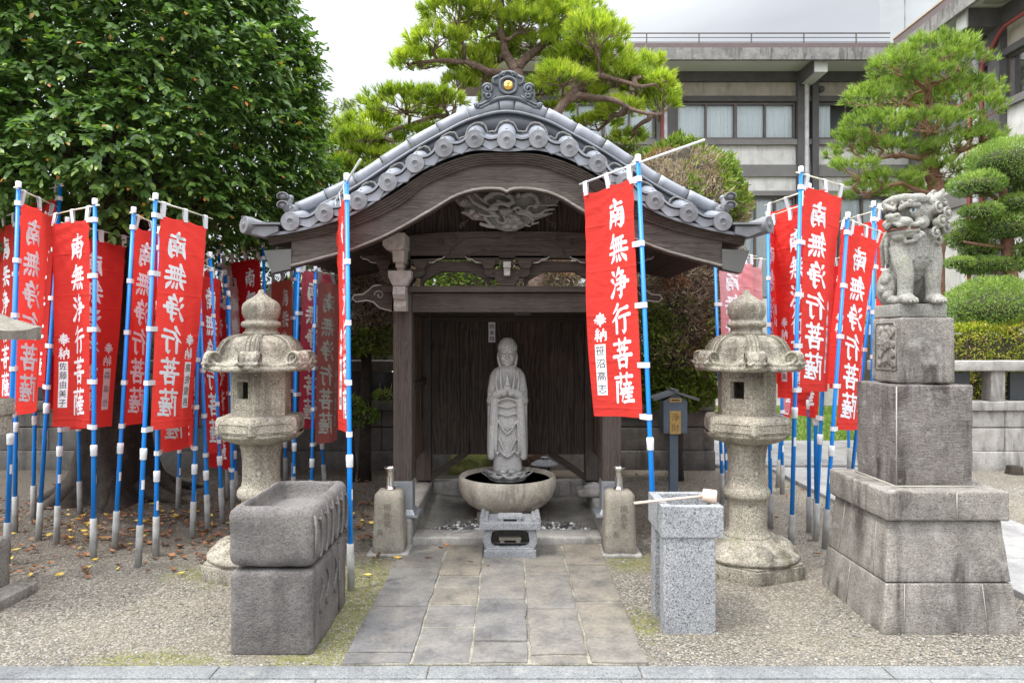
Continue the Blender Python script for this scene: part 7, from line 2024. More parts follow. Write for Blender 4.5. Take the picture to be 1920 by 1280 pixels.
# roof railing
rl = thing('roof_railing', 'thin brown metal railing along the flat roof edge of the building', 'railing', (wx(1450, 15.3), 15.3, zwt + 0.27))
YRl = 15.35
for i in range(-3, 6):
    px = 1212.5 + 98.2 * i; m_ = MB(); m_.box((wx(px, YRl), YRl, zwt + 0.27 + 0.185), (0.025, 0.025, 0.37)); obj('railing_post', m_, M['sash'], rl)
for zz, r_ in ((0.37, 0.016), (0.27, 0.009), (0.17, 0.009), (0.075, 0.009)):
    m_ = MB(); m_.cyl((XL, YRl, zwt + 0.27 + zz), (8.5, YRl, zwt + 0.27 + zz), r_, n=8); obj('rail', m_, M['sash'], rl)
# the wing that comes forward on the right
XW = 9.3
def sx_(px): return XW * FPX / (px - HX)
def swz(px, py): return CAMZ + (HY - py) / FPX * sx_(px)
def wbox(nm, y0, y1, z0, z1, x0, x1, mat, par=None, bev=0.0):
    m_ = MB(); m_.box(((x0 + x1) / 2, (y0 + y1) / 2, (z0 + z1) / 2), (x1 - x0, y1 - y0, z1 - z0), bev=bev); return obj(nm, m_, mat, par or wing)
wing = thing('temple_wing', 'wing of the grey building coming forward at the top right, with a red pipe', 'building', (11, 13, 0))
Y0w, Y1w = 9.0, 15.98
zs, zt2 = 6.02, 6.86
wbox('wall', Y0w, Y1w, 0, 5.88, XW, XW + 0.3, M['render'])
wbox('sill_band', Y0w, Y1w, 5.88, zs, XW - 0.09, XW + 0.3, M['bandgrey'])
wbox('window_head', Y0w, Y1w, zt2, zt2 + 0.13, XW - 0.08, XW + 0.3, M['beamgrey'])
wbox('wall', Y0w, Y1w, zt2 + 0.13, 7.45, XW, XW + 0.3, M['render2'])
wbox('beam', Y0w, Y1w, 7.45, zwt - 0.002, XW - 0.11, XW + 0.3, M['beamgrey'])
wbox('band', Y0w, Y1w, 4.3, 4.62, XW - 0.07, XW + 0.2, M['bandgrey'])
for y in (12.98, 15.6, 10.3):
    wbox('column', y - 0.16, y + 0.16, 0, zwt - 0.004, XW - 0.15, XW + 0.2, M['beamgrey'], bev=0.01)
wbox('back_wall', Y0w, Y1w, 0, zwt - 0.01, XW + 0.9, XW + 4, mplain('dim_interior_wing', (0.22, 0.23, 0.23), 0.9))
for a, b in ((10.46, 12.80), (13.16, 15.42)):
    m_ = MB()
    for z in (zs + .025, zt2 - .025): m_.box((XW + .05, (a + b) / 2, z), (0.09, b - a, 0.05))
    for i in range(4):
        y = a + (b - a) * i / 3; y = min(max(y, a + .025), b - .025); m_.box((XW + .052, y, (zs + zt2) / 2), (0.085, 0.05, zt2 - zs - .1))
    fo = obj('window', m_, M['sash'], wing)
    g_ = MB(); g_.add([(XW + .05, a, zs), (XW + .05, b, zs), (XW + .05, b, zt2), (XW + .05, a, zt2)], [(0, 1, 2, 3)]); obj('pane', g_, M['glass'], fo)
    c_ = [(XW + 0.15 + 0.02 * math.sin(y * 40 + math.sin(y * 7)), y) for y in np.arange(a, b, 0.015)]
    m_ = MB(); m_.strip([(x, y, zt2) for x, y in c_], [(x, y, zs) for x, y in c_]); obj('curtain', m_, M['curtain'], fo, fix=False)
XE = 8.40
wbox('eave_soffit', Y0w, 15.0, zwt - 0.001, zwt + 0.05, XE + 0.08, XW + 0.4, M['soffit'])
wbox('fascia', Y0w, 15.05, zwt - 0.10, zwt + 0.20, XE, XE + 0.08, M['fascia'])
wbox('roof_flashing', Y0w, 15.05, zwt + 0.20, zwt + 0.36, XE + 0.01, XE + 2, M['brownmetal'])
wbox('gutter_edge', Y0w, 15.05, zwt + 0.36, zwt + 0.385, XE - 0.005, XE + 0.05, mplain('ochre_edge', (0.40, 0.27, 0.13), 0.6))
wbox('eave_bracket', 12.84, 13.12, zwt - 0.36, zwt - 0.003, XE + 0.18, XW - 0.15, M['beamgrey'], bev=0.01)
wbox('eave_bracket_tip', 12.83, 13.13, zwt - 0.37, zwt - 0.004, XE + 0.14, XE + 0.178, M['soffit'], bev=0.005)
pl = MB(); pts = [(8.62, 12.4), (8.75, 12.15), (8.95, 11.95), (9.15, 11.8), (9.2, 12.2), (9.24, 12.6), (9.0, 12.72), (8.75, 12.7)]
pl.add([(x, y, zwt - 0.004) for x, y in pts], [tuple(range(len(pts)))]); obj('peeled_patch', pl, mplain('bare_soffit', (0.30, 0.29, 0.27), 0.9, var=0.2), wing)
m_ = MB(); yv = 12.62; xq = XW - 0.2
m_.tube([Vector((xq, 13.22, 0.5)), Vector((xq, 13.22, 6.75)), Vector((xq, 13.20, 6.86)), Vector((xq - .0, 12.72, 7.28)), Vector((xq, 12.60, 7.33)), Vector((xq, 11.5, 7.36))], 0.04, 10); obj('red_pipe', m_, M['redpipe'], wing)
m_ = MB(); m_.tube([Vector((xq + .02, 13.62, 0.5)), Vector((xq + .02, 13.62, 6.7)), Vector((xq + .02, 13.9, 6.78))], 0.04, 10); obj('red_pipe', m_, M['redpipe'], wing)
m_ = MB(); m_.tube([Vector((xq + .01, 13.40, 0.5)), Vector((xq + .01, 13.40, zwt - 0.3))], 0.06, 10); obj('downpipe', m_, M['whitepipe'], wing)
m_ = MB(); YT_ = 21.0
tr_ = Matrix.Rotation(-math.atan2(wx(1650, YT_), YT_), 3, 'Z'); tc_ = Vector((wx(1650, YT_), YT_, 0))
m_.box(tc_ + tr_ @ Vector((3.2, 2, 7.5)), (6.4, 4, 15), rot=tr_)
for i in range(3): m_.box(tc_ + tr_ @ Vector((0.66 + 1.0 * i, -0.004, 9.5)), (0.02, 0.012, 11), rot=tr_, m=1)
tag(obj('roof_tower', m_, [M['tower'], M['fascia']]), 'plain pale concrete tower rising behind the flat roof at the top right', 'tower')
# ------------------------------------------------------------------ foliage
def unit(v): return v / np.maximum(1e-9, np.linalg.norm(v, axis=-1, keepdims=True))
def raw_mesh(name, v, loops, starts, tint, mats, mi=None, smooth=True):
    me = bpy.data.meshes.new(name)
    me.vertices.add(len(v)); me.vertices.foreach_set('co', v.astype(np.float32).ravel())
    me.loops.add(len(loops)); me.loops.foreach_set('vertex_index', loops.astype(np.int32))
    me.polygons.add(len(starts)); me.polygons.foreach_set('loop_start', starts.astype(np.int32))
    at = me.attributes.new('tint', 'FLOAT', 'POINT'); at.data.foreach_set('value', tint.astype(np.float32))
    if mi is not None: me.polygons.foreach_set('material_index', mi.astype(np.int32))
    me.polygons.foreach_set('use_smooth', np.full(len(starts), smooth))
    for m in mats: me.materials.append(m)
    me.update(); me.validate()
    return me
def leaf_mesh(name, Pt, D, N, Ln, Wd, tint, mats, parent, curl=0.12, fold=0.18, core=None):
    """broad leaves: 8 points, folded along the midrib and drooping at the tip"""
    n = len(Pt); D = unit(D); S = unit(np.cross(D, N)); N = np.cross(S, D)
    L_ = Ln[:, None]; W_ = Wd[:, None]
    def at(t, s, h): return Pt + D * (L_ * t) + S * (W_ * s) + N * (L_ * h)
    pts = np.stack([at(0, 0, 0), at(.30, .42, fold * .30), at(.68, .40, fold * .25 - curl * .5), at(1, 0, -curl), at(.68, -.40, fold * .25 - curl * .5), at(.30, -.42, fold * .30), at(.34, 0, 0.0), at(.68, 0, -curl * .45)], 1)
    v = pts.reshape(-1, 3)
    quads = np.array([0, 1, 6, 6, 1, 2, 7, 7, 2, 3, 0, 6, 5, 6, 7, 4, 5, 7, 3, 4])
    st = np.array([0, 3, 7, 10, 13, 17])
    loops = (quads[None] + 8 * np.arange(n)[:, None]).ravel()
    starts = (st[None] + 20 * np.arange(n)[:, None]).ravel()
    tt = np.repeat(tint, 8); mi = np.zeros(len(starts), int)
    me = raw_mesh(name, v + 0, loops, starts, tt, mats, mi)
    o = bpy.data.objects.new(name, me); sc.collection.objects.link(o)
    if parent is not None:
        b = base_of(parent); o.parent = parent
        me.transform(Matrix.Translation(-b))
    return o
def blade_mesh(name, Pt, D, Ln, Wd, tint, mats, parent):
    """narrow leaves and needles: one tapering triangle-pair each"""
    n = len(Pt); D = unit(D); rv_ = rng.normal(size=(n, 3)); S = unit(np.cross(D, rv_))
    L_ = Ln[:, None]; W_ = Wd[:, None]
    pts = np.stack([Pt - S * W_ * .35, Pt + S * W_ * .35, Pt + D * L_ * .55 + S * W_ * .5, Pt + D * L_, Pt + D * L_ * .55 - S * W_ * .5], 1)
    q = np.array([0, 1, 2, 4, 4, 2, 3]); st = np.array([0, 4])
    loops = (q[None] + 5 * np.arange(n)[:, None]).ravel(); starts = (st[None] + 7 * np.arange(n)[:, None]).ravel()
    me = raw_mesh(name, pts.reshape(-1, 3), loops, starts, np.repeat(tint, 5), mats)
    o = bpy.data.objects.new(name, me); sc.collection.objects.link(o)
    if parent is not None:
        b = base_of(parent); o.parent = parent; me.transform(Matrix.Translation(-b))
    return o
def sphere_dirs(n, zmin=-1.0):
    z = rng.uniform(zmin, 1, n); a = rng.uniform(0, 2 * np.pi, n); r = np.sqrt(1 - z * z)
    return np.stack([r * np.cos(a), r * np.sin(a), z], 1)
def vnoise(P_, s, off=0.0):
    return np.array([noise.noise(Vector((p[0] * s + off, p[1] * s, p[2] * s))) for p in P_])

LEAF = {
 'camellia': mleaf('glossy_leaf', [(0.0, (0.055, 0.115, 0.026)), (0.35, (0.095, 0.185, 0.038)), (0.6, (0.145, 0.25, 0.05)), (0.82, (0.26, 0.36, 0.055)), (0.93, (0.34, 0.38, 0.06)), (0.96, (0.22, 0.19, 0.03)), (0.985, (0.55, 0.24, 0.04)), (1.0, (0.50, 0.12, 0.04))], 0.40, 0.34, 0.5),
 'pine': mleaf('pine_needle', [(0.0, (0.11, 0.18, 0.03)), (0.25, (0.24, 0.35, 0.045)), (0.6, (0.46, 0.56, 0.06)), (1.0, (0.66, 0.70, 0.11))], 0.5, 0.45, 0.35),
 'pine2': mleaf('red_pine_needle', [(0.0, (0.11, 0.165, 0.045)), (0.3, (0.20, 0.30, 0.06)), (0.7, (0.31, 0.43, 0.08)), (1.0, (0.43, 0.52, 0.12))], 0.5, 0.42, 0.35),
 'podo': mleaf('podocarp_leaf', [(0.0, (0.08, 0.15, 0.04)), (0.35, (0.18, 0.29, 0.065)), (0.7, (0.31, 0.43, 0.10)), (1.0, (0.43, 0.54, 0.15))], 0.5, 0.38, 0.4),
 'clip': mleaf('clipped_conifer', [(0.0, (0.09, 0.15, 0.03)), (0.25, (0.17, 0.26, 0.045)), (0.5, (0.29, 0.38, 0.065)), (0.6, (0.27, 0.20, 0.145)), (0.8, (0.38, 0.305, 0.245)), (0.92, (0.48, 0.41, 0.35)), (0.94, (0.36, 0.20, 0.125)), (1.0, (0.42, 0.23, 0.14))], 0.7, 0.3, 0.2),
 'azalea': mleaf('azalea_leaf', [(0.0, (0.15, 0.20, 0.02)), (0.35, (0.29, 0.34, 0.025)), (0.62, (0.46, 0.48, 0.045)), (0.72, (0.30, 0.24, 0.06)), (0.85, (0.46, 0.27, 0.15)), (1.0, (0.60, 0.42, 0.28))], 0.6, 0.25, 0.3),
 'weep': mleaf('weeping_leaf', [(0.0, (0.13, 0.18, 0.06)), (0.6, (0.23, 0.31, 0.10)), (1.0, (0.38, 0.42, 0.14))], 0.5, 0.3, 0.4),
 'hedge': mleaf('hedge_leaf', [(0.0, (0.012, 0.026, 0.008)), (0.6, (0.03, 0.055, 0.014)), (1.0, (0.07, 0.11, 0.025))], 0.45, 0.15, 0.4),
 'olive': mleaf('olive_green_leaf', [(0.0, (0.06, 0.085, 0.02)), (0.6, (0.14, 0.17, 0.035)), (1.0, (0.28, 0.27, 0.07))], 0.5, 0.25, 0.3),
}
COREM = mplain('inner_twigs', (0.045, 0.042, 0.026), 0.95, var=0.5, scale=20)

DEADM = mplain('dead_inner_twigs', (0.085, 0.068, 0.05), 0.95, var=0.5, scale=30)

def wiggle(a, b, n, amp, seed=0, sag=0.0):
    a, b = Vector(a), Vector(b); r_ = random.Random(seed); pts = []
    for i in range(n + 1):
        t = i / n; p = a.lerp(b, t)
        if 0 < i < n: p += Vector((r_.gauss(0, amp), r_.gauss(0, amp), r_.gauss(0, amp))) 
        p.z -= sag * math.sin(math.pi * t)
        pts.append(p)
    return pts

# ---- the big evergreen at the left
TX, TY = -3.92, 6.75
tr = thing('evergreen_tree', 'huge dense evergreen with glossy dark leaves and thick root-flared trunk filling the upper left', 'tree', (TX, TY, 0))
tk = MB(); vs_ = []; n_ = 40; prof_ = [(-.05, .66), (.0, .54), (.06, .46), (.14, .405), (.28, .36), (.5, .325), (.9, .30), (1.5, .275), (2.2, .26), (3.2, .22), (4.4, .15)]
for z, r in prof_:
    for i in range(n_):
        a = 2 * math.pi * i / n_
        f = 1 + (0.30 * math.exp(-z * 3.2)) * math.sin(a * 5 + 0.7) + 0.06 * math.sin(a * 9 + z * 2) + 0.07 * noise.noise(Vector((math.cos(a) * 2, math.sin(a) * 2, z * 2)))
        vs_.append((TX + r * f * math.cos(a), TY + r * f * math.sin(a), z))
tk.add(vs_, [(j * n_ + i, j * n_ + (i + 1) % n_, (j + 1) * n_ + (i + 1) % n_, (j + 1) * n_ + i) for j in range(len(prof_) - 1) for i in range(n_)], 0, True)
for a, l_ in ((-.35, .45), (-1.2, .25), (3.4, .3), (.6, .35), (-2.2, .25)):
    tk.tube([Vector((TX + math.cos(a) * r, TY + math.sin(a) * r, max(-.02, .12 - .13 * (r - .4) / l_ + .02 * math.sin(r * 9)))) for r in np.linspace(.35, .45 + l_, 8)], list(np.linspace(.11, .02, 8)), 9)
obj('trunk', tk, M['bark'], tr)
lm_ = MB()
for i in range(26):
    a = rnd.uniform(0, 6.28); z0 = rnd.uniform(2.0, 4.2); r_ = rnd.uniform(1.1, 1.9)
    lm_.tube(wiggle((TX, TY, z0), (TX + r_ * math.cos(a), TY + r_ * .8 * math.sin(a), z0 + rnd.uniform(.2, 1.1)), 6, .07, i), list(np.linspace(.07, .012, 7)), 6)
obj('limbs', lm_, M['bark'], tr)
zz = np.array([2.45, 2.7, 3.1, 3.5, 4.2, 4.9, 5.6, 6.3, 6.8]); rr = np.array([1.30, 1.80, 2.02, 1.96, 1.86, 1.72, 1.45, 1.0, 0.1])
ns_ = 9600
z = rng.uniform(2.45, 6.6, ns_ * 2); keep = rng.random(ns_ * 2) < np.interp(z, zz, rr) / 2.25; z = z[keep][:ns_]; n1 = len(z)
a = rng.uniform(0, 2 * np.pi, n1)
r = np.interp(z, zz, rr)
O = np.stack([np.cos(a), np.sin(a) * .84, np.zeros(n1)], 1)
base = np.stack([TX + r * np.cos(a), TY + .80 * r * np.sin(a), z], 1)
nzv = vnoise(base, 1.5)
base[:, :2] = np.array([TX, TY]) + (base[:, :2] - [TX, TY]) * (1.0 + 0.13 * nzv - rng.exponential(0.07, n1))[:, None]
base[:, 2] += 0.12 * vnoise(base, 2.0, 7)
keep = vnoise(base, 2.6, 3.0) > -0.5
base, O = base[keep], O[keep]; n1 = len(base)
up = np.array([0, 0, 1.0])
sd = unit(O * .75 + up * rng.uniform(-.55, .45, n1)[:, None] + rng.normal(0, .38, (n1, 3)))
K = 8
PP, DD, NN, LL, WW, TT = [], [], [], [], [], []
for k in range(K):
    t = (k + 1) / K
    p = base + sd * (0.20 * t) - up * (0.05 * t * t)
    side = unit(np.cross(sd, up + rng.normal(0, .2, (n1, 3)))) * (1 if k % 2 else -1)
    d = unit(sd * (.45 + .5 * t) + side * (1.05 - .8 * t) - up * rng.uniform(.05, .5, n1)[:, None] + rng.normal(0, .18, (n1, 3)))
    nn_ = unit(up * .8 + O * .65 + rng.normal(0, .25, (n1, 3)))
    PP.append(p); DD.append(d); NN.append(nn_); L0 = rng.uniform(.060, .095, n1) * (1 - .25 * (k == K - 1)); LL.append(L0); WW.append(L0 * rng.uniform(.48, .60, n1))
    tn = rng.uniform(0, .62, n1) + (.22 * rng.random(n1) if k >= K - 3 else 0)
    if k == K - 1: tn = np.where(rng.random(n1) < .075, rng.uniform(.965, 1, n1), np.where(rng.random(n1) < .25, rng.uniform(.8, .93, n1), tn))
    TT.append(tn)
ni = 30000                                       # inner leaves, seen through the gaps
z = rng.uniform(2.6, 6.2, ni); a = rng.uniform(0, 2 * np.pi, ni); r = np.interp(z, zz, rr) * rng.uniform(.45, .92, ni)
PP.append(np.stack([TX + r * np.cos(a), TY + .8 * r * np.sin(a), z], 1)); DD.append(rng.normal(0, 1, (ni, 3)) - up * .4); NN.append(up + rng.normal(0, .4, (ni, 3))); L0 = rng.uniform(.06, .09, ni); LL.append(L0); WW.append(L0 * .5); TT.append(rng.uniform(0, .4, ni))
leaf_mesh('crown', np.concatenate(PP), np.concatenate(DD), np.concatenate(NN), np.concatenate(LL), np.concatenate(WW), np.concatenate(TT), [LEAF['camellia']], tr)

# ---- pines
def pine(name, label, Y, trunk, clumps, bark, leafm, per=75, nn=17, L0=.085, W0=.0062, seed=1, base_z=0.0, twr=.007):
    x0 = trunk[0][0]
    b0 = trunk[0][0]
    t = thing(name, label, 'tree', (b0.x, b0.y, 0))
    tk = MB()
    for pts, r in ((trunk[i][1], trunk[i][2]) for i in range(len(trunk))):
        pts = [Vector(p) for p in pts]
        fine = []
        for a_, b_ in zip(pts[:-1], pts[1:]):
            fine += [a_.lerp(b_, u) for u in (0, .25, .5, .75)]
        fine.append(pts[-1])
        for f in fine[1:-1]: f += Vector((noise.noise(f * 3), noise.noise(f * 3 + Vector((9, 0, 0))), noise.noise(f * 3 + Vector((0, 9, 0))))) * .05
        rad = list(np.interp(np.linspace(0, 1, len(fine)), np.linspace(0, 1, len(r)), r))
        tk.tube(fine, rad, 10)
    nodes = [p for tr_ in trunk for p in map(Vector, tr_[1])]
    allf = []
    for tr_ in trunk:
        pts = [Vector(p) for p in tr_[1]]
        for a_, b_ in zip(pts[:-1], pts[1:]): allf += [a_.lerp(b_, u) for u in (0, .33, .66)]
        allf.append(pts[-1])
    PP, AA = [], []
    rs_ = random.Random(seed)
    for ci, (c, rx, ry, rz) in enumerate(clumps):
        # limb from the nearest point of the trunk that lies lower
        bestp = min(allf, key=lambda q: (q - c).length + (0.9 * max(0, q.z - c.z + .05)))
        e_ = c + Vector((0, 0, -rz * .55))
        ln = (e_ - bestp).length
        main = wiggle(bestp, e_, max(3, int(ln / .13)), .030 + .01 * ln, seed * 100 + ci)
        tk.tube(main, list(np.linspace(min(.055, .018 + .028 * ln), .012, len(main))), 7)
        m_ = int(per * (rx * ry + rx * rz + ry * rz) / .16)
        q = sphere_dirs(m_, -.25)
        sh_ = rng.uniform(.45, 1.0, m_) ** .6
        p = np.array(c) + q * np.array([rx, ry, rz]) * sh_[:, None]
        p += .10 * np.stack([vnoise(p, 3, 1), vnoise(p, 3, 5), .7 * vnoise(p, 3, 9)], 1)
        ax_ = unit(q * np.array([.6, .6, .4]) + np.array([0, 0, .75]) + rng.normal(0, .22, (m_, 3)))
        PP.append(p); AA.append(ax_)
        for k in range(max(5, m_ // 9)):                       # twigs
            j = rs_.randrange(m_)
            s_ = main[rs_.randrange(len(main) // 2, len(main))]
            tk.tube(wiggle(s_, p[j], 4, .022, rs_.randrange(9999)), [twr, twr * .9, twr * .7, twr * .55, twr * .45], 5, cap=False)
    obj('trunk', tk, bark, t)
    Pt, Ax = np.concatenate(PP), np.concatenate(AA); m_ = len(Pt)
    tb = np.clip(.5 + .3 * vnoise(Pt, 2.2) + rng.normal(0, .14, m_) + .25 * (Ax[:, 2] - .6), 0, 1)  # upward tufts lighter: light from above put into the tint
    Pn = np.repeat(Pt, nn, 0); An = np.repeat(Ax, nn, 0)
    sp_ = rng.normal(0, 1, Pn.shape); sp_ -= An * np.sum(sp_ * An, 1, keepdims=True); sp_ = unit(sp_)
    th = rng.uniform(.05, .85, len(Pn))
    D = An * np.cos(th)[:, None] + sp_ * np.sin(th)[:, None]
    Pn = Pn - An * (rng.uniform(0, .05, len(Pn)))[:, None]
    Ln = L0 * rng.uniform(.7, 1.2, len(Pn))
    tint = np.clip(np.repeat(tb, nn) + rng.normal(0, .09, len(Pn)) - .25 * (rng.random(len(Pn)) < .25), 0, 1)
    blade_mesh('crown', Pn, D, Ln, np.full(len(Pn), W0), tint, [leafm], t)
    return t
def CL(lst, Y, spread, seed):
    r_ = random.Random(seed); out = []
    for x, y, rx, ry in lst:
        Yc = Y + r_.uniform(-spread, spread)
        c = P(x, y, Yc); out.append((c, rx / FPX * Yc, rx / FPX * Yc * r_.uniform(.6, .95), ry / FPX * Yc))
    return out
YP = 8.25
c1 = [(860, 25, 80, 34), (960, 15, 90, 34), (1060, 35, 80, 36), (1115, 70, 62, 40), (820, 75, 60, 26), (905, 75, 66, 24), (790, 118, 58, 22), (1000, 90, 74, 26), (1085, 118, 66, 28), (1150, 145, 66, 32), (1205, 165, 46, 40),
      (1238, 195, 36, 46), (1165, 205, 48, 22), (1120, 232, 46, 18), (905, 150, 38, 16), (1010, 168, 40, 18), (765, 108, 30, 16), (760, 200, 86, 22), (695, 236, 66, 22), (830, 190, 52, 16), (655, 272, 40, 22), (705, 294, 58, 20), (765, 288, 46, 16), (640, 312, 34, 20), (690, 325, 40, 14),
      (880, 120, 50, 18), (1045, 205, 30, 14), (1100, 180, 40, 18), (1180, 255, 34, 14), (940, 195, 40, 14), (860, 160, 44, 14), (1010, -25, 90, 30), (900, -30, 80, 30), (930, 110, 50, 20), (1050, 150, 58, 22), (1135, 108, 58, 24), (985, 45, 60, 24), (722, 268, 58, 18), (800, 252, 46, 14), (1095, 62, 58, 24), (1208, 122, 38, 22), (680, 262, 46, 16), (1240, 160, 30, 26)]
trunkA = [[P(1000, 300, 8.15) * 1.0, [Vector((P(998, 880, 8.15).x, 8.15, 0.0)), P(1000, 700, 8.15), P(1008, 420, 8.2), P(1000, 240, 8.25), P(968, 135, 8.25)], [.135, .115, .10, .09, .078]],
          [None, [P(968, 135, 8.25), P(946, 100, 8.2), P(938, 60, 8.2), P(945, 10, 8.25), P(930, -60, 8.3)], [.062, .052, .042, .036, .024]],
          [None, [P(970, 128, 8.25), P(1000, 100, 8.3), P(1030, 70, 8.3), P(1070, 20, 8.3)], [.062, .052, .045, .03]],
          [None, [P(1005, 262, 8.2), P(1040, 212, 8.05), P(1080, 165, 8.0), P(1125, 140, 8.0), P(1190, 160, 8.0)], [.07, .06, .048, .036, .02]],
          [None, [P(1050, 195, 8.05), P(1085, 178, 8.0), P(1150, 190, 7.9), P(1220, 215, 7.9)], [.045, .04, .03, .018]],
          [None, [P(968, 140, 8.25), P(915, 138, 8.2), P(870, 110, 8.2), P(820, 112, 8.2), P(770, 120, 8.2)], [.05, .042, .034, .026, .015]],
          [None, [P(990, 230, 8.25), P(900, 235, 8.3), P(820, 220, 8.3), P(740, 238, 8.3), P(660, 290, 8.3)], [.046, .04, .033, .025, .014]]]
trunkA[0][0] = trunkA[0][1][0]
pine('pine_tree', 'bright green pine with spreading layered limbs rising behind the shrine roof', YP, trunkA, CL(c1, YP, .45, 3), M['pinebark'], LEAF['pine'], 98, 22, .106, .0082, 5)
YQ = 10.6
c2 = [(1740, 105, 85, 30), (1680, 125, 56, 26), (1800, 118, 62, 28), (1690, 180, 90, 30), (1800, 180, 84, 34), (1630, 185, 52, 26), (1640, 240, 66, 28), (1750, 235, 84, 26), (1848, 205, 44, 28), (1600, 268, 42, 24), (1680, 285, 84, 24), (1800, 270, 70, 24),
      (1600, 315, 46, 18), (1660, 340, 70, 16), (1770, 322, 66, 20), (1620, 362, 46, 14), (1720, 358, 60, 14), (1850, 250, 36, 20), (1560, 290, 20, 14), (1740, 150, 60, 22)]
trunkB = [[None, [Vector((P(1752, 700, YQ).x, YQ, 0)), P(1755, 480, YQ), P(1757, 345, YQ), P(1740, 300, YQ), P(1735, 235, YQ), P(1745, 120, YQ)], [.15, .13, .11, .095, .08, .03]],
          [None, [P(1742, 262, YQ), P(1775, 215, YQ - .1), P(1830, 180, YQ - .1)], [.05, .036, .018]],
          [None, [P(1752, 320, YQ), P(1800, 285, YQ - .15), P(1860, 262, YQ - .15)], [.045, .032, .016]],
          [None, [P(1742, 300, YQ), P(1690, 290, YQ - .2), P(1620, 300, YQ - .2)], [.045, .034, .016]],
          [None, [P(1756, 370, YQ), P(1690, 345, YQ - .2), P(1610, 362, YQ - .2)], [.04, .03, .014]]]
trunkB[0][0] = trunkB[0][1][0]
pine('pine_tree', 'soft green red-barked pine standing before the grey building on the right, above the lion', YQ, trunkB, CL(c2, YQ, .5, 8), M['redpinebark'], LEAF['pine2'], 40, 19, .125, .0095, 9)

# ---- clipped pads (one tree of many pads), domes and hedges
def shell(c, r, n, noise_amp=.06, zmin=-.45, depth=.12, pw=1.0):
    q = sphere_dirs(n, zmin)
    if pw != 1.0: q = np.sign(q) * np.abs(q) ** pw; 
    p = np.array(c) + q * np.array(r) * (1 - rng.exponential(depth, n).clip(0, .5))[:, None]
    p += unit(q) * (noise_amp * vnoise(p, 5.0, c[0]))[:, None]
    return p, unit(q / np.array(r))
def pads(parent, lst, n_per, L0, W0, leafm, zmin=-.35, amp=.04, bias=0.0, name='crown', dark=0.0, cols=None, droop=.0, spread=.5):
    PP, DD, TT = [], [], []
    co = MB()
    for (c, r) in lst:
        m_ = int(n_per * (r[0] * r[1] + r[0] * r[2] + r[1] * r[2]))
        p, q = shell(c, r, m_, amp, zmin)
        PP.append(p); DD.append(unit(q * .8 + np.array([0, 0, .35 - droop]) + rng.normal(0, spread, (m_, 3))))
        TT.append(np.clip(.42 + bias + .28 * vnoise(p, 4.5, 3) + rng.normal(0, .16, m_) + .18 * q[:, 2], 0, 1))  # tops lighter, undersides darker: light from above put into the tint
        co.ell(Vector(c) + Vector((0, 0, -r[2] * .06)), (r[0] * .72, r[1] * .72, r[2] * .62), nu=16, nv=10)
    Pt = np.concatenate(PP); D = np.concatenate(DD); T = np.concatenate(TT)
    if cols is not None: T = cols(Pt, T)
    o = blade_mesh(name, Pt, D, L0 * rng.uniform(.6, 1.2, len(Pt)) * np.where(rng.random(len(Pt)) < .03, 2.0, 1.0), np.full(len(Pt), W0) * rng.uniform(.7, 1.2, len(Pt)), T, [leafm], parent)
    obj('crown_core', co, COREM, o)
    return o
YD = 9.3
t = thing('cloud_pruned_tree', 'tree clipped into rounded green pads, behind the fence at the right edge', 'tree', (P(1892, 700, YD).x, YD, 0))
def PD(lst, Y, sp=.25, seed=4, kz_=1.0):
    r_ = random.Random(seed); out = []
    for x, y, rx, ry in lst:
        Yc = Y + r_.uniform(-sp, sp); k_ = Yc / FPX; out.append((P(x, y, Yc), (rx * k_, rx * k_ * .85, ry * k_ * kz_)))
    return out
pads(t, PD([(1888, 303, 70, 44), (1834, 347, 50, 24), (1930, 348, 40, 22), (1916, 384, 50, 20), (1838, 396, 38, 13), (1886, 426, 64, 31), (1812, 442, 36, 30), (1836, 470, 34, 14), (1858, 498, 60, 17), (1945, 470, 42, 22), (1800, 492, 26, 12), (1975, 300, 44, 34), (1980, 420, 44, 25)], YD), 17000, .042, .0095, LEAF['podo'], -.8)
tk = MB(); b0 = P(1892, 700, YD); tk.tube([Vector((b0.x, YD, 0)), P(1895, 520, YD), P(1888, 440, YD), P(1880, 340, YD), P(1888, 300, YD)], [.11, .09, .075, .05, .03], 10)
for x, y in ((1832, 350), (1808, 445), (1910, 385), (1856, 498), (1884, 430), (1835, 395)): tk.tube(wiggle(P(1889, y + 25, YD), P(x, y + 8, YD), 5, .03, x), [.04, .035, .03, .026, .02, .014], 7)
obj('trunk', tk, M['redpinebark'], t)
t = thing('round_shrub', 'large smooth dome-clipped green shrub below the cloud-pruned tree at the right edge', 'shrub', (P(1865, 600, 9.0).x, 9.0, 0))
c = P(1868, 578, 9.0); pads(t, [(c, (.66, .55, .42))], 17000, .042, .010, LEAF['podo'], -.8)
t = thing('azalea_hedge', 'yellow-green azalea hedge with many browned tips behind the right-hand fence', 'hedge', (6.9, 8.75, 0))
PP, DD, TT = [], [], []
m_ = 42000
x = rng.uniform(4.6, 9.5, m_); y = rng.uniform(8.45, 9.2, m_); topz = 1.74 + .05 * np.sin(x * 3) 
f = rng.random(m_)
zt_ = np.where(f < .5, topz + rng.normal(0, .025, m_) - .35 * np.clip((8.62 - y) / .17, 0, 1) ** 2 * .5, rng.uniform(.1, 1.74, m_)); y = np.where(f < .5, y, 8.45 + rng.exponential(.04, m_))
p = np.stack([x, y, zt_], 1); p += .05 * np.stack([vnoise(p, 4, 1), vnoise(p, 4, 5), vnoise(p, 4, 9)], 1)
D = unit(np.stack([rng.normal(0, .6, m_), rng.normal(-.35, .5, m_), rng.uniform(.1, 1, m_)], 1))
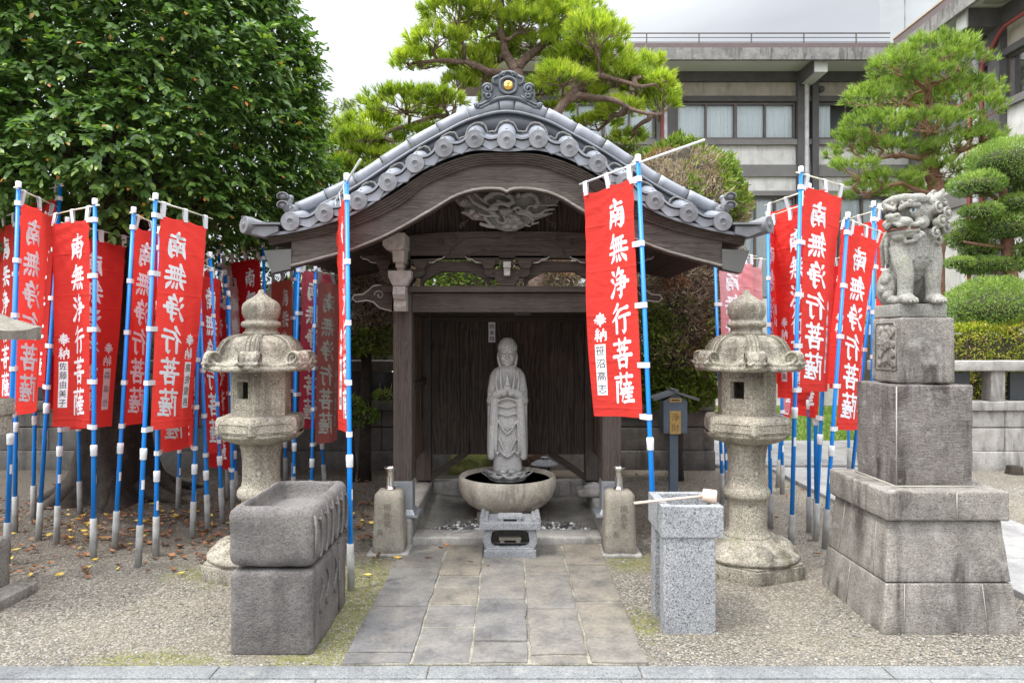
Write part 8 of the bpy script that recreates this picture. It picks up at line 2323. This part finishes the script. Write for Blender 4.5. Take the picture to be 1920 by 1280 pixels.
T = np.clip(rng.uniform(0, .62, m_) + np.where(vnoise(p, 3.2, 2) + rng.normal(0, .25, m_) > .12, rng.uniform(.2, .42, m_), 0), 0, 1)
o = blade_mesh('foliage', p, D, rng.uniform(.02, .04, m_), rng.uniform(.011, .018, m_), T, [LEAF['azalea']], t)
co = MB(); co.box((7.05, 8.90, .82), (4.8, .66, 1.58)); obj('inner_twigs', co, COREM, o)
# clipped conifers with dead brown patches
def conifer(label, X, Y, z0, z1, R_, n_, mask, trunk_r=.07, rprof=(.35, .75, .98, 1.0, .92, .70, .40, .05)):
    t = thing('clipped_conifer', label, 'tree', (X, Y, 0))
    q = sphere_dirs(n_, -1)
    zz_ = rng.uniform(0, 1, n_); a = rng.uniform(0, 2 * np.pi, n_)
    rp = np.interp(zz_, [0, .06, .25, .55, .75, .88, .96, 1.0], rprof)
    k_ = rng.random(n_) < rp + .12; zz_, a, rp = zz_[k_], a[k_], rp[k_]; n_ = len(zz_)
    dep = rng.exponential(.075, n_).clip(0, .5)
    p = np.stack([X + R_ * rp * (1 - dep) * np.cos(a), Y + R_ * rp * (1 - dep) * np.sin(a), z0 + (z1 - z0) * zz_], 1)
    O = np.stack([np.cos(a), np.sin(a), np.interp(zz_, [0, .5, .8, 1], [-.2, .1, .7, 2.5])], 1); O = unit(O)
    nz_ = vnoise(p, 3.2, 4)
    p += O * (.11 * nz_ + .05 * vnoise(p, 9, 2))[:, None]
    kp = vnoise(p, 5.5, 8) > -.38; p, O, zz_, a = p[kp], O[kp], zz_[kp], a[kp]; n_ = len(p)
    dead = mask(p, zz_, a) + .5 * vnoise(p, 2.0, 1) + rng.normal(0, .13, n_)
    T = np.where(dead > .5, rng.uniform(.62, .95, n_), rng.uniform(.0, .55, n_)); T = np.where((dead > .5) & (vnoise(p, 3, 20) > .3), rng.uniform(.93, 1, n_), T)
    D = unit(O * .8 + rng.normal(0, .55, (n_, 3)) + np.array([0, 0, .15]))
    o = blade_mesh('crown', p, D, rng.uniform(.04, .085, n_), np.where(dead > .5, .010, .020) * rng.uniform(.7, 1.3, n_), T, [LEAF['clip']], t)
    co = MB(); m_ = 28
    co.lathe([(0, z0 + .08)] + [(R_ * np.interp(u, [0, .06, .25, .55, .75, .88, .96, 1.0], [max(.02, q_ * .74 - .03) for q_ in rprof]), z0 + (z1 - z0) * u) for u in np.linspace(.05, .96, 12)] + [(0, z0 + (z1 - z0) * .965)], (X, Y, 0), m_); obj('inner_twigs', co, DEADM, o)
    tk = MB(); tk.tube(wiggle((X, Y, 0), (X, Y, z0 + .3), 4, .012, 3), [trunk_r * 1.2, trunk_r, trunk_r * .95, trunk_r * .9, trunk_r * .85], 10); obj('trunk', tk, M['bark'], t)
    tw = MB(); r_ = random.Random(5)
    for i in range(70):
        a_ = r_.uniform(0, 6.28); zc = r_.uniform(z0 + .1, z1 - .4)
        tw.tube(wiggle((X, Y, zc - .1), (X + R_ * .98 * math.cos(a_), Y + R_ * .98 * math.sin(a_), zc + r_.uniform(-.1, .2)), 4, .03, i), [.014, .011, .009, .006, .004], 5, cap=False)
    obj('branches', tw, M['twig'], t)
    return t
conifer('tall dome-topped clipped conifer, part green and part dead brown, right behind the shrine roof', 1.82, 7.55, .78, 3.72, .80, 62000, lambda p, z, a: np.where(z > .93, .1, np.where(z > .62, .55 + .35 * (p[:, 0] < 1.75) - .3 * (p[:, 0] > 2.1), np.where(z > .40, .95, np.where(z > .16, .60, .25)))), .07, (.3, .55, .66, .74, 1.0, .80, .48, .05))
conifer('brown half-dead conifer with green lower sprays, left of the shrine post', -1.62, 7.5, 1.38, 2.75, .60, 26000, lambda p, z, a: np.where(z > .22, .92, .35), .065)
conifer('small green conifer behind the shrine, seen through the opening under its left bracket', -.55, 8.9, 1.6, 3.0, .62, 9000, lambda p, z, a: np.full(len(z), -.1), .05)
conifer('small dry brown conifer behind the shrine, seen through the opening under its right bracket', .42, 8.7, 1.6, 2.75, .60, 9000, lambda p, z, a: np.full(len(z), .95), .05)
for nm, X, Y, z, r_, lab in (('low_branch', -1.62, 7.35, .72, .30, 'a'),):
    pass
# low side sprays of the two conifers
t = thing('small_shrub', "low green shrub sprays beside the brown conifer's trunk, left of the shrine", 'shrub', (-1.72, 7.45, 0))
pads(t, [(Vector((-1.80, 7.40, .84)), (.20, .18, .10)), (Vector((-1.60, 7.38, .72)), (.17, .16, .08)), (Vector((-1.42, 7.5, .92)), (.11, .12, .05))], 9000, .05, .014, LEAF['clip'], -.8, .05, -.2)
tk = MB(); tk.tube(wiggle((-1.74, 7.46, 0), (-1.72, 7.42, .66), 4, .01, 2), [.02, .018, .015, .012, .01], 7); obj('stem', tk, M['bark'], t)
t = thing('round_tree', 'small yellow-green rounded tree peeping over the right slope of the shrine roof', 'tree', (P(1152, 270, 9.4).x, 9.4, 0))
pads(t, PD([(1150, 285, 40, 28), (1190, 300, 26, 22), (1120, 300, 24, 20)], 9.4), 5200, .06, .016, LEAF['olive'])
tk = MB(); x_ = P(1152, 270, 9.4).x; tk.tube([(x_, 9.4, 0), (x_, 9.4, 2), (x_ + .05, 9.4, 3.9)], [.06, .05, .03], 8); obj('trunk', tk, M['bark'], t)

# ---- weeping tree between the evergreen and the pine
YV = 10.5
x_ = P(652, 400, YV).x
t = thing('weeping_tree', 'thin pale green weeping tree with drooping strands between the evergreen and the pine', 'tree', (x_, YV, 0))
tk = MB(); tk.tube([(x_, YV, 0), (x_ - .05, YV, 2), (x_ - .1, YV, 3.6), (x_ - .1, YV, 4.9)], [.10, .085, .06, .03], 9)
PP, DD, TT = [], [], []
r_ = random.Random(12)
for i in range(150):
    h = r_.uniform(2.6, 5.3); a = r_.uniform(0, 6.28); out = r_.uniform(.25, 1.0) * (1.05 - .5 * max(0, (h - 4.2) / 1.4))
    s0 = Vector((x_ - .08, YV, h - .15)); top_ = Vector((x_ - .08 + out * .7 * math.cos(a), YV + out * .7 * math.sin(a), h + .15)); e_ = Vector((x_ - .08 + out * math.cos(a), YV + out * math.sin(a), h - r_.uniform(.35, 1.0)))
    pts = [s0 * (1 - u) ** 2 + top_ * 2 * u * (1 - u) * 1.0 + e_ * u * u for u in np.linspace(0, 1, 12)]
    tk.tube(pts, list(np.linspace(.006, .002, 12)), 5, cap=False)
    for k in range(22):
        u = .35 + .65 * k / 21; p_ = pts[min(11, int(u * 11))].lerp(pts[min(11, int(u * 11) + 1)], (u * 11) % 1)
        PP.append(p_); DD.append((r_.gauss(0, .5) + .25 * math.cos(a), r_.gauss(0, .5), -.7)); TT.append(r_.random())
obj('trunk', tk, M['twig'], t)
n_ = len(PP); Pn = np.array([tuple(p) for p in PP]); D = np.array(DD)
leaf_mesh('crown', Pn, D, rng.normal(0, .4, (n_, 3)) + np.array([0, -.6, .6]), rng.uniform(.10, .17, n_), rng.uniform(.035, .055, n_), np.array(TT), [LEAF['weep']], t)

# ---- dark evergreen shrubs behind the left fence
for i, (X, lab) in enumerate(((-9.2, 'dark evergreen shrub behind the fence at the far left'), (-7.2, 'dark evergreen shrub behind the fence, left of the big trunk'), (-5.2, 'dark evergreen shrub behind the fence and the big trunk'), (-3.3, 'dark evergreen shrub behind the fence, just left of the left lantern'), (-2.2, 'dark evergreen shrub behind the fence and the faded banners'))):
    t = thing('evergreen_shrub', lab, 'shrub', (X, 9.6, 0))
    hh = 1.5 + .25 * math.sin(i * 2.1) - (.25 if X > -2.5 else 0)
    pads(t, [(Vector((X, 9.6, hh)), (1.15 if X < -3 else .75, .75, hh))], 1150, .085, .034, LEAF['hedge'], -.95, .15)
    tk = MB(); tk.tube([(X, 9.6, 0), (X, 9.6, hh)], [.07, .05], 8); obj('trunk', tk, M['bark'], t)
